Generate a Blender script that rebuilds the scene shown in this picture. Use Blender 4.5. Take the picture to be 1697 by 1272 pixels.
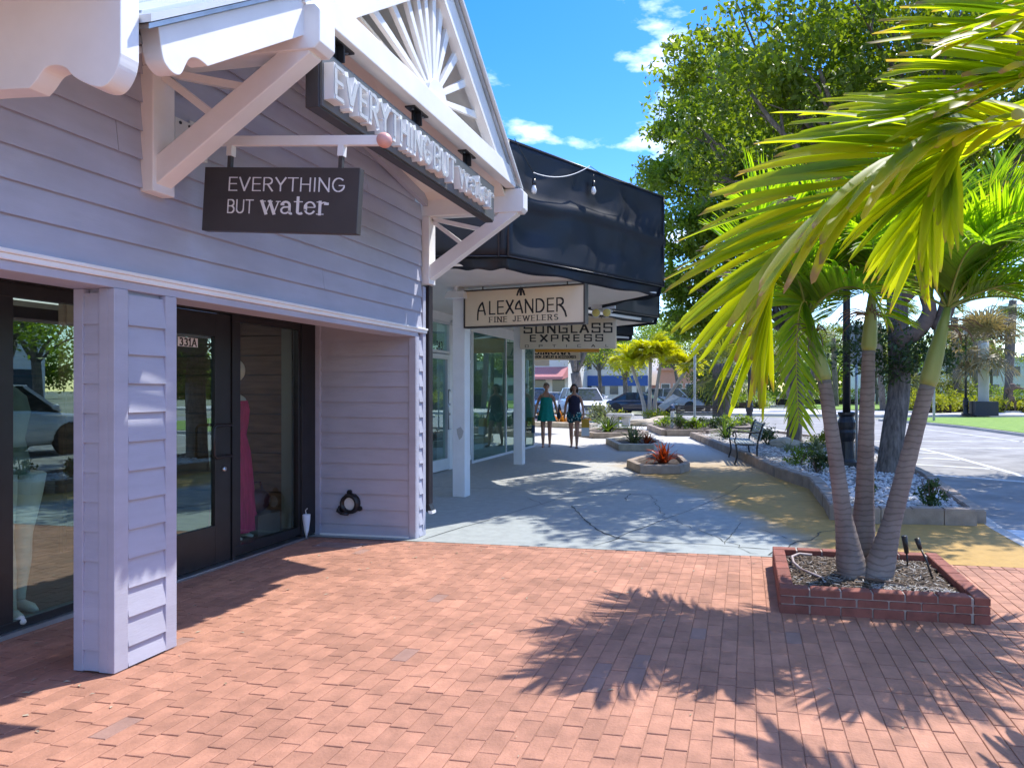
import bpy, math, random
import numpy as np
from mathutils import Vector, Matrix, Quaternion, noise as mnoise
for o in list(bpy.data.objects):
    bpy.data.objects.remove(o, do_unlink=True)
R = math.radians
scene = bpy.context.scene
COL = scene.collection

# ---------------------------------------------------------------- camera
cam_d = bpy.data.cameras.new('camera')
cam = bpy.data.objects.new('camera', cam_d)
COL.objects.link(cam)
cam.location = (0, 0, 1.46)
cam.rotation_euler = (R(90), 0, math.atan(200 / 1100))
cam_d.sensor_fit = 'HORIZONTAL'
cam_d.sensor_width = 36
cam_d.lens = 36 * 1100 / 1697
cam_d.shift_x = -(1035 - 848.5) / 1697
cam_d.shift_y = 10 / 1697
cam_d.clip_start = 0.05
cam_d.clip_end = 2000
scene.camera = cam

# ---------------------------------------------------------------- light
SUN = Vector((1.0, 1.15, 2.63)).normalized()
world = bpy.data.worlds.new('World')
scene.world = world
world.use_nodes = True
nt = world.node_tree
nt.nodes.clear()
def wn(t, **kw):
    n = nt.nodes.new(t)
    for k, v in kw.items():
        setattr(n, k, v)
    return n
w_out = wn('ShaderNodeOutputWorld')
w_bg = wn('ShaderNodeBackground')
w_sky = wn('ShaderNodeTexSky', sky_type='NISHITA', sun_disc=False, sun_elevation=math.asin(SUN.z),
           sun_rotation=math.atan2(SUN.x, SUN.y), air_density=1.0, dust_density=0.3, ozone_density=2.2)
w_hsv = wn('ShaderNodeHueSaturation')
w_hsv.inputs['Saturation'].default_value = 1.44
w_hsv.inputs['Value'].default_value = 0.93
w_hsv.inputs['Hue'].default_value = 0.514
w_geo = wn('ShaderNodeTexCoord')
w_map = wn('ShaderNodeMapping')
w_map.inputs['Scale'].default_value = (1, 1, 2.6)
w_map.inputs['Location'].default_value = (3.1, 1.0, 0.2)
w_noi = wn('ShaderNodeTexNoise')
w_noi.inputs['Scale'].default_value = 4.2
w_noi.inputs['Detail'].default_value = 8
w_noi.inputs['Roughness'].default_value = 0.55
w_rmp = wn('ShaderNodeValToRGB')
w_rmp.color_ramp.elements[0].position = 0.54
w_rmp.color_ramp.elements[1].position = 0.72
w_mix = wn('ShaderNodeMix', data_type='RGBA')
w_mix.inputs['B'].default_value = (8.2, 8.6, 9.4, 1)
L = nt.links.new
L(w_sky.outputs[0], w_hsv.inputs['Color'])
L(w_geo.outputs['Generated'], w_map.inputs[0])
L(w_map.outputs[0], w_noi.inputs['Vector'])
L(w_noi.outputs['Fac'], w_rmp.inputs[0])
L(w_rmp.outputs[0], w_mix.inputs['Factor'])
L(w_hsv.outputs[0], w_mix.inputs['A'])
L(w_mix.outputs['Result'], w_bg.inputs['Color'])
L(w_bg.outputs[0], w_out.inputs[0])
w_bg.inputs['Strength'].default_value = 0.15
sun_d = bpy.data.lights.new('sun', 'SUN')
sun_d.energy = 2.45
sun_d.angle = R(0.55)
sun_d.color = (1.0, 0.95, 0.87)
sun = bpy.data.objects.new('sun', sun_d)
COL.objects.link(sun)
sun.location = SUN * 60
sun.rotation_euler = SUN.to_track_quat('Z', 'Y').to_euler()
vs = scene.view_settings
scene.display_settings.display_device = 'sRGB'
vs.view_transform = 'Standard'
vs.look = 'None'
vs.exposure = 1.40
vs.gamma = 1
vs.use_curve_mapping = False
scene.cycles.use_denoising = True
scene.cycles.max_bounces = 10
scene.cycles.diffuse_bounces = 5
scene.cycles.transparent_max_bounces = 16
scene.cycles.caustics_reflective = False
scene.cycles.caustics_refractive = False
scene.cycles.sample_clamp_indirect = 6

# ---------------------------------------------------------------- helpers
WL = {}
def props(o, label=None, cat=None, group=None, kind=None):
    if label: o['label'] = label
    if cat: o['category'] = cat
    if group: o['group'] = group
    if kind: o['kind'] = kind
    return o
def thing(name, label, cat, loc=(0, 0, 0), rz=0.0, group=None):
    o = bpy.data.objects.new(name, None)
    o.empty_display_size = 0.1
    COL.objects.link(o)
    o.location = loc
    o.rotation_euler = (0, 0, rz)
    WL[o.name] = Vector(loc)
    return props(o, label, cat, group)
def copy_tree(o, parent=None):
    c = o.copy()
    COL.objects.link(c)
    if parent is not None:
        c.parent = parent
    for ch in list(o.children):
        copy_tree(ch, c)
    return c
def link_mesh(name, me, mat, parent=None, local=False, smooth=False):
    o = bpy.data.objects.new(name, me)
    COL.objects.link(o)
    if mat is not None and not me.materials:
        me.materials.append(mat)
    if smooth:
        me.polygons.foreach_set('use_smooth', [True] * len(me.polygons))
    if parent is not None:
        o.parent = parent
    WL[o.name] = Vector((0, 0, 0))
    return o
class MB:
    def __init__(s):
        s.v = []; s.f = []
    def add(s, vs_, fs):
        n = len(s.v)
        s.v += [tuple(p) for p in vs_]
        s.f += [tuple(i + n for i in f) for f in fs]
        return s
    def box(s, x0, x1, y0, y1, z0, z1):
        return s.add([(x0, y0, z0), (x1, y0, z0), (x1, y1, z0), (x0, y1, z0), (x0, y0, z1), (x1, y0, z1), (x1, y1, z1), (x0, y1, z1)],
                     [(0, 3, 2, 1), (4, 5, 6, 7), (0, 1, 5, 4), (1, 2, 6, 5), (2, 3, 7, 6), (3, 0, 4, 7)])
    def cbox(s, x0, x1, y0, y1, z0, z1, c=0.004):
        # box with chamfered top edges
        return s.add([(x0, y0, z0), (x1, y0, z0), (x1, y1, z0), (x0, y1, z0), (x0, y0, z1 - c), (x1, y0, z1 - c), (x1, y1, z1 - c), (x0, y1, z1 - c),
                      (x0 + c, y0 + c, z1), (x1 - c, y0 + c, z1), (x1 - c, y1 - c, z1), (x0 + c, y1 - c, z1)],
                     [(0, 3, 2, 1), (0, 1, 5, 4), (1, 2, 6, 5), (2, 3, 7, 6), (3, 0, 4, 7), (4, 5, 9, 8), (5, 6, 10, 9), (6, 7, 11, 10), (7, 4, 8, 11), (8, 9, 10, 11)])
    def prism(s, poly, vec):
        p = [Vector(q) for q in poly]; v = Vector(vec); n = len(p)
        return s.add([*p, *[q + v for q in p]], [tuple(range(n - 1, -1, -1)), tuple(range(n, 2 * n))] + [(i, (i + 1) % n, n + (i + 1) % n, n + i) for i in range(n)])
    def bar(s, p, q, w, h, up=(0, 0, 1)):
        p = Vector(p); q = Vector(q); d = (q - p).normalized()
        a = d.cross(Vector(up))
        if a.length < 1e-4: a = d.cross(Vector((1, 0, 0)))
        a.normalize(); b = a.cross(d).normalized()
        a *= w / 2; b *= h / 2
        return s.add([p - a - b, p + a - b, p + a + b, p - a + b, q - a - b, q + a - b, q + a + b, q - a + b],
                     [(0, 1, 2, 3), (7, 6, 5, 4), (0, 4, 5, 1), (1, 5, 6, 2), (2, 6, 7, 3), (3, 7, 4, 0)])
    def tube(s, pts, rad, n=8, cap=True):
        pts = [Vector(p) for p in pts]
        if not hasattr(rad, '__len__'): rad = [rad] * len(pts)
        ring = []; prev = None
        for i, p in enumerate(pts):
            d = (pts[min(i + 1, len(pts) - 1)] - pts[max(i - 1, 0)]).normalized()
            a = prev - d * prev.dot(d) if prev is not None else d.cross(Vector((0, 0, 1)) if abs(d.z) < 0.9 else Vector((1, 0, 0)))
            a.normalize(); prev = a; b = d.cross(a)
            ring.append([p + (a * math.cos(2 * math.pi * k / n) + b * math.sin(2 * math.pi * k / n)) * rad[i] for k in range(n)])
        vs_ = [q for r_ in ring for q in r_]
        fs = [(i * n + k, i * n + (k + 1) % n, (i + 1) * n + (k + 1) % n, (i + 1) * n + k) for i in range(len(pts) - 1) for k in range(n)]
        if cap:
            fs += [tuple(range(n - 1, -1, -1)), tuple((len(pts) - 1) * n + k for k in range(n))]
        return s.add(vs_, fs)
    def lathe(s, prof, n=16, c=(0, 0, 0), axis='z'):
        vs_ = []
        for r_, z in prof:
            for k in range(n):
                a = 2 * math.pi * k / n
                x, y = r_ * math.cos(a), r_ * math.sin(a)
                q = (x, y, z) if axis == 'z' else ((x, z, y) if axis == 'y' else (z, x, y))
                vs_.append((q[0] + c[0], q[1] + c[1], q[2] + c[2]))
        m = len(prof)
        fs = [(i * n + k, i * n + (k + 1) % n, (i + 1) * n + (k + 1) % n, (i + 1) * n + k) for i in range(m - 1) for k in range(n)]
        fs += [tuple(range(n - 1, -1, -1)), tuple((m - 1) * n + k for k in range(n))]
        return s.add(vs_, fs)
    def ball(s, c, r_, n=12, m=8, sc=(1, 1, 1)):
        prof = [(max(1e-4, math.sin(math.pi * i / m)), -math.cos(math.pi * i / m)) for i in range(m + 1)]
        t = MB().lathe(prof, n)
        return s.add([(c[0] + x * r_ * sc[0], c[1] + y * r_ * sc[1], c[2] + z * r_ * sc[2]) for x, y, z in t.v], t.f)
    def xform(s, M):
        s.v = [tuple(M @ Vector(p)) for p in s.v]
        return s
    def mesh(s, name, off=(0, 0, 0)):
        me = bpy.data.meshes.new(name)
        me.from_pydata([(p[0] - off[0], p[1] - off[1], p[2] - off[2]) for p in s.v], [], s.f)
        me.update()
        return me
    def build(s, name, mat, parent=None, local=False, smooth=False, bevel=0, fix=True):
        off = (0, 0, 0)
        if parent is not None and not local:
            off = WL.get(parent.name, Vector((0, 0, 0)))
        me = s.mesh(name, off)
        if fix:
            import bmesh
            bm = bmesh.new(); bm.from_mesh(me)
            bmesh.ops.recalc_face_normals(bm, faces=bm.faces)
            bm.to_mesh(me); bm.free()
        o = link_mesh(name, me, mat, parent, local, smooth)
        if parent is not None and not local:
            WL[o.name] = Vector(off)          # children of this part keep world coordinates
        if bevel:
            b = o.modifiers.new('bevel', 'BEVEL')
            b.width = bevel; b.segments = 2; b.limit_method = 'ANGLE'
        return o
def round2d(pts, n=4):
    # smooth curve through a run of 2-D points
    P = [Vector((a, b)) for a, b in pts]; P = [P[0] * 2 - P[1]] + P + [P[-1] * 2 - P[-2]]; out = []
    for k in range(len(P) - 3):
        a, b, c, d = P[k:k + 4]
        for i in range(n):
            t_ = i / n
            q = 0.5 * ((2 * b) + (c - a) * t_ + (2 * a - 5 * b + 4 * c - d) * t_ ** 2 + (3 * b - a - 3 * c + d) * t_ ** 3)
            out.append((q.x, q.y))
    return out + [tuple(P[-2])]
def np_mesh(name, V, F, attr=None):
    # V (n,3), F (m,k) arrays
    me = bpy.data.meshes.new(name)
    n, (m, k) = len(V), F.shape
    me.vertices.add(n); me.vertices.foreach_set('co', np.ascontiguousarray(V, dtype=np.float32).ravel())
    me.loops.add(m * k); me.loops.foreach_set('vertex_index', np.ascontiguousarray(F, dtype=np.int32).ravel())
    me.polygons.add(m); me.polygons.foreach_set('loop_start', np.arange(0, m * k, k, dtype=np.int32))
    me.polygons.foreach_set('loop_total', np.full(m, k, dtype=np.int32))
    if attr is not None:
        a = me.attributes.new('rnd', 'FLOAT', 'FACE')
        a.data.foreach_set('value', np.ascontiguousarray(attr, dtype=np.float32))
    me.update(calc_edges=True)
    return me

# ---------------------------------------------------------------- materials
def mat(name, col, rough=0.6, var=0.0, vscale=6.0, bump=0.0, bscale=40.0, metal=0.0, spec=0.5, col2=None, detail=4, coat=0.0, objrnd=0.0, stretch=None, rvar=0.0, pos=False, stain=0.0):
    m = bpy.data.materials.new(name)
    m.use_nodes = True
    t = m.node_tree; b = t.nodes['Principled BSDF']
    b.inputs['Base Color'].default_value = (*col, 1)
    b.inputs['Roughness'].default_value = rough
    b.inputs['Metallic'].default_value = metal
    b.inputs['Specular IOR Level'].default_value = spec
    b.inputs['Coat Weight'].default_value = coat
    tc = t.nodes.new('ShaderNodeTexCoord')
    src = tc.outputs['Object']
    if pos:
        src = t.nodes.new('ShaderNodeNewGeometry').outputs['Position']
    src0 = src
    if stretch:
        mp = t.nodes.new('ShaderNodeMapping'); mp.inputs['Scale'].default_value = stretch
        t.links.new(src, mp.inputs[0]); src = mp.outputs[0]
    cur = None
    if var or col2:
        n = t.nodes.new('ShaderNodeTexNoise')
        n.inputs['Scale'].default_value = vscale; n.inputs['Detail'].default_value = detail; n.inputs['Roughness'].default_value = 0.6
        t.links.new(src, n.inputs['Vector'])
        r_ = t.nodes.new('ShaderNodeValToRGB')
        c2 = col2 if col2 else tuple(min(1, c * (1 + var)) for c in col)
        c1 = col if col2 else tuple(c * (1 - var) for c in col)
        r_.color_ramp.elements[0].position = 0.32; r_.color_ramp.elements[1].position = 0.68
        r_.color_ramp.elements[0].color = (*c1, 1); r_.color_ramp.elements[1].color = (*c2, 1)
        t.links.new(n.outputs['Fac'], r_.inputs[0])
        cur = r_.outputs[0]
        if rvar:
            mr = t.nodes.new('ShaderNodeMapRange')
            mr.inputs['To Min'].default_value = max(0.02, rough - rvar); mr.inputs['To Max'].default_value = min(1, rough + rvar)
            t.links.new(n.outputs['Fac'], mr.inputs[0]); t.links.new(mr.outputs[0], b.inputs['Roughness'])
    if objrnd:
        oi = t.nodes.new('ShaderNodeObjectInfo')
        h = t.nodes.new('ShaderNodeHueSaturation')
        mr = t.nodes.new('ShaderNodeMapRange')
        mr.inputs['To Min'].default_value = 1 - objrnd; mr.inputs['To Max'].default_value = 1 + objrnd
        t.links.new(oi.outputs['Random'], mr.inputs[0]); t.links.new(mr.outputs[0], h.inputs['Value'])
        if cur is None: h.inputs['Color'].default_value = (*col, 1)
        else: t.links.new(cur, h.inputs['Color'])
        cur = h.outputs[0]
    if stain:      # broad patches of dirt and wear
        n3 = t.nodes.new('ShaderNodeTexNoise'); n3.inputs['Scale'].default_value = 1.7; n3.inputs['Detail'].default_value = 7; n3.inputs['Roughness'].default_value = .65
        t.links.new(src0, n3.inputs['Vector'])
        m3 = t.nodes.new('ShaderNodeMapRange'); m3.inputs['From Min'].default_value = .35; m3.inputs['From Max'].default_value = .65
        m3.inputs['To Min'].default_value = 1 - stain; m3.inputs['To Max'].default_value = 1 + stain * .4
        t.links.new(n3.outputs['Fac'], m3.inputs[0])
        x3 = t.nodes.new('ShaderNodeMix'); x3.data_type = 'RGBA'; x3.blend_type = 'MULTIPLY'; x3.inputs['Factor'].default_value = 1
        if cur is None: x3.inputs['A'].default_value = (*col, 1)
        else: t.links.new(cur, x3.inputs['A'])
        t.links.new(m3.outputs[0], x3.inputs['B']); cur = x3.outputs['Result']
    if cur is not None:
        t.links.new(cur, b.inputs['Base Color'])
    if bump:
        n2 = t.nodes.new('ShaderNodeTexNoise')
        n2.inputs['Scale'].default_value = bscale; n2.inputs['Detail'].default_value = 6
        t.links.new(src, n2.inputs['Vector'])
        bp = t.nodes.new('ShaderNodeBump')
        bp.inputs['Strength'].default_value = bump; bp.inputs['Distance'].default_value = 0.01
        t.links.new(n2.outputs['Fac'], bp.inputs['Height'])
        t.links.new(bp.outputs[0], b.inputs['Normal'])
    return m
def leaf_mat(name, c1, c2, trans=0.5, tcol=None, rough=0.45, vscale=1.2, rnd=True):
    # two-sided leaf: reflects and lets light through; colour varies per leaf and per clump
    m = bpy.data.materials.new(name); m.use_nodes = True
    t = m.node_tree; t.nodes.clear()
    out = t.nodes.new('ShaderNodeOutputMaterial')
    pr = t.nodes.new('ShaderNodeBsdfPrincipled'); pr.inputs['Roughness'].default_value = rough
    tr = t.nodes.new('ShaderNodeBsdfTranslucent')
    mx = t.nodes.new('ShaderNodeMixShader'); mx.inputs[0].default_value = trans
    tc = t.nodes.new('ShaderNodeTexCoord')
    n = t.nodes.new('ShaderNodeTexNoise'); n.inputs['Scale'].default_value = vscale; n.inputs['Detail'].default_value = 3
    t.links.new(tc.outputs['Object'], n.inputs['Vector'])
    at = t.nodes.new('ShaderNodeAttribute'); at.attribute_name = 'rnd'
    ad = t.nodes.new('ShaderNodeMath'); ad.operation = 'ADD'
    ml = t.nodes.new('ShaderNodeMath'); ml.operation = 'MULTIPLY'; ml.inputs[1].default_value = 0.55 if rnd else 0.0
    t.links.new(at.outputs['Fac'], ml.inputs[0])
    t.links.new(n.outputs['Fac'], ad.inputs[0]); t.links.new(ml.outputs[0], ad.inputs[1])
    rp = t.nodes.new('ShaderNodeValToRGB')
    rp.color_ramp.elements[0].position = 0.35 if rnd else 0.3; rp.color_ramp.elements[1].position = 1.0 if rnd else 0.7
    rp.color_ramp.elements[0].color = (*c1, 1); rp.color_ramp.elements[1].color = (*c2, 1)
    t.links.new(ad.outputs[0], rp.inputs[0])
    t.links.new(rp.outputs[0], pr.inputs['Base Color'])
    h = t.nodes.new('ShaderNodeMix'); h.data_type = 'RGBA'; h.blend_type = 'MULTIPLY'; h.inputs['Factor'].default_value = 1
    h.inputs['B'].default_value = (*(tcol or (2.6, 2.0, 0.35)), 1)
    t.links.new(rp.outputs[0], h.inputs['A'])
    t.links.new(h.outputs['Result'], tr.inputs['Color'])
    t.links.new(pr.outputs[0], mx.inputs[1]); t.links.new(tr.outputs[0], mx.inputs[2])
    t.links.new(mx.outputs[0], out.inputs[0])
    return m
def glass_mat(name, tint=(0.75, 0.9, 0.85), refl=0.22, rough=0.0):
    m = bpy.data.materials.new(name); m.use_nodes = True
    t = m.node_tree; t.nodes.clear()
    out = t.nodes.new('ShaderNodeOutputMaterial')
    tr = t.nodes.new('ShaderNodeBsdfTransparent'); tr.inputs[0].default_value = (*tint, 1)
    gl = t.nodes.new('ShaderNodeBsdfGlossy'); gl.inputs['Roughness'].default_value = rough
    gl.inputs['Color'].default_value = (0.74, 0.98, 0.92, 1)
    fr = t.nodes.new('ShaderNodeFresnel'); fr.inputs[0].default_value = 1.5
    mr = t.nodes.new('ShaderNodeMapRange'); mr.inputs['From Min'].default_value = 0.04
    mr.inputs['To Min'].default_value = refl
    t.links.new(fr.outputs[0], mr.inputs[0])
    mx = t.nodes.new('ShaderNodeMixShader')
    ge = t.nodes.new('ShaderNodeNewGeometry'); sb = t.nodes.new('ShaderNodeMath'); sb.operation = 'SUBTRACT'; sb.inputs[0].default_value = 1
    ml = t.nodes.new('ShaderNodeMath'); ml.operation = 'MULTIPLY'      # only the outer face of a pane mirrors
    t.links.new(ge.outputs['Backfacing'], sb.inputs[1]); t.links.new(sb.outputs[0], ml.inputs[0]); t.links.new(mr.outputs[0], ml.inputs[1])
    t.links.new(ml.outputs[0], mx.inputs[0]); t.links.new(tr.outputs[0], mx.inputs[1]); t.links.new(gl.outputs[0], mx.inputs[2])
    t.links.new(mx.outputs[0], out.inputs[0])
    return m

M = {}
M['siding'] = mat('lilac_grey_paint', (0.45, 0.46, 0.55), 0.55, stain=.07, var=0.05, vscale=2.2, bump=0.12, bscale=30, stretch=(1, 1, 5))
M['white'] = mat('white_paint', (0.88, 0.87, 0.85), 0.45, stain=.05, var=0.04, vscale=3, bump=0.05, bscale=25)
M['soffit'] = mat('cream_soffit_paint', (0.86, 0.80, 0.72), 0.6, var=0.04, vscale=2)
M['black_metal'] = mat('black_metal', (0.016, 0.016, 0.018), 0.38, var=0.2, vscale=9, bump=0.03)
M['sign_dark'] = mat('charcoal_sign_paint', (0.055, 0.05, 0.052), 0.5, var=0.08, vscale=4)
M['sign_grey'] = mat('grey_sign_panel', (0.13, 0.135, 0.14), 0.35, var=0.06, vscale=3)
M['letter_white'] = mat('white_acrylic', (0.82, 0.82, 0.82), 0.3, var=0.02)
M['letter_face'] = mat('channel_letter_face', (0.52, 0.54, 0.55), 0.25, var=0.02)
M['steel'] = mat('brushed_steel', (0.55, 0.56, 0.58), 0.3, metal=0.9, var=0.1, vscale=12)
M['galv'] = mat('galvanised_sheet', (0.45, 0.47, 0.48), 0.35, metal=0.7, var=0.2, vscale=5)
M['alum'] = mat('white_aluminium', (0.72, 0.73, 0.72), 0.4, var=0.03)
M['glass'] = glass_mat('shop_window_glass', (0.84, 0.95, 0.90), 0.24)
M['glass_low'] = glass_mat('display_window_glass', (0.88, 0.9, 0.86), 0.07)
M['glass2'] = glass_mat('clear_storefront_glass', (0.72, 0.86, 0.82), 0.22)
M['car_glass'] = mat('car_window_glass', (0.03, 0.04, 0.045), 0.06, spec=0.8)
M['dark_in'] = mat('dim_interior', (0.12, 0.10, 0.085), 0.8, var=0.3, vscale=2)
M['wood_in'] = mat('brown_slat_wall', (0.17, 0.10, 0.062), 0.6, var=0.35, vscale=3, stretch=(1, 1, 9))
M['rubber'] = mat('black_rubber', (0.02, 0.02, 0.02), 0.75)
M['asphalt'] = mat('asphalt', (0.31, 0.30, 0.285), 0.9, var=0.2, vscale=1.1, bump=0.25, bscale=160, stain=.22)
M['roadpaint'] = mat('road_paint', (0.62, 0.62, 0.60), 0.75, var=0.2, vscale=9, stain=.2)
M['conc'] = mat('pale_concrete', (0.52, 0.50, 0.46), 0.85, var=0.12, vscale=1.5, bump=0.2, bscale=70)
M['kerb'] = mat('kerb_concrete', (0.34, 0.275, 0.22), 0.9, var=0.22, vscale=5, bump=0.4, bscale=60)
M['kerb_lt'] = mat('pale_kerb_concrete', (0.50, 0.44, 0.34), 0.9, var=0.18, vscale=5, bump=0.4, bscale=60)
M['bark'] = mat('grey_bark', (0.17, 0.14, 0.115), 0.95, var=0.5, vscale=9, bump=1.6, bscale=18, stretch=(2.5, 2.5, 0.5), stain=.3)
M['bark_br'] = mat('brown_branch_bark', (0.17, 0.115, 0.085), 0.95, var=0.3, vscale=6, bump=0.7, bscale=18)
M['lawn'] = mat('lawn_grass', (0.13, 0.24, 0.03), 0.9, col2=(0.22, 0.34, 0.05), vscale=3, bump=0.6, bscale=120)
M['skin'] = mat('tanned_skin', (0.50, 0.25, 0.16), 0.5, var=0.08, vscale=8)
M['shell'] = mat('white_shell_chips', (0.66, 0.64, 0.60), 0.8, var=0.15, vscale=3, objrnd=0.1)
M['soil'] = mat('dark_soil', (0.05, 0.035, 0.025), 0.95, var=0.5, vscale=20, bump=1.0, bscale=60)
# ---------------------------------------------------------------- lettering: strokes in a unit-high box
def _arc(cx, cy, rx, ry, a0, a1, n=9):
    return [(cx + rx * math.cos(R(a0 + (a1 - a0) * i / n)), cy + ry * math.sin(R(a0 + (a1 - a0) * i / n))) for i in range(n + 1)]
GL = {
 'A': (.72, [[(.02, 0), (.36, 1), (.70, 0)], [(.14, .34), (.58, .34)]]),
 'B': (.62, [[(.06, 0), (.06, 1)], [(.06, 1)] + _arc(.34, .76, .22, .24, 90, -90) + [(.06, .52)], [(.06, .52)] + _arc(.34, .26, .25, .26, 90, -90) + [(.06, 0)]]),
 'C': (.74, [_arc(.40, .5, .36, .5, 45, 315, 14)]),
 'D': (.74, [[(.06, 0), (.06, 1)], [(.06, 1), (.28, 1)] + _arc(.28, .5, .40, .5, 90, -90, 12) + [(.06, 0)]]),
 'E': (.58, [[(.06, 0), (.06, 1)], [(.06, 1), (.54, 1)], [(.06, .52), (.50, .52)], [(.06, 0), (.55, 0)]]),
 'F': (.56, [[(.06, 0), (.06, 1)], [(.06, 1), (.54, 1)], [(.06, .52), (.48, .52)]]),
 'G': (.78, [_arc(.40, .5, .36, .5, 45, 340, 14) + [(.74, .45), (.44, .45)]]),
 'H': (.70, [[(.06, 0), (.06, 1)], [(.64, 0), (.64, 1)], [(.06, .52), (.64, .52)]]),
 'I': (.18, [[(.09, 0), (.09, 1)]]),
 'J': (.46, [[(.38, 1), (.38, .25)] + _arc(.20, .24, .18, .24, 0, -180)]),
 'K': (.66, [[(.06, 0), (.06, 1)], [(.62, 1), (.06, .42)], [(.25, .60), (.64, 0)]]),
 'L': (.52, [[(.06, 1), (.06, 0)], [(.06, 0), (.50, 0)]]),
 'M': (.84, [[(.06, 0), (.06, 1)], [(.06, 1), (.42, .05), (.78, 1)], [(.78, 1), (.78, 0)]]),
 'N': (.72, [[(.06, 0), (.06, 1)], [(.06, 1), (.66, 0)], [(.66, 0), (.66, 1)]]),
 'O': (.80, [_arc(.40, .5, .36, .5, 0, 360, 20)]),
 'P': (.60, [[(.06, 0), (.06, 1)], [(.06, 1)] + _arc(.32, .74, .24, .26, 90, -90) + [(.06, .48)]]),
 'R': (.66, [[(.06, 0), (.06, 1)], [(.06, 1)] + _arc(.33, .75, .24, .25, 90, -90) + [(.06, .50)], [(.30, .50), (.60, 0)]]),
 'S': (.62, [_arc(.31, .75, .24, .25, 35, 270, 9) + _arc(.31, .25, .26, .25, 90, -145, 9)]),
 'T': (.62, [[(.31, 0), (.31, 1)], [(.01, 1), (.61, 1)]]),
 'U': (.70, [[(.06, 1), (.06, .3)] + _arc(.35, .29, .29, .29, 180, 360) + [(.64, 1)]]),
 'V': (.68, [[(.02, 1), (.34, 0), (.66, 1)]]),
 'W': (1.0, [[(.02, 1), (.26, 0), (.50, .95), (.74, 0), (.98, 1)]]),
 'X': (.66, [[(.03, 1), (.63, 0)], [(.03, 0), (.63, 1)]]),
 'Y': (.66, [[(.02, 1), (.33, .46), (.64, 1)], [(.33, .46), (.33, 0)]]),
 '&': (.74, [[(.70, 0), (.20, .66)] + _arc(.34, .80, .16, .19, 200, -40, 9) + [(.14, .36)] + _arc(.30, .22, .22, .22, 150, 330, 9) + [(.68, .42)]]),
 '1': (.40, [[(.06, .80), (.24, 1), (.24, 0)], [(.04, 0), (.42, 0)]]),
 '3': (.58, [_arc(.28, .76, .22, .24, 150, -80, 9) + _arc(.28, .26, .26, .26, 85, -150, 9)]),
 '4': (.60, [[(.42, 0), (.42, 1), (.02, .30), (.58, .30)]]),
 ' ': (.34, []),
}
GL_SQ = dict(GL)     # squared wide lettering
GL_SQ['S'] = (.74, [[(.70, .80), (.70, 1), (.05, 1), (.05, .53), (.70, .53), (.70, 0), (.05, 0), (.05, .2)]])
GL_SQ['U'] = (.76, [[(.06, 1), (.06, 0), (.70, 0), (.70, 1)]])
GL_SQ['G'] = (.78, [[(.72, .80), (.72, 1), (.06, 1), (.06, 0), (.72, 0), (.72, .48), (.40, .48)]])
GL_SQ['R'] = (.76, [[(.06, 0), (.06, 1), (.70, 1), (.70, .48), (.06, .48)], [(.40, .48), (.70, 0)]])
GL_SQ['P'] = (.74, [[(.06, 0), (.06, 1), (.70, 1), (.70, .46), (.06, .46)]])
GL_SQ['E'] = (.70, GL['E'][1])
GL_SQ['O'] = (.76, [[(.06, 0), (.06, 1), (.70, 1), (.70, 0), (.06, 0)]])
GL_SQ['C'] = (.74, [[(.70, 1), (.06, 1), (.06, 0), (.70, 0)]])
GL_DECO = dict(GL)   # tall deco capitals with low or high crossbars
GL_DECO['A'] = (.62, [_arc(.62, .28, .60, .72, 180, 118, 8) + [(.34, .94), (.60, 0)], [(.06, .32), (.50, .32)]])
GL_DECO['<'] = (.86, [[(.04, -.42), (.05, -.05)] + _arc(.70, -.02, .64, 1.02, 172, 118, 7) + [(.46, .95), (.70, 0)], [(.14, .30), (.62, .30)]])
GL_DECO['>'] = (.86, [[(.06, 0), (.06, 1)], [(.06, 1)] + _arc(.30, .74, .26, .26, 90, -90) + [(.06, .48)], [(.26, .48), (.50, .28), (.70, -.05), (.80, -.42)]])
GL_DECO['X'] = (.62, [[(.02, 0), (.30, .42), (.60, 1)], [(.06, 1), (.30, .5), (.62, 0)]])
GL_DECO['^'] = (.60, [[(.02, 0), (.10, .5), (.24, .9), (.30, 1)], [(.30, 1), (.36, .9), (.50, .5), (.58, 0)], [(.27, 0), (.27, .9)], [(.33, 0), (.33, .9)], [(.10, .38), (.27, .38)], [(.33, .38), (.50, .38)]])
def ribbons(polys, wd, closed_square=True):
    # quads of a stroke of width wd along each polyline; wd may be (vertical, horizontal) weights
    out = []
    for pl in polys:
        for i in range(len(pl) - 1):
            (x0, y0), (x1, y1) = pl[i], pl[i + 1]
            dx, dy = x1 - x0, y1 - y0
            l = math.hypot(dx, dy)
            if l < 1e-6: continue
            ux, uy = dx / l, dy / l
            w = wd if not isinstance(wd, tuple) else wd[0] * abs(uy) + wd[1] * abs(ux)
            e = w * 0.42 if len(pl) > 2 and l > w else w * 0.5
            e0 = e1 = e
            if len(pl) > 6 and l < 0.2: e0 = e1 = w * 0.12
            nx, ny = -uy * w / 2, ux * w / 2
            ax, ay, bx, by = x0 - ux * e0, y0 - uy * e0, x1 + ux * e1, y1 + uy * e1
            out.append([(ax - nx, ay - ny), (bx - nx, by - ny), (bx + nx, by + ny), (ax + nx, ay + ny)])
    return out
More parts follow.
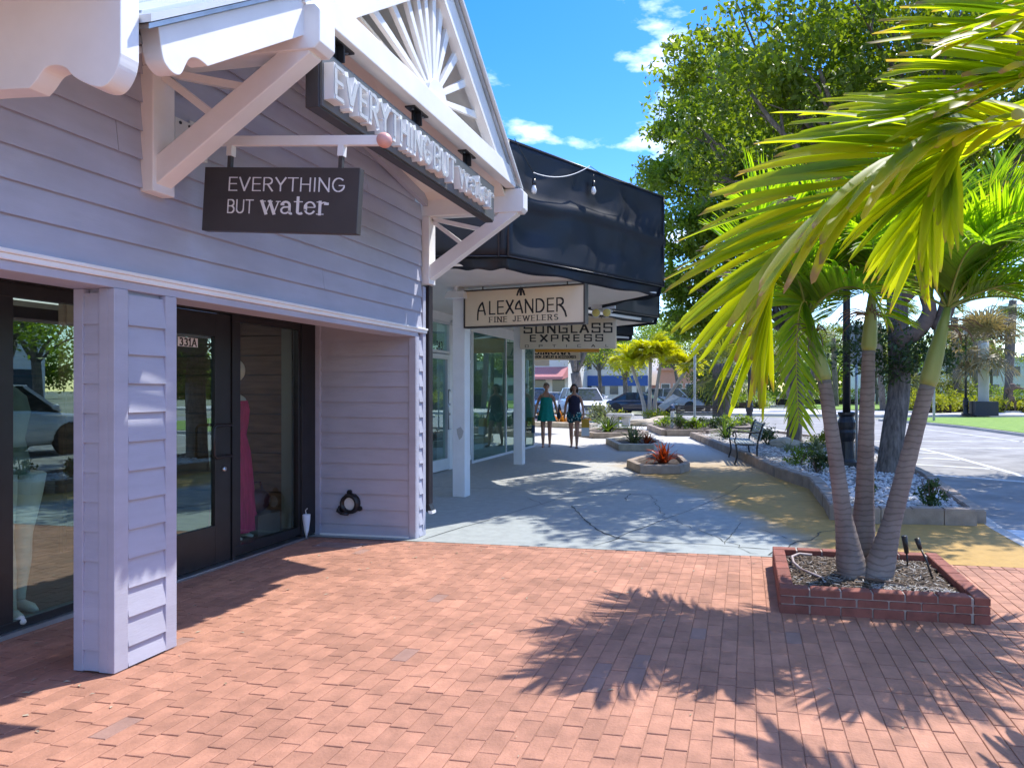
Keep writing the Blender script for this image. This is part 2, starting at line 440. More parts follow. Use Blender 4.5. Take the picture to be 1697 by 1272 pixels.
def text_quads(txt, h, wd, glyphs=GL, sp=.16, sx=1.0, serif=0.0):
    # -> list of (char, [quads]) laid out from x = 0, and the total width
    x = 0; res = []
    for ch in txt:
        adv, st = glyphs[ch]
        q = ribbons([[(px * sx, py) for px, py in pl] for pl in st], wd)
        if serif:
            for pl in st:
                for (px, py), (ox, oy) in ((pl[0], pl[1]), (pl[-1], pl[-2])):
                    if abs(px - ox) < abs(py - oy) * .75 and (py < .02 or py > .98):
                        s_ = .15 * sx + .04; t = serif
                        yy = py + (t / 2 if py < .5 else -t / 2) * 0
                        q.append([(px * sx - s_, yy - t / 2), (px * sx + s_, yy - t / 2), (px * sx + s_, yy + t / 2), (px * sx - s_, yy + t / 2)])
        res.append((ch, [[((a + x) * h, b * h) for a, b in quad] for quad in q]))
        x += adv * sx + sp
    return res, (x - sp) * h
def put_text(mb, res, org, ux, uz, nrm, depth=0.003):
    # solid letters standing on a plane: org + a*ux + b*uz, raised by depth along nrm; every quad at its own tiny height
    org, ux, uz, nrm = Vector(org), Vector(ux), Vector(uz), Vector(nrm)
    k = 0
    for ch, quads in res:
        for q in quads:
            k += 1
            d = depth + 0.00015 * (k % 7)
            mb.prism([org + ux * a + uz * b for a, b in q], nrm * d)
# bold roman lower-case letters for the shop's second word, drawn as outlines of bars and bowls (x-height = 1)
LOW = {
 'w': (1.42, [[(.10, 1), (.42, 0)], [(.42, 0), (.70, .95)], [(.68, 1), (1.00, 0)], [(1.00, 0), (1.28, .95)], [(0, 1), (.34, 1)], [(.56, 1), (.84, 1)], [(1.14, 1), (1.42, 1)]], [.21, .07, .21, .07, .07, .07, .07]),
 'a': (.96, [_arc(.38, .70, .28, .28, 165, 20, 6) + [(.66, .62), (.66, .12)] + _arc(.78, .12, .12, .12, 180, 300, 4), [(.66, .56)] + _arc(.34, .28, .26, .26, 100, 300, 8) + [(.66, .20)], [(.10, .76), (.20, .76)]], [.17, .13, .16]),
 't': (.66, [[(.26, 1.36), (.26, .2)] + _arc(.44, .17, .18, .16, 180, 320, 6), [(.02, 1), (.56, 1)]], [.19, .08]),
 'e': (.90, [_arc(.44, .5, .36, .49, 12, 330, 14), [(.12, .55), (.78, .55)], [(.14, .62), (.14, .38)]], [.13, .07, .22]),
 'r': (.80, [[(.22, 0), (.22, 1)], [(.22, .62)] + _arc(.52, .68, .28, .29, 170, 60, 6), [(.02, 0), (.46, 0)], [(.02, 1), (.26, 1)], [(.60, .86), (.72, .86)]], [.20, .10, .07, .07, .2]),
}
def low_quads(txt, h, sp=.02, wk=1.0):
    x = 0; res = []
    for ch in txt:
        adv, st, ws = LOW[ch]
        q = []
        for pl, w in zip(st, ws):
            q += ribbons([pl], w * wk)
        res.append((ch, [[((a + x) * h, b * h) for a, b in quad] for quad in q]))
        x += adv + sp
    return res, (x - sp) * h
# ================================================================ SETTING
def sheet(name, poly, z, m, kind='structure', label=None):
    me = bpy.data.meshes.new(name)
    me.from_pydata([(x, y, z) for x, y in poly], [], [tuple(range(len(poly)))])
    o = link_mesh(name, me, m)
    if me.polygons[0].normal.z < 0:
        me.flip_normals()
    return props(o, kind=kind, label=label)
M['ground'] = mat('far_ground', (0.30, 0.29, 0.24), 0.95, col2=(0.22, 0.24, 0.12), vscale=0.08)
sheet('ground', [(-700, -700), (700, -700), (700, 700), (-700, 700)], -0.16, M['ground'])
sheet('road', [(2.62, -30), (60, -30), (60, 30), (9, 36), (-60, 62), (-60, 30), (-9, 27.5), (-3, 28.2), (0.3, 28.0), (3.1, 18.0), (2.95, 11.5), (2.62, 7.6)], -0.10, M['asphalt'])

# --- concrete walkway: pale, stained ochre towards the flower bed, blue-grey by the bricks
def walkway_mat():
    m = mat('stained_concrete', (0.5, 0.5, 0.5), 0.78)
    t = m.node_tree; b = t.nodes['Principled BSDF']; l = t.links.new
    tc = t.nodes.new('ShaderNodeTexCoord'); sp = t.nodes.new('ShaderNodeSeparateXYZ')
    l(tc.outputs['Object'], sp.inputs[0])
    n = t.nodes.new('ShaderNodeTexNoise'); n.inputs['Scale'].default_value = 0.9; n.inputs['Detail'].default_value = 7
    l(tc.outputs['Object'], n.inputs['Vector'])
    n2 = t.nodes.new('ShaderNodeTexNoise'); n2.inputs['Scale'].default_value = 9; n2.inputs['Detail'].default_value = 8; n2.inputs['Roughness'].default_value = .7
    l(tc.outputs['Object'], n2.inputs['Vector'])
    def math_(op, a, b_):
        q = t.nodes.new('ShaderNodeMath'); q.operation = op
        for i, v in enumerate((a, b_)):
            if isinstance(v, (int, float)): q.inputs[i].default_value = v
            else: l(v, q.inputs[i])
        return q.outputs[0]
    # ochre rust stain: spreads from the bed edge (x > 0) and towards the road
    d1 = math_('ADD', sp.outputs['X'], math_('MULTIPLY', n.outputs['Fac'], 1.3))
    d1 = math_('ADD', d1, math_('MULTIPLY', sp.outputs['Y'], 0.48))
    r1 = t.nodes.new('ShaderNodeMapRange'); r1.inputs['From Min'].default_value = 4.15; r1.inputs['From Max'].default_value = 4.7
    l(d1, r1.inputs[0])
    far = t.nodes.new('ShaderNodeMapRange'); far.inputs['From Min'].default_value = 16; far.inputs['From Max'].default_value = 11
    l(sp.outputs['Y'], far.inputs[0])
    fac = math_('MULTIPLY', r1.outputs[0], far.outputs[0])
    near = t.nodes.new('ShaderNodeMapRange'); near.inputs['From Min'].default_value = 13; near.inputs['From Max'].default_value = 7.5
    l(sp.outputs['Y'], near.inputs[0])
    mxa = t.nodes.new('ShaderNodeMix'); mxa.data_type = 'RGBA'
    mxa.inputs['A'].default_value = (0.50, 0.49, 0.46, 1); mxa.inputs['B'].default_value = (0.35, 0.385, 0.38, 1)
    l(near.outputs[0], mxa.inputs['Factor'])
    mxb = t.nodes.new('ShaderNodeMix'); mxb.data_type = 'RGBA'
    mxb.inputs['B'].default_value = (0.46, 0.285, 0.08, 1)
    l(fac, mxb.inputs['Factor']); l(mxa.outputs['Result'], mxb.inputs['A'])
    mxc = t.nodes.new('ShaderNodeMix'); mxc.data_type = 'RGBA'; mxc.blend_type = 'MULTIPLY'; mxc.inputs['Factor'].default_value = 0.55
    r2 = t.nodes.new('ShaderNodeMapRange'); r2.inputs['From Min'].default_value = .3; r2.inputs['From Max'].default_value = .7; r2.inputs['To Min'].default_value = .62; r2.inputs['To Max'].default_value = 1.12
    l(n2.outputs['Fac'], r2.inputs[0]); l(mxb.outputs['Result'], mxc.inputs['A']); l(r2.outputs[0], mxc.inputs['B'])
    l(mxc.outputs['Result'], b.inputs['Base Color'])
    bp = t.nodes.new('ShaderNodeBump'); bp.inputs['Strength'].default_value = .25; bp.inputs['Distance'].default_value = .006
    l(n2.outputs['Fac'], bp.inputs['Height']); l(bp.outputs[0], b.inputs['Normal'])
    return m
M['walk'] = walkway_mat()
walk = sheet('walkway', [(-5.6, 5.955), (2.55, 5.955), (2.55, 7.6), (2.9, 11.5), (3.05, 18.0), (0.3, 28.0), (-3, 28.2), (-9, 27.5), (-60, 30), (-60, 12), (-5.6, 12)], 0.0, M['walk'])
mb = MB()
kp = [(2.55, -30), (2.55, 7.6), (2.9, 11.5), (3.05, 18.0), (0.3, 28.0), (-3, 28.2), (-9, 27.5), (-60, 30)]
for a, b in zip(kp[:-1], kp[1:]):
    d = Vector((b[0] - a[0], b[1] - a[1], 0)).normalized(); nx = Vector((d.y, -d.x, 0)) * .13
    mb.prism([(a[0], a[1], -.14), (b[0], b[1], -.14), (b[0] + nx.x, b[1] + nx.y, -.14), (a[0] + nx.x, a[1] + nx.y, -.14)], (0, 0, .142))
props(mb.build('kerb', M['conc']), kind='structure')
# cracks and saw joints in the concrete, as dark recessed-looking strips of open joint
M['crack'] = mat('crack_dirt', (0.06, 0.065, 0.06), 0.95, var=.3)
rng = random.Random(4)
mb = MB()
def crack(pts, w, jit=.02, seg=.09):
    path = []
    for a, b in zip(pts[:-1], pts[1:]):
        l = math.hypot(b[0] - a[0], b[1] - a[1]); n = max(1, int(l / seg))
        for i in range(n):
            path.append((a[0] + (b[0] - a[0]) * i / n + rng.gauss(0, jit), a[1] + (b[1] - a[1]) * i / n + rng.gauss(0, jit)))
    path.append(pts[-1])
    vs_ = []; 
    for i, p in enumerate(path):
        q0 = path[max(i - 1, 0)]; q1 = path[min(i + 1, len(path) - 1)]
        dx, dy = q1[0] - q0[0], q1[1] - q0[1]; l = math.hypot(dx, dy) or 1
        ww = w * rng.uniform(.45, 1.3) / 2
        vs_ += [(p[0] - dy / l * ww, p[1] + dx / l * ww, .004), (p[0] + dy / l * ww, p[1] - dx / l * ww, .004)]
    mb.add(vs_, [(2 * i, 2 * i + 1, 2 * i + 3, 2 * i + 2) for i in range(len(path) - 1)])
crack([(-2.15, 8.1), (-1.95, 7.65), (-1.62, 6.95), (-1.42, 6.62), (-1.22, 6.42), (-.95, 6.3)], .016, .008, .07)
crack([(-1.22, 6.42), (-1.4, 6.05)], .012, .008)
crack([(-.95, 6.3), (-.4, 6.32), (.22, 6.22)], .013, .006, .12)
crack([(.24, 5.97), (.36, 6.35), (.62, 6.75), (.75, 7.05), (1.0, 7.3)], .014, .02, .06)
crack([(-1.6, 9.2), (-1.55, 8.6)], .011, .012)
crack([(-3.1, 6.03), (-2.2, 9.6), (-1.6, 11.2)], .010, .01, .3)
crack([(-1.25, 6.4), (-.3, 9.2), (.1, 11.0)], .009, .012, .3)
crack([(.1, 6.0), (-.9, 7.6), (-1.3, 9.1)], .006, .02)
crack([(-.2, 6.35), (-.05, 7.4)], .007, .008)
crack([(-2.9, 8.6), (-2.5, 8.1)], .009, .012)
crack([(-5.2, 9.4), (1.0, 9.0)], .012, .004, .5)
crack([(-5.2, 13.2), (0.2, 12.9)], .014, .004, .5)
crack([(-5.2, 17.0), (-.6, 16.9)], .008, .004, .5)
crack([(-.55, 6.9), (.15, 7.1), (.55, 6.55)], .006, .015)
o = mb.build('crack', M['crack'], walk, fix=False); 

# --- brick paving in running bond; the 300 bricks that show largest are single pieces
M['mortar'] = mat('sand_joint', (0.33, 0.18, 0.13), 0.95, var=.3, vscale=30)
M['brick'] = mat('red_clay_paver', (0.43, 0.21, 0.14), 0.8, var=0.16, vscale=9, bump=0.35, bscale=70, objrnd=0.13, pos=True, stain=.2)
M['brick_grey'] = mat('greyed_clay_paver', (0.34, 0.20, 0.16), 0.82, var=0.12, vscale=9, bump=0.25, bscale=70, pos=True, stain=.15)
M['brick_dk'] = mat('dull_purple_paver', (0.34, 0.145, 0.125), 0.82, var=0.16, vscale=6, bump=0.3, bscale=70, objrnd=.08)
pave = sheet('brick_pavement', [(-6, -6), (2.55, -6), (2.55, 5.955), (-6, 5.955)], -0.005, M['mortar'])
PW, PL = 0.0925, 0.172
def cam_px(x, y, z=0.0):
    th = math.atan(200 / 1100); s, c = math.sin(th), math.cos(th)
    d = -s * x + c * y
    if d < .3: return None
    return 1035 + 1100 * (c * x + s * y) / d, 646 - 1100 * (z - 1.46) / d, d
rng = random.Random(11)
bricks = []
ci = 0
x = -4.3
while x < 2.5:
    y = 0.9 + (PL / 2 if ci % 2 else 0) + rng.uniform(-.02, .02)
    while y < 5.86:
        L_ = PL * rng.uniform(.93, 1.07)
        if rng.random() < .03: L_ = PL / 2
        if y + L_ > 5.86: L_ = 5.86 - y
        if L_ > .03 and not (.24 < x + PW / 2 < 1.48 and 4.49 < y + L_ / 2 < 5.60):
            bricks.append((x, y, L_))
        y += L_
    x += PW; ci += 1
vis = []
for b in bricks:
    p = cam_px(b[0] + PW / 2, b[1] + b[2] / 2)
    if p and -30 < p[0] < 1730 and p[1] < 1290:
        vis.append((p[2], b))
vis.sort(key=lambda q: q[0])
single = set(id(b) for d, b in vis[:285])
# brick shapes: a handful of shared meshes with chamfered, slightly tilted tops
def brick_mesh(L_, seed):
    r_ = random.Random(seed); g = r_.uniform(.0014, .0026)
    m_ = MB().cbox(-PW / 2 + g, PW / 2 - g, -L_ / 2 + g, L_ / 2 - g, -.05, 0, .0025)
    tx, ty, dz = r_.uniform(-.009, .009), r_.uniform(-.006, .006), r_.uniform(-.0006, .0009)
    m_.v = [(a, b_, c + (a * tx + b_ * ty + dz if c > -.04 else 0)) for a, b_, c in m_.v]
    return m_
protos = {}
rest = {'brick': MB(), 'brick_grey': MB()}
greys = {(7, 3)}
for i, b in enumerate(bricks):
    cx, cy = b[0] + PW / 2, b[1] + b[2] / 2
    gr = (abs(cx + .52) < .05 and abs(cy - 3.42) < .17) or (abs(cx + .72) < .05 and abs(cy - 3.16) < .09) or rng.random() < .007
    key = (round(b[2] * 50), i % 5, gr)
    if id(b) in single:
        if key not in protos:
            me = brick_mesh(b[2], i).mesh('brick'); me.materials.append(M['brick_grey' if gr else 'brick']); protos[key] = me
        o = bpy.data.objects.new('brick', protos[key]); COL.objects.link(o); o.parent = pave; o.location = (cx, cy, 0)
    else:
        m_ = brick_mesh(b[2], i)
        rest['brick_grey' if gr else 'brick'].add([(a + cx, b_ + cy, c) for a, b_, c in m_.v], m_.f)
# header course along the edge of the concrete
x = -3.1
edge = MB()
while x < 2.5:
    w = .0925
    edge.cbox(x + .003, x + w - .003, 5.868, 5.948, -.05, rng.uniform(-.002, .002), .004)
    x += w
rest['brick'].add(edge.v, edge.f)
# small clay chips of varied colour: the rest of the paving keeps a per-brick tone in its material
def brick_rest_mat():
    m = M['brick'].copy(); m.name = 'red_clay_paver_field'
    t = m.node_tree
    oi = next(n for n in t.nodes if n.type == 'OBJECT_INFO')
    at = t.nodes.new('ShaderNodeNewGeometry')
    for lk in list(t.links):
        if lk.from_node == oi:
            t.links.new(at.outputs['Random Per Island'], lk.to_socket)
    return m
M['brick_field'] = brick_rest_mat()
o = rest['brick'].build('brick_field', M['brick_field'], pave, fix=False); o['kind'] = 'stuff'
o = rest['brick_grey'].build('grey_brick_field', M['brick_grey'], pave, fix=False); o['kind'] = 'stuff'
# metal cover plate set in the bricks near the doorway
t = thing('cover_plate', 'small rectangular metal cover plate set in the bricks beside the shop doorway', 'cover plate', (-3.75, 5.66, 0))
M['plate'] = mat('worn_plate', (0.34, 0.22, 0.19), 0.6, var=.2, vscale=12, metal=.2, bump=.2)
MB().cbox(-3.98, -3.52, 5.57, 5.75, -.02, .006, .003).build('plate', M['plate'], t)
MB().box(-3.95, -3.93, 5.60, 5.62, .006, .0075).box(-3.57, -3.55, 5.70, 5.72, .006, .0075).build('screw', M['steel'], t)

# --- road markings
def stripe(pts, w, z=-.096):
    mb = MB()
    for a, b in zip(pts[:-1], pts[1:]):
        dx, dy = b[0] - a[0], b[1] - a[1]; l = math.hypot(dx, dy); nx, ny = -dy / l * w / 2, dx / l * w / 2
        mb.add([(a[0] - nx, a[1] - ny, z), (b[0] - nx, b[1] - ny, z), (b[0] + nx, b[1] + ny, z), (a[0] + nx, a[1] + ny, z)], [(0, 1, 2, 3)])
    props(mb.build('road_marking', M['roadpaint'], fix=False), kind='structure')
stripe([(2.9, 21.1), (4.24, 21.3), (8.29, 21.9), (14, 22.8)], .16)
stripe([(3.2, 18.6), (4.6, 18.8), (7.3, 19.3), (14, 20.4)], .16)
stripe([(4.55, 18.75), (4.75, 17.5), (4.94, 13.45), (4.98, 12.0)], .15)
stripe([(3.2, 18.05), (4.64, 17.46)], .20)
stripe([(3.15, 16.6), (4.70, 15.9)], .20)
stripe([(3.05, 15.0), (4.76, 14.2)], .20)
stripe([(3.1, 13.2), (4.86, 12.2)], .20)
stripe([(6.0, 31.0), (6.9, 28.9), (7.5, 25.9), (8.1, 22.6), (8.6, 19)], .12)
# kerb ramp strip, pale painted, at the road end of the walkway
mb = MB().box(2.53, 2.86, 5.98, 7.56, -.11, -.002)
props(mb.build('kerb_ramp', mat('pale_kerb_paint', (0.66, 0.70, 0.72), .7, var=.15, vscale=8)), kind='structure')
# grass island, far pavement and lawn
def slab(name, poly, z0, z1, m):
    return props(MB().prism([(x, y, z0) for x, y in poly], (0, 0, z1 - z0)).build(name, m), kind='structure')
isl = [(6.6, 35.2), (8.0, 32.06), (8.75, 28.84), (9.2, 24.33), (9.9, 20), (16, 22), (22, 38.6), (14.77, 39.0), (7.6, 37.2)]
slab('island_kerb', isl, -.15, 0.0, M['conc'])
cx = sum(p[0] for p in isl) / len(isl); cy = sum(p[1] for p in isl) / len(isl)
slab('lawn', [(cx + (x - cx) * .965, cy + (y - cy) * .972) for x, y in isl], -.02, .02, M['lawn'])
slab('far_pavement', [(-4, 42.5), (8.2, 41.1), (16.1, 42.6), (40, 47), (40, 60), (17.7, 49), (8, 52), (-4, 56)], -.15, .0, mat('bright_concrete', (0.58, 0.56, 0.52), .85, var=.08))
slab('park_lawn', [(5.5, 50.5), (17.7, 48.2), (44, 58), (60, 100), (4, 100)], -.15, .06, M['lawn'])
slab('far_verge', [(-30, 52), (2, 56), (3, 110), (-60, 110)], -.15, -.01, M['ground'])

# ================================================================ LILAC SHOP
shop = thing('shop_building', 'lilac grey clapboard shop with white gable brackets and a recessed glass entrance', 'building', (-3.2, 2.36, 0))
XF, XR = -3.2, -4.29
def board(parent, p, q, nrm, z0, z1, th=.023, m=None):
    # one lapped board from p to q (x, y), thick at the bottom edge, thin at the top
    p = Vector((p[0], p[1], 0)); q = Vector((q[0], q[1], 0)); n = Vector((nrm[0], nrm[1], 0))
    b = -.02
    vs_ = [p + n * b + Vector((0, 0, z0 + .014)), q + n * b + Vector((0, 0, z0 + .014)), q + n * th + Vector((0, 0, z0)), p + n * th + Vector((0, 0, z0)),
           p + n * b + Vector((0, 0, z1)), q + n * b + Vector((0, 0, z1)), q + n * .003 + Vector((0, 0, z1)), p + n * .003 + Vector((0, 0, z1))]
    return MB().add(vs_, [(0, 3, 2, 1), (4, 5, 6, 7), (0, 1, 5, 4), (1, 2, 6, 5), (2, 3, 7, 6), (3, 0, 4, 7)]).build('siding_board', m or M['siding'], parent)
EX = .153
APY, APZ, PITCH = 4.6, 4.36, .74          # underside of the front gable
z = 2.081
while z < 4.3:
    ya, yb = -1.0, 6.17
    if z > 2.9:
        ya = max(2.06, APY - (APZ - z) / PITCH); yb = min(6.17, APY + (APZ - z) / PITCH)
    if yb - ya > .2:
        if ya < 0 and z < 2.9:
            board(shop, (XF, -1.0), (XF, 1.1), (1, 0), z, z + EX + .012)
            ya = 1.104
        cut = [3.9, 5.2, 2.9, 4.6][int(round(z / EX)) % 4] if z > 2.2 else 99
        if ya + .3 < cut < yb - .3 and int(round(z / EX)) % 3 == 0:
            board(shop, (XF, ya), (XF, cut - .0015), (1, 0), z, z + EX + .012)
            board(shop, (XF, cut + .0015), (XF, yb), (1, 0), z, z + EX + .012)
        else:
            board(shop, (XF, ya), (XF, yb), (1, 0), z, z + EX + .012)
    z += EX
# wall core behind the boards
MB().box(XF - .20, XF - .021, -1, 6.2, 2.013, 3.0).prism([(XF - .15, 2.0, 3.0), (XF - .15, 6.2, 3.0), (XF - .15, 6.2, 3.15), (XF - .15, APY, APZ), (XF - .15, 2.9, 3.1)], (.125, 0, 0)).build('wall', M['siding'], shop)
# white drip trim, header board, soffit of the header
MB().box(XF - .02, XF + .045, -1, 6.255, 2.058, 2.078).box(XF - .02, XF + .034, -1, 6.252, 2.03, 2.058).build('drip_trim', M['white'], shop, bevel=.004)
MB().box(XF - .235, XF + .016, -1, 6.10, 1.985, 2.029).build('header_board', M['siding'], shop, bevel=.003)
MB().box(XR - .25, XF - .236, -1, 6.08, 2.17, 2.2).build('entrance_ceiling', M['soffit'], shop)
MB().box(XF - .245, XF - .236, -1, 6.08, 1.99, 2.17).build('header_back', M['siding'], shop)
# corner of the shop: right pier with its own boards
MB().box(XF - .4, XF - .021, 6.10, 6.235, 0, 3.1).build('pier', M['siding'], shop)
zz = [0.005] + [.117 + EX * k for k in range(13)]
for a, b in zip(zz[:-1], zz[1:]):
    board(shop, (XF, 6.115), (XF, 6.19), (1, 0), a, min(b + .01, 1.99))
MB().box(XF - .02, XF + .018, 6.065, 6.115, 0, 1.984).build('corner_board', M['siding'], shop, bevel=.003)
MB().box(XF - .02, XF + .020, 6.19, 6.25, 0, 2.50).build('corner_board', M['siding'], shop, bevel=.003)
# side wall of the entrance recess, facing the camera
MB().box(XR - .2, XF - .025, 6.10, 6.2, 0, 2.17).build('recess_wall', M['siding'], shop)
for a, b in zip(zz[:-1], zz[1:]):
    board(shop, (XR + .06, 6.08), (XF - .055, 6.08), (0, -1), a, min(b + .01, 2.17))
board(shop, (XR + .06, 6.08), (XF - .055, 6.08), (0, -1), zz[-1], 2.17)
MB().box(XF - .055, XF + .0165, 6.045, 6.0645, 0, 1.984).build('corner_board', M['siding'], shop, bevel=.003)
MB().box(XR + .0, XR + .06, 6.05, 6.10, 0, 2.17).build('corner_board', M['siding'], shop, bevel=.003)
MB().box(XR + .06, XF - .056, 6.046, 6.062, 0, .018).build('base_trim', M['white'], shop)
# free-standing clad pillar
PX0, PX1, PY0, PY1 = XF - .225, XF, 2.895, 3.24
MB().box(PX0 + .01, PX1 - .021, PY0 + .021, PY1 - .021, 0.0, 1.986).build('pillar_core', M['siding'], shop)
zz = [0.012] + [.117 + EX * k for k in range(13)]
for a, b in zip(zz[:-1], zz[1:]):
    top = min(b + .01, 1.983)
    board(shop, (PX1, PY0 + .062), (PX1, PY1 - .055), (1, 0), a, top)
    board(shop, (PX0 + .05, PY0), (PX1 - .045, PY0), (0, -1), a, top, .016)
    board(shop, (PX0 + .05, PY1), (PX1 - .045, PY1), (0, 1), a, top, .012)
for (x0, x1, y0, y1) in ((PX1 - .02, PX1 + .02, PY0 - .018, PY0 + .062), (PX1 - .02, PX1 + .02, PY1 - .055, PY1 + .018),
                         (PX1 - .075, PX1 - .0205, PY0 - .0175, PY0 + .02), (PX0 - .006, PX0 + .052, PY0 - .0175, PY0 + .02),
                         (PX1 - .075, PX1 - .0205, PY1 - .02, PY1 + .0175), (PX0 - .006, PX0 + .052, PY1 - .02, PY1 + .0175)):
    MB().box(x0, x1, y0, y1, 0.006, 1.984).build('corner_board', M['siding'], shop, bevel=.003)
# shop front behind: frames, door, windows
def ywin(name, y0, y1, z0, z1, fw, parent=shop, mf=M['black_metal'], fz0=None, gl=M['glass'], x=XR, dep=.06):
    fz0 = fw if fz0 is None else fz0
    f = MB().box(x - dep, x, y0, y1, z0, z0 + fz0).box(x - dep, x, y0, y1, z1 - fw, z1).box(x - dep, x, y0, y0 + fw, z0 + fz0, z1 - fw).box(x - dep, x, y1 - fw, y1, z0 + fz0, z1 - fw).build(name, mf, parent, bevel=.003)
    MB().box(x - dep * .55, x - dep * .45, y0 + fw, y1 - fw, z0 + fz0, z1 - fw).build('pane', gl, f)
    return f
ywin('window', 3.155, 4.02, 0.03, 2.10, .085, fz0=.05)
ywin('window', 4.975, 5.88, 0.045, 2.12, .075, fz0=.075, gl=M['glass_low'])
MB().box(XR - .06, XR + .012, 5.84, 6.046, 0.02, 2.17).build('door_frame', M['black_metal'], shop, bevel=.003)
MB().box(XR - .06, XR + .012, 3.10, 5.84, 2.10, 2.17).build('door_frame', M['black_metal'], shop)
MB().box(XR - .06, XR + .010, 4.02, 4.085, 0.02, 2.10).box(XR - .06, XR + .010, 4.945, 4.975, 0.02, 2.10).build('door_frame', M['black_metal'], shop)
MB().box(XR - .3, XR + .015, -1, 3.10, 0, 2.17).build('recess_wall', M['siding'], shop)
zz = [0.005] + [.117 + EX * k for k in range(14)]
for a, b in zip(zz[:-1], zz[1:]):
    board(shop, (XR + .016, 1.5), (XR + .016, 3.06), (1, 0), a, min(b + .01, 2.17))
MB().box(XR, XR + .045, 3.06, 3.105, 0, 2.17).build('corner_board', M['siding'], shop)
# glass door
dy0, dy1 = 4.088, 4.942
door = MB().box(XR - .05, XR - .002, dy0, dy0 + .10, .03, 2.09).box(XR - .05, XR - .002, dy1 - .17, dy1, .03, 2.09).box(XR - .05, XR - .002, dy0 + .10, dy1 - .17, .03, .345).box(XR - .05, XR - .002, dy0 + .10, dy1 - .17, 1.90, 2.09).build('door', M['black_metal'], shop, bevel=.003)
MB().box(XR - .028, XR - .022, dy0 + .10, dy1 - .17, .345, 1.90).build('pane', M['glass'], door)
hy = 4.69
MB().tube([(XR - .002, dy1 - .05, 1.17), (XR + .055, dy1 - .05, 1.17), (XR + .062, dy1 - .07, 1.17), (XR + .062, hy + .02, 1.17), (XR + .062, hy, 1.15), (XR + .062, hy, .93), (XR + .062, hy + .02, .91), (XR + .062, dy1 - .07, .91), (XR + .055, dy1 - .05, .91), (XR - .002, dy1 - .05, .91)], .0125, 8).build('handle', M['black_metal'], door, smooth=True)
MB().lathe([(.0, 0), (.021, 0), (.021, .012), (.014, .018), (.0, .018)], 14, (XR - .002, 4.862, .80), 'x').build('lock', M['steel'], door, smooth=True)
# house number on a white strip stuck to the glass
num = MB().box(XR - .0215, XR - .0200, 4.425, 4.615, 1.80, 1.872).build('number_strip', M['letter_white'], door)
res, w = text_quads('331A', .056, (.17, .14), sp=.20)
mb = MB(); put_text(mb, res, (XR - .0198, 4.52 - w / 2, 1.808), (0, 1, 0), (0, 0, 1), (1, 0, 0), .0008)
mb.build('number', M['black_metal'], num, fix=False)
MB().box(XR - .05, XR + .07, 4.02, 5.86, 0.0, .022).build('threshold', M['steel'], shop, bevel=.004)
MB().box(XR - .05, XR + .04, 3.13, 4.02, 0.0, .028).build('window_sill', M['galv'], shop)
# interior: floor, back wall, side walls
MB().box(-9, XR - .065, 0, 6.08, -.02, .018).build('shop_floor', M['dark_in'], shop)
MB().box(-9.1, -9, 0, 6.1, 0, 2.6).box(-9, XR - .3, -.1, 0, 0, 2.6).build('interior_wall', M['dark_in'], shop)
MB().box(-9, XR - .2, 6.08, 6.2, 0, 2.6).build('interior_wall', M['dark_in'], shop)
MB().box(-6.0, -5.95, 4.9, 6.08, .02, 2.3).build('display_wall', M['wood_in'], shop)
for k in range(11):
    MB().box(-5.95, -5.935, 4.92, 6.07, .05 + k * .2, .05 + k * .2 + .17).build('display_plank', M['wood_in'], shop)
for k in range(11):
    MB().box(-8.9, XR - .21, 6.05, 6.0795, .02 + k * .2, .02 + k * .2 + .188).build('display_plank', M['wood_in'], shop)
MB().box(-4.62, XR - .215, 5.99, 6.049, .02, 2.2).build('display_post', mat('pale_grey_green_post', (.24, .26, .22), .6), shop)
MB().box(-9, -6.3, 0, 6.08, 2.2, 2.3).box(-6.3, -4.75, 0, 2.7, 2.2, 2.3).box(-4.75, XR - .065, 0, 6.08, 2.2, 2.3).box(-6.3, -4.75, 6.0, 6.08, 2.2, 2.3).build('shop_ceiling', M['dark_in'], shop)
def fill_panel_mat():
    m = bpy.data.materials.new('opal_fill_panel'); m.use_nodes = True
    t_ = m.node_tree; t_.nodes.clear(); o_ = t_.nodes.new('ShaderNodeOutputMaterial'); a_ = t_.nodes.new('ShaderNodeBsdfTranslucent')
    a_.inputs[0].default_value = (.46, .43, .38, 1); t_.links.new(a_.outputs[0], o_.inputs[0]); return m
MB().add([(-6.3, 2.7, 2.25), (-4.75, 2.7, 2.25), (-4.75, 6.0, 2.25), (-6.3, 6.0, 2.25)], [(0, 1, 2, 3)]).build('fill_light_panel', fill_panel_mat(), shop, fix=False)  # added translucent panel, lets daylight in to brighten the shop interior
MB().box(XR - .9, XR - .07, 4.98, 5.88, .018, .09).build('display_plinth', M['dark_in'], shop)
MB().box(XR - .9, XR - .07, 3.0, 4.02, .018, .05).build('display_plinth', M['dark_in'], shop)
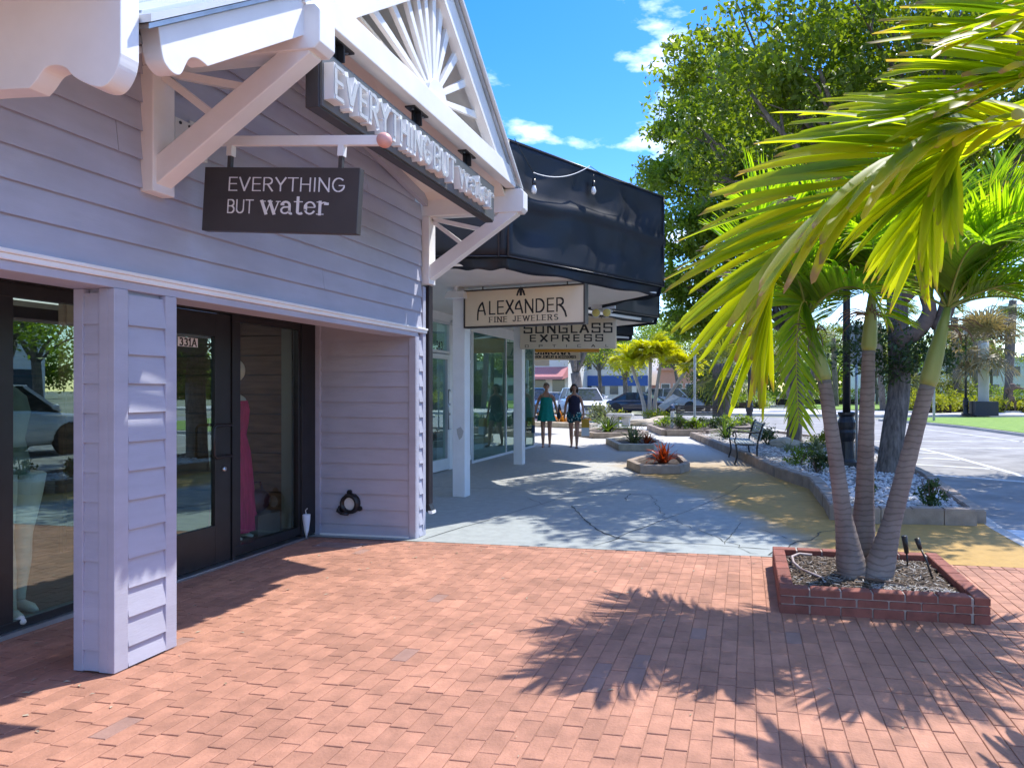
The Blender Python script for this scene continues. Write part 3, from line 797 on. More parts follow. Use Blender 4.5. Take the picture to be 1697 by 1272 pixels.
# black round wall fitting, wedge in the corner
t = thing('wall_fitting', 'black round hose connection with lugs and pale centre low on the lilac side wall', 'wall fitting', (-3.89, 6.06, .33))
MB().lathe([(.065, 0), (.105, 0), (.105, -.018), (.094, -.05), (.085, -.055), (.066, -.05), (.066, 0)], 24, (-3.89, 6.062, .325), 'y').build('flange', M['black_metal'], t, smooth=True)
MB().lathe([(.0, 0), (.064, 0), (.064, -.018), (.0, -.02)], 20, (-3.89, 6.06, .325), 'y').build('cover_disc', M['alum'], t)
for a in (95, 215, 335):
    x_, z_ = -3.89 + .112 * math.cos(R(a)), .325 + .112 * math.sin(R(a))
    MB().lathe([(.012, 0), (.026, 0), (.026, -.02), (.012, -.02)], 10, (x_, 6.06, z_), 'y').build('lug', M['black_metal'], t)
MB().tube([(-3.99, 6.03, .30), (-4.01, 6.015, .25), (-3.96, 6.005, .23), (-3.89, 6.005, .225)], .016, 8).build('spout', M['black_metal'], t, smooth=True)
t = thing('rolled_cloth', 'small rolled white cloth cone left standing in the corner of the black frame', 'cloth roll', (-4.2, 5.82, .02))
MB().lathe([(.003, .02), (.022, .1), (.034, .2), (.036, .25), (.03, .252), (.012, .18)], 12, (-4.2, 5.80, 0)).build('roll', mat('pale_blue_white_cloth', (.72, .78, .84), .7), t, smooth=True)
MB().tube([(-4.2, 5.80, .24), (-4.21, 5.80, .29), (-4.19, 5.80, .31)], .004, 6).build('loop', M['alum'], t)

# dry leaf bits and grit blown over the bricks
rv = random.Random(77); mb = MB()
for k in range(150):
    if k < 60: x, y = rv.uniform(-4.2, -3.1) + abs(rv.gauss(0, .25)), rv.uniform(2.0, 5.9)
    elif k < 110: x, y = rv.uniform(-3.0, 2.3), 5.85 - abs(rv.gauss(0, .5))
    else: x, y = rv.uniform(-3.2, 2.2), rv.uniform(2.4, 5.7)
    if .2 < x < 1.52 and 4.44 < y < 5.66: continue
    l = rv.uniform(.006, .024); w = l * rv.uniform(.25, .5); a = rv.uniform(0, 6.28); ca, sa = math.cos(a), math.sin(a); zc = rv.uniform(.002, .007)
    mb.add([(x - ca * l, y - sa * l, .0045), (x + sa * w, y - ca * w, .004 + zc), (x + ca * l, y + sa * l, .0045), (x - sa * w, y + ca * w, .004 + zc * .6)], [(0, 1, 2, 3)])
o = mb.build('leaf_litter', mat('dry_leaf_bits', (.30, .22, .13), .9, col2=(.52, .46, .36), vscale=8, pos=True), fix=False)
props(o, 'scattered dry leaf bits and grit on the brick paving', kind='stuff')
# ---------------------------------------------------------------- brackets, gable and roof of the lilac shop
XG = -2.25        # front plane of the gable
for yb in (3.11, 6.26):
    br = MB().box(XF + .003, XF + .085, yb - .07, yb + .07, 2.525, 3.20).build('bracket', M['white'], shop, bevel=.006)
    MB().prism([(XF + .08, yb - .05, 2.565), (XF + .08, yb - .05, 2.72), (XG - .12, yb - .05, 3.215), (XG + .05, yb - .05, 3.215), (XG + .05, yb - .05, 3.19)], (0, .10, 0)).build('strut', M['white'], br, bevel=.006)
    MB().bar((XF + .08, yb, 3.17), (XF + .44, yb, 2.90), .035, .04).build('brace', M['white'], br)
    MB().bar((XF + .08, yb, 3.19), (XF + .72, yb, 3.03), .035, .04).build('brace', M['white'], br)
    MB().prism([(XF - .2, yb - .065, 3.203), (XG + .09, yb - .065, 3.203), (XG + .12, yb - .065, 3.235), (XG + .12, yb - .065, 3.40), (XG + .09, yb - .065, 3.43), (XF - .2, yb - .065, 3.43)], (0, .13, 0)).build('outrigger', M['white'], br, bevel=.005)
def grow(pts):
    return pts
def rake_pt(y, dz=0):
    return APZ - PITCH * abs(y - APY) + dz
# tie beam across the gable
MB().box(XG - .06, XG + .045, 3.03, 6.19, 3.432, 3.60).build('tie_beam', M['white'], shop, bevel=.006)
# left rake board with its wavy cut lower end, right rake board
low = [(2.206, 2.765), (2.213, 2.741), (2.225, 2.726), (2.245, 2.713), (2.268, 2.709), (2.288, 2.716), (2.303, 2.735), (2.318, 2.77), (2.336, 2.803), (2.36, 2.82), (2.385, 2.825), (2.41, 2.822), (2.43, 2.818)]
low = round2d(low, 3) + [(APY, 4.42)]
pl = [(XG - .055, y, z_) for y, z_ in low] + [(XG - .055, APY, 4.64), (XG - .055, 2.19, 2.855)]
MB().prism(pl, (.085, 0, 0)).build('rake_board', M['white'], shop, bevel=.003)
MB().prism([(XG - .055, APY + .002, 4.42), (XG - .055, 5.93, 3.437), (XG - .055, 6.225, 3.437), (XG - .055, APY + .002, 4.64)], (.085, 0, 0)).build('rake_board', M['white'], shop, bevel=.003)
# thin metal drip edges on the rakes
MB().prism([(XG - .1, APY, 4.643), (XG - .1, 2.12, 2.808), (XG - .1, 2.12, 2.828), (XG - .1, APY, 4.665)], (.16, 0, 0)).build('drip_edge', M['galv'], shop)
MB().prism([(XG - .1, APY, 4.643), (XG - .1, 6.30, 3.385), (XG - .1, 6.30, 3.407), (XG - .1, APY, 4.665)], (.16, 0, 0)).build('drip_edge', M['galv'], shop)
# roof slabs, left open behind the gable so daylight reaches the added ceiling panel
M['roof'] = mat('pale_metal_roof', (.62, .64, .66), .4, var=.08, vscale=3, metal=.2)
for s_ in (-1, 1):
    ye = 2.1 if s_ < 0 else 6.28
    MB().prism([(-4.3, APY + s_ * .002, 4.67), (-4.3, ye, 4.67 - PITCH * abs(ye - APY)), (-4.3, ye, 4.70 - PITCH * abs(ye - APY)), (-4.3, APY + s_ * .002, 4.70)], (4.3 + XG + .09, 0, 0)).build('roof_slope', M['roof'], shop)
    MB().prism([(XF - .02, APY + s_ * .002, 4.54), (XF - .02, ye, 4.54 - PITCH * abs(ye - APY)), (XF - .02, ye, 4.57 - PITCH * abs(ye - APY)), (XF - .02, APY + s_ * .002, 4.57)], (XG - XF - .05, 0, 0)).build('soffit_panel', M['soffit'], shop)
    for k in range(3):
        x_ = -4.1 + k * .8
        MB().prism([(x_, APY + s_ * .004, 4.70), (x_, ye, 4.70 - PITCH * abs(ye - APY)), (x_, ye, 4.73 - PITCH * abs(ye - APY)), (x_, APY + s_ * .004, 4.73)], (.03, 0, 0)).build('roof_seam', M['roof'], shop)
# sloping frieze board under the vault, and the sunburst in the gable
MB().prism([(XF + .02, 3.5, 3.83), (XF + .02, 6.2, 3.30), (XF + .02, 6.2, 3.40), (XF + .02, 3.5, 3.93)], (.05, 0, 0)).build('frieze_board', M['siding'], shop)
MB().prism([(XF + .02, 3.5, 3.93), (XF + .02, 6.2, 3.40), (XG - .1, 6.2, 3.45), (XG - .1, 3.5, 3.80)], (0, .001, .02)).build('vault_soffit', M['soffit'], shop)
fc = Vector((XG - .01, APY, 3.63))
for k, a in enumerate((14, 33, 52, 68, 80, 90, 100, 112, 128, 147, 166)):
    dy, dz = math.cos(R(a)), math.sin(R(a))
    t_ = (4.43 - 3.63) / (dz + PITCH * abs(dy))
    e = fc + Vector((0, dy, dz)) * (t_ + .02)
    w = .055
    px, pz = -dz, dy
    x_ = fc.x - .02 + .004 * (k % 3)
    MB().prism([(x_, fc.y + px * w * .3 + dy * .10, fc.z + pz * w * .3 + dz * .10), (x_, e.y + px * w * .55, e.z + pz * w * .55), (x_, e.y - px * w * .55, e.z - pz * w * .55), (x_, fc.y - px * w * .3 + dy * .10, fc.z - pz * w * .3 + dz * .10)], (-.035, 0, 0)).build('sunburst_spoke', M['white'], shop, bevel=.003)
MB().prism([(XG + .01, APY + .15 * math.cos(R(a)), 3.604 + .15 * math.sin(R(a))) for a in range(0, 181, 15)], (-.06, 0, 0)).build('sunburst_hub', M['white'], shop, bevel=.003)
# next bay on the left: its projecting rafter board with wavy end, seen edge-on towards the camera, roof and gutter
pl = [(-4.0, 2.60), (-2.777, 2.582), (-2.605, 2.575), (-2.575, 2.60), (-2.535, 2.642), (-2.488, 2.65), (-2.443, 2.636), (-2.408, 2.602), (-2.345, 2.568), (-2.29, 2.554), (-2.25, 2.572), (-2.218, 2.619), (-2.206, 2.668), (-2.206, 2.95), (-4.0, 2.97)]
pl = pl[:2] + round2d(pl[2:13], 4) + pl[13:]
MB().prism([(x_, 2.02, z_) for x_, z_ in pl], (0, .075, 0)).build('rafter_board', M['white'], shop, bevel=.003)
MB().prism([(-4.3, 2.11, 2.98), (-4.3, -1.5, 4.6), (-4.3, -1.5, 4.63), (-4.3, 2.11, 3.01)], (2.12, 0, 0)).build('roof_slope', M['roof'], shop)
MB().box(-4.0, -2.2, -1.4, 2.018, 2.955, 2.975).build('soffit_panel', M['soffit'], shop)
MB().lathe([(.0, 2.76), (.035, 2.76), (.048, 2.80), (.048, 3.1), (0, 3.1)], 14, (-2.46, 2.165, 0)).build('downspout', M['galv'], shop, smooth=True)
MB().box(-3.4, -2.30, 2.10, 2.20, 2.80, 2.83).box(-3.4, -2.30, 2.10, 2.106, 2.83, 2.93).box(-3.4, -2.30, 2.194, 2.20, 2.83, 2.93).build('valley_gutter', M['galv'], shop)
# black downpipe on the far corner
dp = MB().box(XF - .045, XF + .045, 6.275, 6.355, .30, 2.52).build('downpipe', mat('aubergine_black_metal', (.022, .017, .022), .4, var=.2), shop, bevel=.006)
MB().prism([(XF - .03, 6.275, .30), (XF + .04, 6.275, .30), (XF + .075, 6.275, .22), (XF + .015, 6.275, .22)], (0, .08, 0)).build('outlet', M['black_metal'], dp)
MB().prism([(XF + .03, 6.273, .235), (XF + .075, 6.273, .235), (XF + .078, 6.273, .205), (XF + .04, 6.273, .205)], (0, .084, 0)).build('tip', M['alum'], dp)
# small white box on the wall behind the bracket
t = thing('wall_box', 'small white utility box with three dark holes on the siding behind the near bracket', 'utility box', (XF + .03, 3.27, 2.84))
MB().box(XF + .018, XF + .075, 3.19, 3.42, 2.80, 2.985).build('box', M['alum'], t, bevel=.004)
for k in range(3):
    MB().lathe([(0, 0), (.009, 0), (.009, .003), (0, .003)], 10, (XF + .075, 3.225 + k * .062, 2.962), 'x').build('hole', M['black_metal'], t)

# ---------------------------------------------------------------- long sign with raised letters along the gable
sg = thing('fascia_sign', 'long charcoal fascia sign with raised white letters reading EVERYTHING BUT water under the white gable', 'sign', (XG, 4.5, 2.99))
YS0, YS1 = 3.235, 5.76
MB().box(XG - .10, XG - .02, YS0, YS1, 2.99, 3.325).build('cabinet', M['sign_dark'], sg, bevel=.004)
MB().box(XG - .02, XG - .006, YS0 + .012, YS1 - .012, 3.002, 3.313).build('face', M['sign_grey'], sg)
for y_ in (3.44, 4.36, 5.22):
    b_ = MB().box(XG - .075, XG + .0, y_ - .10, y_ + .10, 3.420, 3.431).build('mount', M['black_metal'], sg)
    MB().box(XG - .06, XG - .045, y_ - .035, y_ + .035, 3.326, 3.420).box(XG - .045, XG + .0, y_ - .006, y_ + .006, 3.326, 3.420).build('web', M['black_metal'], b_)
    for d_ in (-.07, .07):
        MB().lathe([(0, 0), (.009, 0), (.009, -.007), (0, -.007)], 8, (XG - .03, y_ + d_, 3.4195)).build('bolt', M['steel'], b_)
def channel_letters(res, y0, z0, dep=.06):
    # raised letters, one object each: a deep white body with a slightly recessed face bead
    ux, uz, n = Vector((0, 1, 0)), Vector((0, 0, 1)), Vector((1, 0, 0))
    for ch, quads in res:
        if not quads: continue
        mb_ = MB(); fc_ = MB()
        for k, q in enumerate(quads):
            o_ = Vector((XG - .005, y0, z0))
            mb_.prism([o_ + ux * a + uz * b for a, b in q], n * (dep + .0004 * (k % 5)))
            c_ = (sum(a for a, b in q) / 4, sum(b for a, b in q) / 4)
            qi = [(c_[0] + (a - c_[0]) * .86, c_[1] + (b - c_[1]) * .72) for a, b in q]
            fc_.prism([o_ + n * (dep + .002) + ux * a + uz * b for a, b in qi], n * (.003 + .0003 * (k % 5)))
        l_ = mb_.build('letter', M['letter_white'], sg, fix=False)
        fc_.build('letter_face', M['letter_face'], l_, fix=False)
res, w = text_quads('EVERYTHING', .168, (.185, .165), sp=.20, sx=.92)
k = 1.12 / w
res = [(c, [[(a * k, b) for a, b in q] for q in qs]) for c, qs in res]
channel_letters(res, 3.265, 3.055)
res, w = text_quads('BUT', .168, (.185, .165), sp=.20, sx=.92)
k = .36 / w
res = [(c, [[(a * k, b) for a, b in q] for q in qs]) for c, qs in res]
channel_letters(res, 4.43, 3.055)
res, w = low_quads('water', .14, .06, .78)
k = .74 / w
res = [(c, [[(a * k, b) for a, b in q] for q in qs]) for c, qs in res]
channel_letters(res, 4.85, 3.055)

# ---------------------------------------------------------------- blade sign on its arm
YB = 3.38
bs = thing('blade_sign', 'dark grey hanging sign reading EVERYTHING BUT water on a white arm with pink ball end', 'sign', (XF + .02, YB, 2.915))
bs.rotation_euler[1] = .064       # the arm sags a little
MB().box(XF + .02, XF + .035, YB - .05, YB + .05, 2.82, 3.02).box(XF + .035, -1.99, YB - .014, YB + .014, 2.89, 2.945).build('arm', M['white'], bs, bevel=.003)
M['pink'] = mat('faded_pink_paint', (.72, .36, .30), .4, var=.06)
MB().ball((-1.965, YB, 2.92), .042, 20, 14).build('ball', M['pink'], bs, smooth=True)
for x_ in (-2.93, -2.22):
    h_ = MB().box(x_ - .017, x_ + .017, YB - .017, YB + .017, 2.83, 2.889).build('hanger', M['white'], bs)
    MB().box(x_ - .011, x_ + .011, YB - .011, YB + .011, 2.75, 2.83).build('strap', M['sign_dark'], h_)
bx0, bx1, bz0, bz1 = -3.078, -2.088, 2.394, 2.761
pan = MB().box(bx0, bx1, YB - .0215, YB + .0215, bz0, bz1).build('panel', M['sign_dark'], bs, bevel=.003)
lt = MB()
res, w = text_quads('EVERYTHING', .074, (.075, .075), sp=.135, sx=1.0)
k = .74 / w
put_text(lt, [(c, [[(a * k, b) for a, b in q] for q in qs]) for c, qs in res], (-2.915, YB - .0216, 2.627), (1, 0, 0), (0, 0, 1), (0, -1, 0), .0016)
res, w = text_quads('BUT', .074, (.085, .085), sp=.135, sx=.95)
k = .168 / w
put_text(lt, [(c, [[(a * k, b) for a, b in q] for q in qs]) for c, qs in res], (-2.915, YB - .0216, 2.499), (1, 0, 0), (0, 0, 1), (0, -1, 0), .0016)
res, w = low_quads('water', .068)
k = .43 / w
put_text(lt, [(c, [[(a * k, b) for a, b in q] for q in qs]) for c, qs in res], (-2.70, YB - .0216, 2.499), (1, 0, 0), (0, 0, 1), (0, -1, 0), .0016)
lt.build('lettering', M['letter_white'], pan, fix=False)

# ---------------------------------------------------------------- mannequins in the windows
M['mann'] = mat('pale_mannequin', (.78, .74, .64), .4, var=.03)
M['dress'] = mat('raspberry_dress', (.50, .03, .13), .8, var=.3, vscale=14, stretch=(4, 4, .3))
def mann_legs(parent, x, y, rz, lift=.05, step=.10):
    for s_ in (-1, 1):
        pts = []
        for t_, (w_, f_) in zip((.88, .75, .5, .46, .32, .12, .06), ((.085, 0), (.08, .01), (.052, .02), (.05, .02), (.052, .01), (.033, 0), (.032, 0))):
            pts.append(((s_ * (.085 - .02 * (1 - t_)), f_ + s_ * step * (1 - t_), t_ + lift), w_))
        f0 = pts[-1][0]
        pts2 = [(f0[0], f0[1] - .02, lift + .035), (f0[0] + s_ * .01, f0[1] - .10, lift + .022), (f0[0] + s_ * .012, f0[1] - .17, lift + .012)]
        mb_ = MB().tube([p for p, r_ in pts], [r_ for p, r_ in pts], 12).tube([(f0[0], f0[1] + .03, lift + .03)] + pts2, [.03, .036, .034, .014], 10)
        mb_.xform(Matrix.Translation((x, y, 0)) @ Matrix.Rotation(rz, 4, 'Z'))
        mb_.build('leg', M['mann'], parent, smooth=True)
mq = thing('mannequin', 'headless pale mannequin standing on bare feet in the window left of the pillar', 'mannequin', (-4.62, 3.42, 0.05))
mann_legs(mq, -4.52, 3.42, R(78))
tb = MB().tube([(-4.62, 3.42, .90), (-4.62, 3.42, 1.0), (-4.61, 3.42, 1.15), (-4.62, 3.42, 1.32), (-4.62, 3.42, 1.42), (-4.62, 3.42, 1.5)], [.13, .14, .105, .14, .12, .045], 16)
tb.build('torso', mat('grey_green_top', (.22, .26, .22), .8, var=.2), mq, smooth=True)
mq = thing('mannequin', 'pale mannequin in a long raspberry dress in the window right of the door', 'mannequin', (-4.66, 5.40, .05))
mx, my = -4.66, 5.40
MB().ball((mx + .02, my + .01, 1.76), .085, 18, 12, (.98, .86, 1.28)).tube([(mx, my, 1.44), (mx, my, 1.56), (mx + .01, my, 1.70)], [.062, .044, .048], 12).tube([(mx - .03, my - .17, 1.40), (mx, my - .09, 1.46), (mx, my, 1.50), (mx, my + .09, 1.46), (mx - .03, my + .17, 1.40)], [.045, .05, .055, .05, .045], 10).prism([(mx + .085, my - .012, 1.76), (mx + .11, my, 1.735), (mx + .085, my + .012, 1.735)], (0, 0, .002)).build('figure', M['mann'], mq, smooth=True)
for s_ in (-1, 1):
    MB().tube([(mx - .04, my + s_ * .165, 1.40), (mx - .08, my + s_ * .175, 1.2), (mx - .10, my + s_ * .17, 1.05), (mx - .10, my + s_ * .15, .82), (mx - .09, my + s_ * .14, .74)], [.045, .04, .036, .028, .03], 10).build('arm', M['mann'], mq, smooth=True)
prof = [(.11, .14, 1.46), (.12, .165, 1.36), (.115, .15, 1.24), (.10, .125, 1.12), (.135, .165, .95), (.15, .19, .75), (.16, .21, .5), (.175, .23, .28), (.18, .24, .16)]
mb = MB(); n = 40
vs_ = []
for i, (a, b_, z_) in enumerate(prof):
    for k in range(n):
        f_ = 1 + (.10 * math.sin(k * 2 * math.pi / n * 11 + i * .4) * max(0, (i - 3) / 5))
        vs_.append((mx + a * f_ * math.cos(2 * math.pi * k / n), my + b_ * f_ * math.sin(2 * math.pi * k / n), z_))
mb.add(vs_, [(i * n + k, i * n + (k + 1) % n, (i + 1) * n + (k + 1) % n, (i + 1) * n + k) for i in range(len(prof) - 1) for k in range(n)])
mb.build('dress', M['dress'], mq, smooth=True)
for s_ in (-1, 1):
    MB().tube([(mx - .02, my + s_ * .07, .12), (mx + .06, my + s_ * .075, .12), (mx + .15, my + s_ * .08, .10)], [.035, .034, .018], 8).tube([(mx, my + s_ * .07, .12), (mx, my + s_ * .07, .4)], [.03, .045], 8).build('foot', M['mann'], mq, smooth=True)
for o_ in mq.children:
    o_.scale = (.93, .93, .93)
    o_.location = (.0, .0, 0)
t = thing('handbag', 'dark crumpled handbag on the window floor beside the raspberry dress', 'handbag', (-4.62, 5.62, .09))
MB().ball((-4.60, 5.62, .40), .15, 14, 10, (.6, 1.0, .78)).tube([(-4.60, 5.54, .48), (-4.60, 5.58, .58), (-4.60, 5.66, .58), (-4.60, 5.70, .48)], .012, 6).build('bag', mat('dark_wine_leather', (.06, .015, .025), .5), t, smooth=True)
MB().box(-4.75, -4.47, 5.48, 5.78, .09, .285).build('stand', M['dark_in'], t)
# ================================================================ WHITE ARCADE WITH BLACK AWNINGS
arc = thing('arcade_building', 'white arcade of shops with square columns and a cream walkway ceiling under black awnings', 'building', (-5.35, 10, 0))
XW = -5.35
sof = [(-3.55, 6.93), (-2.66, 7.12), (-1.26, 9.5), (-2.95, 11.3), (-1.85, 13.5), (-4.75, 15.7), (-3.1, 17.7), (-6, 19.9), (-5, 22.5), (-9, 25), (-11, 30), (-17, 30), (-9, 21), (-6.2, 14), (-5.6, 6.93)]
MB().prism([(x, y, 2.85) for x, y in sof], (0, 0, .05)).build('walkway_ceiling', M['soffit'], arc)
MB().prism([(x, y, 4.05) for x, y in [(-3.45, 6.7), (-2.75, 7.16), (-1.34, 9.5), (-3.1, 11.2), (-1.95, 13.4), (-4.85, 15.6), (-3.3, 17.6), (-6.2, 19.8), (-10, 26), (-17, 30), (-17, 6.7)]], (0, 0, .08)).build('roof', M['conc'], arc)
MB().box(XW - .25, XW, 6.26, 10.35, 0, 2.85).box(XW - .25, XW, 10.35, 12.4, 2.78, 2.85).box(XW - .25, XW, 11.43, 11.62, 0, 2.78).box(XW - .25, XW, 10.35, 11.43, 2.70, 2.78).box(-5.6, -3.30, 6.26, 6.36, 0, 4.2).build('wall', M['white'], arc)
MB().prism([(-5.6, 12.4, 2.62), (-5.35, 12.4, 2.62), (-5.35, 16.4, 2.62), (-5.6, 16.4, 2.62)], (0, 0, .225)).build('wall', M['white'], arc)
MB().prism([(-5.6, 16.4, 0), (-5.35, 16.4, 0), (-6.3, 19.0, 0), (-9.3, 24.0, 0), (-14.0, 29.5, 0), (-14.4, 29.3, 0), (-9.6, 24.2, 0), (-6.6, 19.1, 0)], (0, 0, 2.85)).build('wall', M['white'], arc)
M['shop_glass_dark'] = mat('dark_shop_glass', (.03, .04, .04), .05, spec=.9)
for a, b in (((-5.48, 16.75), (-6.18, 18.7)), ((-6.55, 19.45), (-7.8, 21.5)), ((-8.0, 21.9), (-9.1, 23.7))):
    v = Vector((b[0] - a[0], b[1] - a[1], 0)); n = Vector((v.y, -v.x, 0)).normalized() * .02
    w_ = MB().prism([(a[0] + n.x, a[1] + n.y, .35), (b[0] + n.x, b[1] + n.y, .35), (b[0] + n.x, b[1] + n.y, 2.4), (a[0] + n.x, a[1] + n.y, 2.4)], n * .2).build('window', M['shop_glass_dark'], arc)
def ywin2(name, y0, y1, z0, z1, fw, gl, bars=(), mf=M['alum'], x=XW, fb=None):
    fb = fw if fb is None else fb
    f = MB().box(x - .08, x + .02, y0, y1, z0, z0 + fb).box(x - .08, x + .02, y0, y1, z1 - fw, z1).box(x - .08, x + .02, y0, y0 + fw, z0 + fb, z1 - fw).box(x - .08, x + .02, y1 - fw, y1, z0 + fb, z1 - fw)
    for z_ in bars:
        f.box(x - .08, x + .02, y0 + fw, y1 - fw, z_ - fw / 2, z_ + fw / 2)
    f = f.build(name, mf, arc, bevel=.003)
    zs = [z0 + fb] + [z for zb in bars for z in (zb - fw / 2, zb + fw / 2)] + [z1 - fw]
    for a, b in zip(zs[0::2], zs[1::2]):
        MB().box(x - .035, x - .027, y0 + fw, y1 - fw, a, b).build('pane', gl, f)
    return f
# number 343: transom window over a glazed white door
tr = ywin2('transom_window', 10.35, 11.43, 2.12, 2.70, .05, M['glass'])
res, w = text_quads('343', .135, (.13, .10), sp=.16, sx=.8)
mb = MB(); put_text(mb, res, (XW + .003, 11.02 - w / 2, 2.185), (0, 1, 0), (0, 0, 1), (1, 0, 0), .001)
mb.build('number', M['black_metal'], tr, fix=False)
d2 = ywin2('door', 10.38, 11.40, .02, 2.10, .085, M['glass'], fb=.20)
MB().tube([(XW + .02, 11.34, 1.45), (XW + .07, 11.33, 1.45), (XW + .07, 11.25, 1.45), (XW + .07, 11.25, .75), (XW + .07, 11.33, .75), (XW + .02, 11.34, .75)], .012, 8).build('handle', M['steel'], d2, smooth=True)
for z_ in (1.02, 1.2, 1.45):
    MB().lathe([(0, 0), (.022, 0), (.02, .02), (0, .02)], 12, (XW + .02, 11.365, z_), 'x').build('lock', M['black_metal'], d2)
ywin2('window', 11.62, 12.40, .08, 2.62, .055, M['glass'], bars=(2.02,), fb=.10)
f = MB().box(XW - .04, XW + .03, 12.40, 12.46, 0, 2.62).box(XW - .04, XW + .02, 14.32, 14.36, 0, 2.62).box(XW - .04, XW + .02, 16.34, 16.40, 0, 2.62).box(XW - .03, XW + .015, 12.46, 16.34, .0, .05).build('storefront_frame', M['alum'], arc)
for a, b in ((12.46, 14.32), (14.36, 16.34)):
    MB().box(XW - .012, XW - .002, a, b, .05, 2.62).build('pane', M['glass2'], f)
# interior of the arcade shops
MB().box(-10, XW - .26, 6.4, 12.42, -.01, .015).build('shop_floor', M['dark_in'], arc)
MB().box(-8.6, -8.5, 6.4, 12.4, 0, 2.8).box(-8.5, XW - .3, 12.42, 12.5, 0, 2.8).build('interior_wall', mat('grey_interior', (.45, .45, .40), .8, var=.2), arc)
MB().box(-10, XW - .02, 12.5, 16.4, -.01, .015).build('shop_floor', M['conc'], arc)
MB().box(-9.1, -9.0, 12.5, 16.4, 0, 2.8).box(-9, -5.6, 16.42, 16.5, 0, 2.8).build('interior_wall', mat('sage_interior', (.60, .64, .58), .8, var=.1), arc)
MB().box(-7.2, -6.4, 12.9, 15.6, .015, .95).box(-8.9, -8.4, 12.7, 16.2, .015, 2.1).build('display_counter', mat('pale_counter', (.55, .55, .52), .5), arc)
t = thing('handbag', 'black handbag hanging in the clear arcade shop window', 'handbag', (-5.75, 13.0, 1.2))
MB().prism([(-5.72, 12.95, 1.12), (-5.72, 13.32, 1.12), (-5.72, 13.29, 1.36), (-5.72, 12.98, 1.36)], (-.1, 0, 0)).tube([(-5.77, 13.02, 1.36), (-5.77, 13.06, 1.5), (-5.77, 13.2, 1.5), (-5.77, 13.25, 1.36)], .01, 6).build('bag', M['black_metal'], t)
MB().box(-5.80, -5.74, 13.11, 13.17, .015, 1.12).box(-5.95, -5.6, 12.98, 13.3, .015, .04).build('stand', M['steel'], t)
# square columns
for (cx_, cy_, w_) in ((-3.84, 8.58, .18), (-4.38, 12.5, .18), (-5.62, 16.9, .19), (-7.3, 21.3, .19)):
    c_ = MB().box(cx_ - w_ / 2, cx_ + w_ / 2, cy_ - w_ / 2, cy_ + w_ / 2, .0, 2.85).build('column', M['white'], arc, bevel=.008)
    if cy_ < 9:
        MB().prism([(cx_ - .03, cy_ - w_ / 2 - .0015, .93), (cx_ + .03, cy_ - w_ / 2 - .0015, .96), (cx_ + .07, cy_ - w_ / 2 - .0015, .90), (cx_ + .05, cy_ - w_ / 2 - .0015, .82), (cx_ + .01, cy_ - w_ / 2 - .0015, .78), (cx_ - .02, cy_ - w_ / 2 - .0015, .86)], (0, .002, 0)).build('bare_patch', mat('bare_plaster', (.52, .50, .47), .9), c_)
# emergency light on the ceiling, small camera
t = thing('ceiling_light', 'white twin light box under the walkway ceiling above the first column', 'light fixture', (-3.8, 8.45, 2.85))
MB().prism([(-3.97, 8.30, 2.69), (-3.69, 8.30, 2.69), (-3.71, 8.36, 2.79), (-3.95, 8.36, 2.79)], (0, .14, 0)).build('housing', M['white'], t, bevel=.008)
MB().box(-3.85, -3.81, 8.38, 8.42, 2.785, 2.85).build('stem', M['white'], t)
t = thing('security_camera', 'tiny white dome camera on the wall above the door numbered 343', 'camera', (XW, 11.52, 2.66))
MB().lathe([(0, 0), (.05, 0), (.05, .05), (.03, .09), (0, .09)], 14, (XW + .001, 11.52, 2.70), 'x').build('base', M['alum'], t, smooth=True)
MB().ball((XW + .1, 11.52, 2.685), .032, 12, 8).build('dome', M['black_metal'], t, smooth=True)
t = thing('flood_light', 'twin flood light with yellowish lens under the awning beside the cream sign', 'flood light', (-2.3, 10.6, 2.75))
MB().tube([(-2.42, 10.7, 2.849), (-2.42, 10.7, 2.78), (-2.15, 10.75, 2.76)], .014, 8).box(-2.5, -2.1, 10.66, 10.74, 2.80, 2.849).build('bracket', M['alum'], t)
for k, x_ in enumerate((-2.40, -2.22)):
    MB().lathe([(0, .12), (.04, .10), (.075, .0), (.07, -.005), (0, -.005)], 16, (x_, 10.6, 2.72), 'y').build('lamp_head', M['alum'], t, smooth=True)
    MB().lathe([(0, -.006), (.066, -.006), (.06, -.012), (0, -.014)], 16, (x_, 10.6, 2.72), 'y').build('lens', mat('yellow_lens', (.75, .65, .2), .2), t, smooth=True)

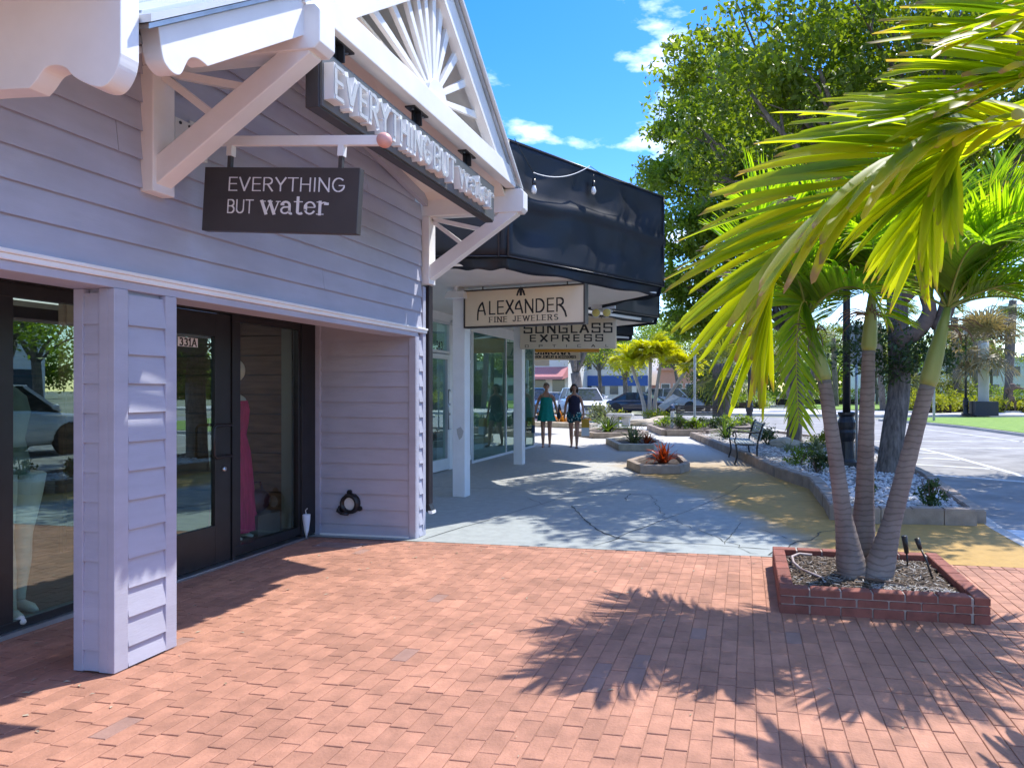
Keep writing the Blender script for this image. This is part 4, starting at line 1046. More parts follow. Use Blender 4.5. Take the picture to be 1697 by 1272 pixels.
# ---------------------------------------------------------------- awnings
M['vinyl'] = mat('black_vinyl', (.009, .012, .020), .50, var=.3, vscale=3, bump=.10, bscale=5, spec=.42, rvar=.1)
M['vinyl_edge'] = mat('black_vinyl_welt', (.03, .034, .045), .35)
def aw_panel(name, parent, A, B, z0, z1, nu=28, nv=14, seed=0, amp=.035, ribs=3, out=1, flare=0.0):
    r_ = random.Random(seed)
    ph = [r_.uniform(0, 6) for _ in range(6)]
    A = Vector((A[0], A[1], 0)); B = Vector((B[0], B[1], 0)); d = B - A; n = Vector((d.y, -d.x, 0)).normalized() * out
    vs_ = []
    for j in range(nv + 1):
        v = j / nv
        for i in range(nu + 1):
            u = i / nu
            rib = abs(math.sin(math.pi * u * ribs)) ** .7
            bar_ = min(abs(v - .54), abs(v), abs(v - 1)) * 3.2
            dsp = -amp * rib * min(1, bar_) * (1 + .45 * math.sin(ph[0] + u * 9))
            dsp += .014 * math.sin(ph[1] + 13 * u + 7 * v) * min(1, bar_) + .010 * math.sin(ph[2] + 25 * u - 11 * v) * min(1, bar_)
            dsp += .045 * math.exp(-((v - .54 + .03 * math.sin(u * 8 + ph[3])) / .04) ** 2)
            q_ = Vector((u * 5.5 + ph[4], v * 2.2 + u * 1.5, seed))
            dsp += (.040 * abs(mnoise.noise(q_)) + .012 * mnoise.noise(q_ * 2.3)) * min(1, bar_ * .8 + .1) * (amp / .05)
            dsp += flare * (1 - v)
            p = A + d * u + n * dsp
            zz_ = z0 + (z1 - z0) * v
            vs_.append((p.x, p.y, zz_ - (.012 * math.sin(math.pi * u * ribs) ** 2 if j == nv else 0)))
    fs = [(j * (nu + 1) + i, j * (nu + 1) + i + 1, (j + 1) * (nu + 1) + i + 1, (j + 1) * (nu + 1) + i) for j in range(nv) for i in range(nu)]
    o_ = MB().add(vs_, fs).build(name, M['vinyl'], parent, smooth=True, fix=False)
    s_ = o_.modifiers.new('thick', 'SOLIDIFY'); s_.thickness = .006; s_.offset = -1
    return o_
def aw_valance(parent, A, B, z1, h, seed, out=1):
    r_ = random.Random(seed); ph = r_.uniform(0, 6)
    A = Vector((A[0], A[1], 0)); B = Vector((B[0], B[1], 0)); d = B - A; n = Vector((d.y, -d.x, 0)).normalized() * out
    nu, nv = 40, 4; vs_ = []
    for j in range(nv + 1):
        v = j / nv
        for i in range(nu + 1):
            u = i / nu
            w_ = .5 + .5 * math.sin(ph + u * 17) * math.sin(u * 7 + ph)
            p = A + d * u + n * (-.03 + .035 * (1 - v) * math.sin(ph + u * 15) - .02 * (1 - v))
            vs_.append((p.x, p.y, z1 - h * (1 - v) * (.86 + .2 * w_)))
    fs = [(j * (nu + 1) + i, j * (nu + 1) + i + 1, (j + 1) * (nu + 1) + i + 1, (j + 1) * (nu + 1) + i) for j in range(nv) for i in range(nu)]
    o_ = MB().add(vs_, fs).build('valance', M['vinyl'], parent, smooth=True, fix=False)
    s_ = o_.modifiers.new('thick', 'SOLIDIFY'); s_.thickness = .004
    return o_
bays = [((-3.55, 6.88), (-2.6, 7.05), (-1.16, 9.55), (-2.95, 11.35)), (None, (-2.95, 11.35), (-1.75, 13.6), (-4.8, 15.8)), (None, (-4.8, 15.8), (-3.0, 17.8), (-6.0, 20.0))]
labs = ['wide black vinyl awning with string lights on its creased front, nearest the lilac shop', 'black vinyl awning tucked behind the nearest one above the sunglass sign', 'farthest small black awning end seen past the sunglass sign']
for k, (P, A, B, C) in enumerate(bays):
    aw = thing('awning', labs[k], 'awning', (A[0], A[1], 2.8), group='black awnings along the arcade')
    zt = 4.25
    if P: 
        aw_panel('side_panel', aw, P, A, 2.95, zt, 14, 12, 5, .02, 1)
        aw_valance(aw, P, A, 2.955, .15, 6)
    aw_panel('front_panel', aw, A, B, 2.95, zt, 36, 22, 7 + k, .05, 3)
    aw_valance(aw, A, B, 2.955, .15, 12 + k)
    aw_panel('return_panel', aw, B, C, 2.95, zt, 24, 12, 17 + k, .03, 2)
    aw_valance(aw, B, C, 2.955, .15, 22 + k)
    w_ = MB()
    pts_ = [p for p in (P, A, B, C) if p]
    for a, b in zip(pts_[:-1], pts_[1:]):
        w_.tube([(a[0], a[1], zt), (b[0], b[1], zt)], .014, 6).tube([(a[0], a[1], 2.952), (b[0], b[1], 2.952)], .009, 6)
    for p in pts_[1:3]:
        w_.tube([(p[0], p[1], 2.95), (p[0], p[1], zt)], .013, 6)
    if k == 0:
        w_.tube([(-2.70, 7.02, 2.95), (-2.70, 7.02, zt)], .012, 6)
    w_.build('welt', M['vinyl_edge'], aw, smooth=True)
# string lights over the near awning
t = thing('string_light', 'sagging wire with two clear bulbs hung over the black awning front', 'string light', (-2.5, 7.2, 3.8))
c_ = [(-2.53, 7.06, 4.26), (-2.46, 7.18, 4.10), (-2.39, 7.30, 3.95)]
MB().tube(c_, .004, 6).build('wire', M['black_metal'], t)
def sag(a, b, s, n=14):
    a, b = Vector(a), Vector(b)
    return [a.lerp(b, i / n) - Vector((0, 0, s * 4 * (i / n) * (1 - i / n))) for i in range(n + 1)]
MB().tube(sag((-2.39, 7.30, 3.95), (-1.92, 8.12, 4.27), .09), .0055, 6).build('wire', mat('pale_cable', (.62, .64, .66), .5), t)
MB().tube(sag((-1.92, 8.12, 4.27), (-1.45, 8.92, 4.27), .06), .004, 6).build('wire', M['black_metal'], t)
M['bulb'] = mat('clear_bulb', (.75, .75, .72), .05, spec=.9)
for (x_, y_, z_) in ((-2.385, 7.31, 3.88), (-1.885, 8.18, 4.10)):
    h_ = MB().lathe([(0, 0), (.02, 0), (.022, -.05), (.017, -.075), (0, -.075)], 12, (x_, y_, z_)).tube([(x_, y_, z_), (x_, y_, z_ + .08)], .004, 6).build('socket', M['black_metal'], t, smooth=True)
    MB().lathe([(.001, -.175), (.018, -.17), (.031, -.15), (.034, -.125), (.026, -.10), (.017, -.075)], 14, (x_, y_, z_)).build('bulb', M['bulb'], h_, smooth=True)

# ---------------------------------------------------------------- hanging signs under the walkway ceiling
M['cream'] = mat('cream_sign_face', (.82, .67, .47), .5, var=.05, vscale=2)
M['cream2'] = mat('tan_sign_face', (.68, .57, .41), .5, var=.05, vscale=2)
M['orange'] = mat('orange_sign', (.80, .34, .03), .5, var=.06)
M['bronze'] = mat('bronze_frame', (.06, .045, .035), .45)
M['ink'] = mat('dark_lettering', (.02, .015, .015), .5)
def hang_sign(name, label, L_, R_, z0, z1, th, face, frame=None, hang=2.85, fw=.02):
    L_ = Vector((L_[0], L_[1], 0)); R_ = Vector((R_[0], R_[1], 0)); ux = (R_ - L_).normalized(); n = Vector((ux.y, -ux.x, 0))
    W_ = (R_ - L_).length
    o_ = thing(name, label, 'sign', tuple((L_ + R_) / 2 + Vector((0, 0, z0))), group='signs hung under the arcade ceiling')
    def pr(mb_, a0, a1, b0, b1, d0, d1):
        q = [L_ + ux * a + Vector((0, 0, b)) + n * d0 for a, b in ((a0, b0), (a1, b0), (a1, b1), (a0, b1))]
        mb_.prism(q, n * (d1 - d0))
    mb_ = MB(); pr(mb_, fw if frame else 0, W_ - (fw if frame else 0), z0 + (fw if frame else 0), z1 - (fw if frame else 0), -th / 2, th / 2)
    pan_ = mb_.build('panel', face, o_)
    if frame:
        mb_ = MB(); pr(mb_, 0, W_, z0, z0 + fw, -th * .6, th * .6); pr(mb_, 0, W_, z1 - fw, z1, -th * .6, th * .6); pr(mb_, 0, fw, z0 + fw, z1 - fw, -th * .6, th * .6); pr(mb_, W_ - fw, W_, z0 + fw, z1 - fw, -th * .6, th * .6)
        mb_.build('frame', frame, o_)
    mb_ = MB()
    for a in (.15, .85):
        p = L_ + ux * W_ * a
        mb_.tube([(p.x, p.y, z1 - .001), (p.x, p.y, max(hang, z1 + .01))], .008, 6)
    mb_.build('hanger', M['black_metal'], o_)
    def write(txts, sp=.16):
        m_ = MB()
        for txt, cx_, zb, h, wd, width, gl, ser in txts:
            res_, w_ = text_quads(txt, h, wd, gl, serif=ser, sp=sp_ if (sp_ := {'SUNGLASS': .30, 'EXPRESS': .42, 'OPTICAL': 2.2, 'FINE JEWELERS': .30}.get(txt)) else .18)
            k_ = width / w_
            put_text(m_, [(c, [[(a * k_, b) for a, b in q] for q in qs]) for c, qs in res_], L_ + ux * (cx_ * W_ - width / 2) + Vector((0, 0, zb)) + n * th / 2, ux, (0, 0, 1), n, .0015)
        m_.build('lettering', M['ink'], pan_, fix=False)
    return o_, write
o_, wr = hang_sign('hanging_sign', 'cream hanging sign in a bronze frame reading ALEXANDER FINE JEWELERS, beside the first column', (-3.74, 8.50), (-1.975, 8.18), 2.295, 2.805, .09, M['cream'], M['bronze'])
wr([('^', .487, 2.70, .10, (.12, .10), .115, GL_DECO, 0), ('<LEXANDE>', .488, 2.47, .165, (.115, .10), 1.33, GL_DECO, 0), ('FINE JEWELERS', .505, 2.362, .066, (.13, .09), 1.02, GL, .08)])
o_, wr = hang_sign('hanging_sign', 'tan hanging sign with wide dark letters reading SUNGLASS EXPRESS OPTICAL, at the second column', (-4.29, 12.33), (-2.43, 12.47), 2.255, 2.83, .10, M['cream2'])
wr([('SUNGLASS', .50, 2.565, .165, (.15, .16), 1.72, GL_SQ, 0), ('EXPRESS', .485, 2.40, .115, (.16, .18), 1.42, GL_SQ, 0), ('OPTICAL', .485, 2.285, .045, (.13, .14), 1.62, GL_SQ, 0)])
o_, wr = hang_sign('hanging_sign', 'plain orange hanging sign whose lower edge shows below the tan sunglass sign', (-4.97, 15.36), (-3.46, 15.62), 2.37, 2.72, .10, M['orange'])
o_, wr = hang_sign('hanging_sign', 'pale sign reading SIMONA fashion jewelry and accessories half hidden behind the orange sign', (-5.62, 16.75), (-4.28, 17.0), 2.25, 2.70, .08, M['cream'])
wr([('SIMONA', .46, 2.40, .16, (.2, .10), .92, GL, .07), ('FASHION JEWELRY & ACCESSORIES', .48, 2.30, .062, (.26, .18), 1.2, GL, 0)])
o_, wr = hang_sign('hanging_sign', 'small faded cream sign farthest along the walkway below the SIMONA sign', (-7.05, 20.6), (-6.30, 20.9), 2.24, 2.62, .06, M['conc'])
# ================================================================ BRICK PLANTER WITH THE TRIPLE PALM
pl_ = thing('brick_planter', 'low square planter of red bricks with pale mortar holding the triple palm', 'planter', (.86, 5.05, 0))
QX0, QX1, QY0, QY1, QH = .222, 1.50, 4.465, 5.64, .165
M['pbrick'] = mat('dark_red_brick', (0.25, 0.082, 0.06), 0.8, var=0.25, vscale=9, bump=0.35, bscale=60, objrnd=.12)
M['mortar_lt'] = mat('pale_mortar', (0.52, 0.43, 0.39), 0.95, var=.2, vscale=20, bump=.4, bscale=120)
rng = random.Random(21)
CH, BL, BD = .0545, .196, .092
pcache = {}
def pbrick(x0, x1, y0, y1, z0, z1):
    j = lambda a: rng.uniform(-a, a)
    m_ = MB().cbox(x0 + j(.0015), x1 + j(.0015), y0 + j(.002), y1 + j(.002), z0, z1 + j(.001), .005)
    return m_.build('brick', M['pbrick'], pl_, fix=False)
MB().box(QX0 + .012, QX1 - .012, QY0 + .012, QY0 + BD - .008, 0, QH - .010).box(QX0 + .012, QX1 - .012, QY1 - BD + .008, QY1 - .012, 0, QH - .010).box(QX0 + .0125, QX0 + BD - .008, QY0 + BD, QY1 - BD, 0, QH - .010).box(QX1 - BD + .008, QX1 - .0125, QY0 + BD, QY1 - BD, 0, QH - .010).build('mortar', M['mortar_lt'], pl_)
for c_ in range(3):
    z0 = QH - CH * (3 - c_) + .008; z1 = QH - CH * (2 - c_)
    if c_ == 0: z0 = -.01
    off = 0 if c_ % 2 == 0 else -BL / 2
    for (ya, yb) in ((QY0, QY0 + BD), (QY1 - BD, QY1)):
        x = QX0 + off
        while x < QX1 - BD - .012:
            a, b = max(x, QX0), min(x + BL - .011, QX1 - BD - .012)
            if b - a > .03: pbrick(a, b, ya, yb, z0, z1)
            x += BL
    off = BD + .011 if c_ % 2 == 0 else BD + .011 - BL / 2
    for s_, (xa, xb) in enumerate(((QX0, QX0 + BD), (QX1 - BD, QX1))):
        y = QY0 + off if s_ == 0 else QY0 + off - BD - .011
        while y < QY1 - BD - .012:
            a, b = max(y, QY0 + BD + .011 if s_ == 0 else QY0), min(y + BL - .011, QY1 - BD - .011)
            if b - a > .03: pbrick(xa, xb, a, b, z0, z1)
            y += BL
    for x_ in (QX1 - BD,):
        pbrick(x_, QX1, QY1 - BD, QY1, z0, z1)
# mulch: base sheet and loose bark strips, chips
me = bpy.data.meshes.new('mulch_bed')
n = 26; rv = random.Random(3)
vs_ = []
for j in range(n + 1):
    for i in range(n + 1):
        x = QX0 + BD - .005 + (QX1 - QX0 - 2 * BD + .01) * i / n; y = QY0 + BD - .005 + (QY1 - QY0 - 2 * BD + .01) * j / n
        e = min(i, j, n - i, n - j) / 6
        vs_.append((x, y, .105 + .03 * min(1, e) + rv.uniform(-.006, .008)))
MB().add(vs_, [(j * (n + 1) + i, j * (n + 1) + i + 1, (j + 1) * (n + 1) + i + 1, (j + 1) * (n + 1) + i) for j in range(n) for i in range(n)]).build('mulch_bed', M['soil'], pl_, fix=False, smooth=True)
M['mulch'] = mat('bark_mulch', (.11, .075, .05), .95, col2=(.22, .17, .13), vscale=7)
M['mulch_lt'] = mat('bleached_mulch', (.34, .31, .29), .95, col2=(.48, .46, .44), vscale=9)
def chips(n_, lo, hi, w0, w1, zb, name, m_, box, seed, parent):
    rv = random.Random(seed); mb_ = MB()
    for _ in range(n_):
        x, y = rv.uniform(box[0], box[1]), rv.uniform(box[2], box[3])
        l, w = rv.uniform(lo, hi), rv.uniform(w0, w1); a = rv.uniform(0, 6.28); tl = rv.uniform(-.22, .22)
        dx, dy = math.cos(a) * l / 2, math.sin(a) * l / 2
        z = zb(x, y) + rv.uniform(.0, .012)
        mb_.bar((x - dx, y - dy, z - tl * l / 2 + .004), (x + dx, y + dy, z + tl * l / 2 + .004), w, w * .4)
    o_ = mb_.build(name, m_, parent, fix=False); o_['kind'] = 'stuff'
    return o_
bx = (QX0 + BD + .02, QX1 - BD - .02, QY0 + BD + .02, QY1 - BD - .02)
def zmul(x, y):
    e = min(x - bx[0], bx[1] - x, y - bx[2], bx[3] - y)
    return .108 + .03 * min(1, max(0, e) / .22)
chips(1500, .02, .09, .003, .009, zmul, 'bark_mulch', M['mulch'], bx, 5, pl_)
chips(420, .02, .07, .003, .008, zmul, 'pale_mulch', M['mulch_lt'], bx, 6, pl_)
chips(360, .015, .05, .004, .010, zmul, 'pale_mulch', M['mulch_lt'], (.85, 1.38, 4.58, 4.75), 8, pl_)
t = thing('irrigation_hose', 'bent pale irrigation hose lying on the mulch at the left of the brick planter', 'hose', (.45, 5.2, .14))
hp = [(.40, 5.02, .15), (.36, 5.18, .155), (.36, 5.34, .16), (.42, 5.42, .165), (.52, 5.44, .155)]
MB().tube(hp, .010, 8).tube([(.40, 5.02, .15), (.50, 4.86, .15), (.56, 4.80, .14)], .008, 8).build('hose', mat('weathered_hose', (.42, .34, .33), .6, var=.15), t, smooth=True)
t = thing('fallen_frond_stalk', 'dark dried frond stalks lying on the mulch in front of the palm trunks', 'frond stalk', (.95, 4.78, .15))
MB().tube([(.62, 4.90, .165), (.85, 4.80, .16), (1.08, 4.72, .15)], [.008, .009, .005], 6).tube([(.66, 4.96, .17), (.84, 4.86, .165), (.95, 4.80, .15)], [.006, .006, .003], 6).build('stalk', M['bark_br'], t)
t = thing('garden_spotlight', 'black twin garden spotlights on bent stakes in the brick planter right of the palm', 'spotlight', (1.27, 5.1, .15))
MB().tube([(1.30, 5.0, .13), (1.27, 5.02, .24), (1.235, 5.06, .33)], .007, 8).tube([(1.235, 5.06, .32), (1.215, 5.08, .395)], [.014, .02], 10).build('lamp_head', M['black_metal'], t, smooth=True)
MB().tube([(1.20, 5.28, .13), (1.19, 5.27, .24)], .007, 8).tube([(1.19, 5.27, .24), (1.17, 5.26, .37)], [.016, .022], 10).build('lamp_head', M['black_metal'], t, smooth=True)

# ---------------------------------------------------------------- palms
def palm_leaf_mat(name, c1, c2, tcol, trans=.5, tipc=(.30, .25, .03), dead=(.15, .125, .09), tip0=.84):
    m = leaf_mat(name, c1, c2, trans, tcol, .48, 2.5)
    t = m.node_tree; l = t.links.new
    rp = next(n for n in t.nodes if n.type == 'VALTORGB')
    at = t.nodes.new('ShaderNodeAttribute'); at.attribute_name = 'tip'
    nz = next(n for n in t.nodes if n.type == 'TEX_NOISE')
    ad = t.nodes.new('ShaderNodeMath'); ad.operation = 'MULTIPLY_ADD'; ad.inputs[1].default_value = .5; 
    l(nz.outputs['Fac'], ad.inputs[0]); l(at.outputs['Fac'], ad.inputs[2])
    cr = t.nodes.new('ShaderNodeValToRGB')
    cr.color_ramp.elements[0].position = tip0 + .25; cr.color_ramp.elements[0].color = (0, 0, 0, 1)
    cr.color_ramp.elements[1].position = tip0 + .45; cr.color_ramp.elements[1].color = (.75, .75, .75, 1)
    l(ad.outputs[0], cr.inputs[0])
    mx = t.nodes.new('ShaderNodeMix'); mx.data_type = 'RGBA'; mx.inputs['B'].default_value = (*tipc, 1)
    l(cr.outputs[0], mx.inputs['Factor']); l(rp.outputs[0], mx.inputs['A'])
    c2_ = t.nodes.new('ShaderNodeMapRange'); c2_.inputs['From Min'].default_value = 1.20; c2_.inputs['From Max'].default_value = 1.27
    l(ad.outputs[0], c2_.inputs[0])
    mx2 = t.nodes.new('ShaderNodeMix'); mx2.data_type = 'RGBA'; mx2.inputs['B'].default_value = (*dead, 1)
    l(c2_.outputs[0], mx2.inputs['Factor']); l(mx.outputs['Result'], mx2.inputs['A'])
    for lk in list(t.links):
        if lk.from_node == rp and lk.to_node != mx:
            l(mx2.outputs['Result'], lk.to_socket)
    return m
M['palm_big'] = palm_leaf_mat('foreground_palm_leaf', (.11, .18, .014), (.21, .265, .022), (4.4, 3.7, .5), .62)
M['palm'] = palm_leaf_mat('palm_leaf', (.065, .15, .014), (.17, .27, .02), (3.6, 3.3, .45), .58, tip0=.95)
M['palm_dry'] = palm_leaf_mat('dry_palm_leaf', (.16, .13, .06), (.30, .25, .13), (1.5, 1.3, .7), .3)
M['palm_far'] = leaf_mat('far_palm_leaf', (.05, .09, .02), (.14, .17, .035), .4, (2.0, 1.8, .4))
M['palm_gold'] = leaf_mat('golden_palm_leaf', (.30, .31, .012), (.52, .52, .02), .5, (1.8, 1.75, .3))
M['rachis'] = mat('yellow_green_rachis', (.36, .34, .05), .5, var=.2, vscale=5)
M['rachis_g'] = mat('green_rachis', (.20, .24, .05), .5, var=.2, vscale=5)
M['crownshaft'] = mat('green_crownshaft', (.30, .33, .10), .42, col2=(.22, .27, .07), vscale=4, stretch=(3, 3, .5))
def palm_trunk_mat():
    m = mat('ringed_palm_trunk', (.16, .125, .115), .85, col2=(.28, .235, .22), vscale=3, bump=.3, bscale=40)
    t = m.node_tree; b = t.nodes['Principled BSDF']; l = t.links.new
    tc = t.nodes.new('ShaderNodeTexCoord'); w = t.nodes.new('ShaderNodeTexWave'); w.bands_direction = 'Z'
    w.inputs['Scale'].default_value = 7.5; w.inputs['Distortion'].default_value = 5.5; w.inputs['Detail'].default_value = 3
    l(tc.outputs['Object'], w.inputs['Vector'])
    src = b.inputs['Base Color'].links[0].from_socket
    mx = t.nodes.new('ShaderNodeMix'); mx.data_type = 'RGBA'; mx.blend_type = 'MULTIPLY'
    r_ = t.nodes.new('ShaderNodeMapRange'); r_.inputs['From Min'].default_value = 0; r_.inputs['From Max'].default_value = .28; r_.inputs['To Min'].default_value = .68; r_.inputs['To Max'].default_value = 1
    l(w.outputs['Fac'], r_.inputs[0]); mx.inputs['Factor'].default_value = 1
    l(src, mx.inputs['A']); l(r_.outputs[0], mx.inputs['B']); l(mx.outputs['Result'], b.inputs['Base Color'])
    return m
M['ptrunk'] = palm_trunk_mat()
def smooth_path(pts, n):
    # Catmull-Rom through the points
    P = [Vector(p) for p in pts]; P = [P[0] * 2 - P[1]] + P + [P[-1] * 2 - P[-2]]
    m = len(P) - 3; out = []
    for i in range(n + 1):
        u = i / n * m; k = min(int(u), m - 1); t_ = u - k
        a, b, c, d = P[k], P[k + 1], P[k + 2], P[k + 3]
        out.append(0.5 * ((2 * b) + (c - a) * t_ + (2 * a - 5 * b + 4 * c - d) * t_ ** 2 + (3 * b - a - 3 * c + d) * t_ ** 3))
    return out
def leaflet(base, dirv, nrm, L_, W_, droop, rv, segs=6, fold=.22, blunt=.35):
    # one leaflet: folded strip; returns verts, faces, tip values
    vs_, fs, tp = [], [], []
    d = dirv.normalized(); n = nrm - d * nrm.dot(d); n.normalize()
    p = base.copy(); step = L_ / segs
    tw = rv.uniform(-.5, .5)
    for i in range(segs + 1):
        u = i / segs
        w = W_ * (min(1, .30 + 2.6 * u) if u < .27 else 1) * (1 - (1 - blunt) * max(0, (u - .45) / .55) ** 1.6)
        s_ = d.cross(n); s_.normalize()
        a_ = tw * u; s2 = s_ * math.cos(a_) + n * math.sin(a_); n2 = n * math.cos(a_) - s_ * math.sin(a_)
        jag = rv.uniform(-.35, .35) * step if i == segs else 0
        vs_ += [p - s2 * w / 2 + n2 * w * fold + d * jag, p + d * (rv.uniform(0, .5) * step if i == segs else 0), p + s2 * w / 2 + n2 * w * fold - d * jag]
        tp += [u, u, u]
        if i:
            k = 3 * i
            fs += [(k - 3, k - 2, k + 1, k), (k - 2, k - 1, k + 2, k + 1)]
        p = p + d * step
        d = d + Vector((0, 0, -1)) * droop * step * (0.5 + 1.5 * u); d.normalize()
        n = n - d * n.dot(d); n.normalize()
    return vs_, fs, tp
def leaf_mesh(name, parts):
    V, F, T, RN = [], [], [], []
    for vs_, fs, tp, rn in parts:
        o_ = len(V); V += [tuple(p) for p in vs_]; F += [[i + o_ for i in f] for f in fs]; T += tp; RN += [rn] * len(fs)
    me = np_mesh(name, np.array(V), np.array(F), RN)
    a = me.attributes.new('tip', 'FLOAT', 'POINT'); a.data.foreach_set('value', np.array(T, dtype=np.float32))
    me.polygons.foreach_set('use_smooth', [True] * len(me.polygons))
    return me
def frond(parent, path, side, n_pairs, Lmax, W_, droop, seed, m_leaf, m_rach, r0=.012, first=.15, single=False, ang=48, prof=None, segs=6, lift=.25, cut=1.0, sides=(-1, 1), blunt=.35):
    rv = random.Random(seed)
    P = smooth_path(path, 40)
    off = WL.get(parent.name, Vector((0, 0, 0)))
    ra = MB().tube(P, [r0 * (1 - .8 * i / 40) for i in range(41)], 6).build('frond', m_rach, parent, smooth=True)
    parts = []
    side = Vector(side)
    for k in range(n_pairs):
        u = first + (1 - first) * (k + rv.uniform(-.2, .2)) / (n_pairs - 1) * cut
        u = min(max(u, 0), .999)
        i = int(u * 40); T = (P[min(i + 1, 40)] - P[max(i - 1, 0)]).normalized(); p = P[i].lerp(P[min(i + 1, 40)], u * 40 - i)
        S = side - T * side.dot(T); S.normalize(); N = T.cross(S); 
        if N.z < 0: N = -N
        v = (u - first) / (1 - first)
        l = Lmax * (prof(v) if prof else (.55 + .45 * math.sin(min(1, v * 1.6 + .15) * math.pi * .62)) * (1 - .45 * max(0, v - .55) / .45))
        for s_ in sides:
            a = R(ang - 22 * v + rv.uniform(-7, 7))
            D = T * math.cos(a) + S * s_ * math.sin(a) + N * (lift + rv.uniform(-.12, .12))
            vs_, fs, tp = leaflet(p, D, N, l * rv.uniform(.85, 1.1), W_ * rv.uniform(.75, 1.15) * (1 - .35 * v), droop * rv.uniform(.6, 1.4), rv, segs, blunt=blunt)
            rn = rv.random()
            if single:
                me = leaf_mesh('leaflet', [([q - off for q in vs_], fs, tp, rn)])
                o_ = link_mesh('leaflet', me, m_leaf, ra)
            else:
                parts.append(([q - off for q in vs_], fs, tp, rn))
    if parts:
        link_mesh('leaflets', leaf_mesh('leaflets', parts), m_leaf, ra)
    return ra
# --- triple palm in the planter
tp_ = thing('palm_tree', 'three ringed palm trunks spreading from one base in the brick planter, crowns glowing green', 'palm tree', (.86, 5.0, .13))
stems = [([(.76, 4.93, .10), (.735, 4.93, .25), (.69, 4.92, .55), (.633, 4.913, .97), (.557, 4.93, 1.53)], [.105, .10, .062, .052, .047], (.557, 4.93, 1.53), (.44, 4.96, 2.0)),
         ([(.845, 5.14, .10), (.85, 5.14, .28), (.868, 5.14, .7), (.881, 5.14, 1.22), (.897, 5.144, 1.75)], [.11, .098, .066, .056, .046], (.897, 5.144, 1.75), (.925, 5.148, 2.2)),
         ([(.90, 4.93, .10), (.945, 4.945, .24), (1.02, 4.965, .52), (1.114, 4.98, .89), (1.27, 5.01, 1.49)], [.115, .10, .066, .060, .052], (1.27, 5.01, 1.49), (1.41, 5.035, 2.04))]
for k, (pts, rad, cs0, cs1) in enumerate(stems):
    P = smooth_path(pts, 60)
    rr = [np.interp(i / 60, np.linspace(0, 1, 5), rad) for i in range(61)]
    rr = [r_ * (1 + .028 * (1 if (i % 3 == 0) else 0)) for i, r_ in enumerate(rr)]
    MB().tube(P, rr, 16).build('trunk', M['ptrunk'], tp_, smooth=True)
    c0, c1 = Vector(cs0), Vector(cs1)
    MB().tube([c0 - (c1 - c0) * .01, c0.lerp(c1, .08), c0.lerp(c1, .4), c0.lerp(c1, .8), c1], [rad[-1] * 1.0, rad[-1] * 1.22, rad[-1] * 1.1, rad[-1] * .72, rad[-1] * .5], 14).build('crownshaft', M['crownshaft'], tp_, smooth=True)
def arch(o_, az, el, L_, sagf, n=5):
    # frond path from the crown: leaves at elevation el and bends down
    o_ = Vector(o_); h = Vector((math.cos(R(az)), math.sin(R(az)), 0)); out = [o_.copy()]; p = o_.copy(); e = el
    for i in range(n):
        p = p + (h * math.cos(R(e)) + Vector((0, 0, 1)) * math.sin(R(e))) * L_ / n
        out.append(p.copy()); e -= sagf / n * (.6 + .8 * i / n)
    return out
crowns = [((.44, 4.96, 2.0), [(165, 62, .9, 60), (95, 84, 1.0, 25), (250, 50, .95, 100), (20, 60, .85, 80), (300, 30, .9, 120), (120, 45, .9, 90), (60, 75, 1.1, 40), (180, 78, 1.1, 35), (340, 70, 1.05, 60), (230, 66, 1.0, 70)]),
          ((.925, 5.148, 2.2), [(100, 80, .95, 30), (200, 50, .95, 90), (330, 45, .95, 95), (150, 30, .9, 110), (30, 55, .95, 75), (260, 40, .95, 105), (70, 66, .9, 55), (290, 66, .85, 70), (20, 82, 1.1, 25), (180, 68, 1.05, 60), (0, 30, 1.0, 95), (60, 84, 1.2, 20), (330, 75, 1.15, 35), (140, 70, 1.15, 45)]),
          ((1.41, 5.035, 2.04), [(0, 52, 1.05, 80), (330, 25, 1.0, 100), (60, 72, 1.0, 45), (20, 18, 1.05, 90), (110, 60, .95, 70), (270, 48, .95, 100), (200, 55, .85, 85), (345, 75, .95, 50), (300, 60, .95, 80), (25, 74, 1.15, 35), (0, 66, 1.15, 50), (90, 80, 1.1, 30), (180, 30, .9, 110), (10, 40, 1.2, 60), (40, 60, 1.2, 40), (320, 50, 1.1, 60)])]
for ci_, (o_, fr) in enumerate(crowns):
    for k, (az, el, L_, sg_) in enumerate(fr):
        pth = arch(o_, az, el, L_, sg_)
        frond(tp_, pth, (-math.sin(R(az)), math.cos(R(az)), 0), 52, .44, .031, 1.5, ci_ * 40 + k, M['palm'], M['rachis_g'], .011, .14, ang=52, segs=5, lift=.42, blunt=.2)
frond(tp_, [(.44, 4.95, 2.02), (.42, 4.90, 2.10), (.375, 4.86, 2.0), (.355, 4.84, 1.66), (.37, 4.83, 1.24)], (-.8, -.5, .1), 54, .36, .030, 1.1, 177, M['palm'], M['rachis'], .012, .10, ang=56, segs=5, lift=.15, blunt=.15)
frond(tp_, [(1.41, 5.03, 2.06), (1.6, 5.02, 2.18), (1.85, 5.0, 2.1), (2.05, 4.98, 1.85)], (0, .9, .3), 50, .40, .030, 1.2, 178, M['palm'], M['rachis'], .012, .12, ang=52, segs=5, lift=.2, blunt=.15)
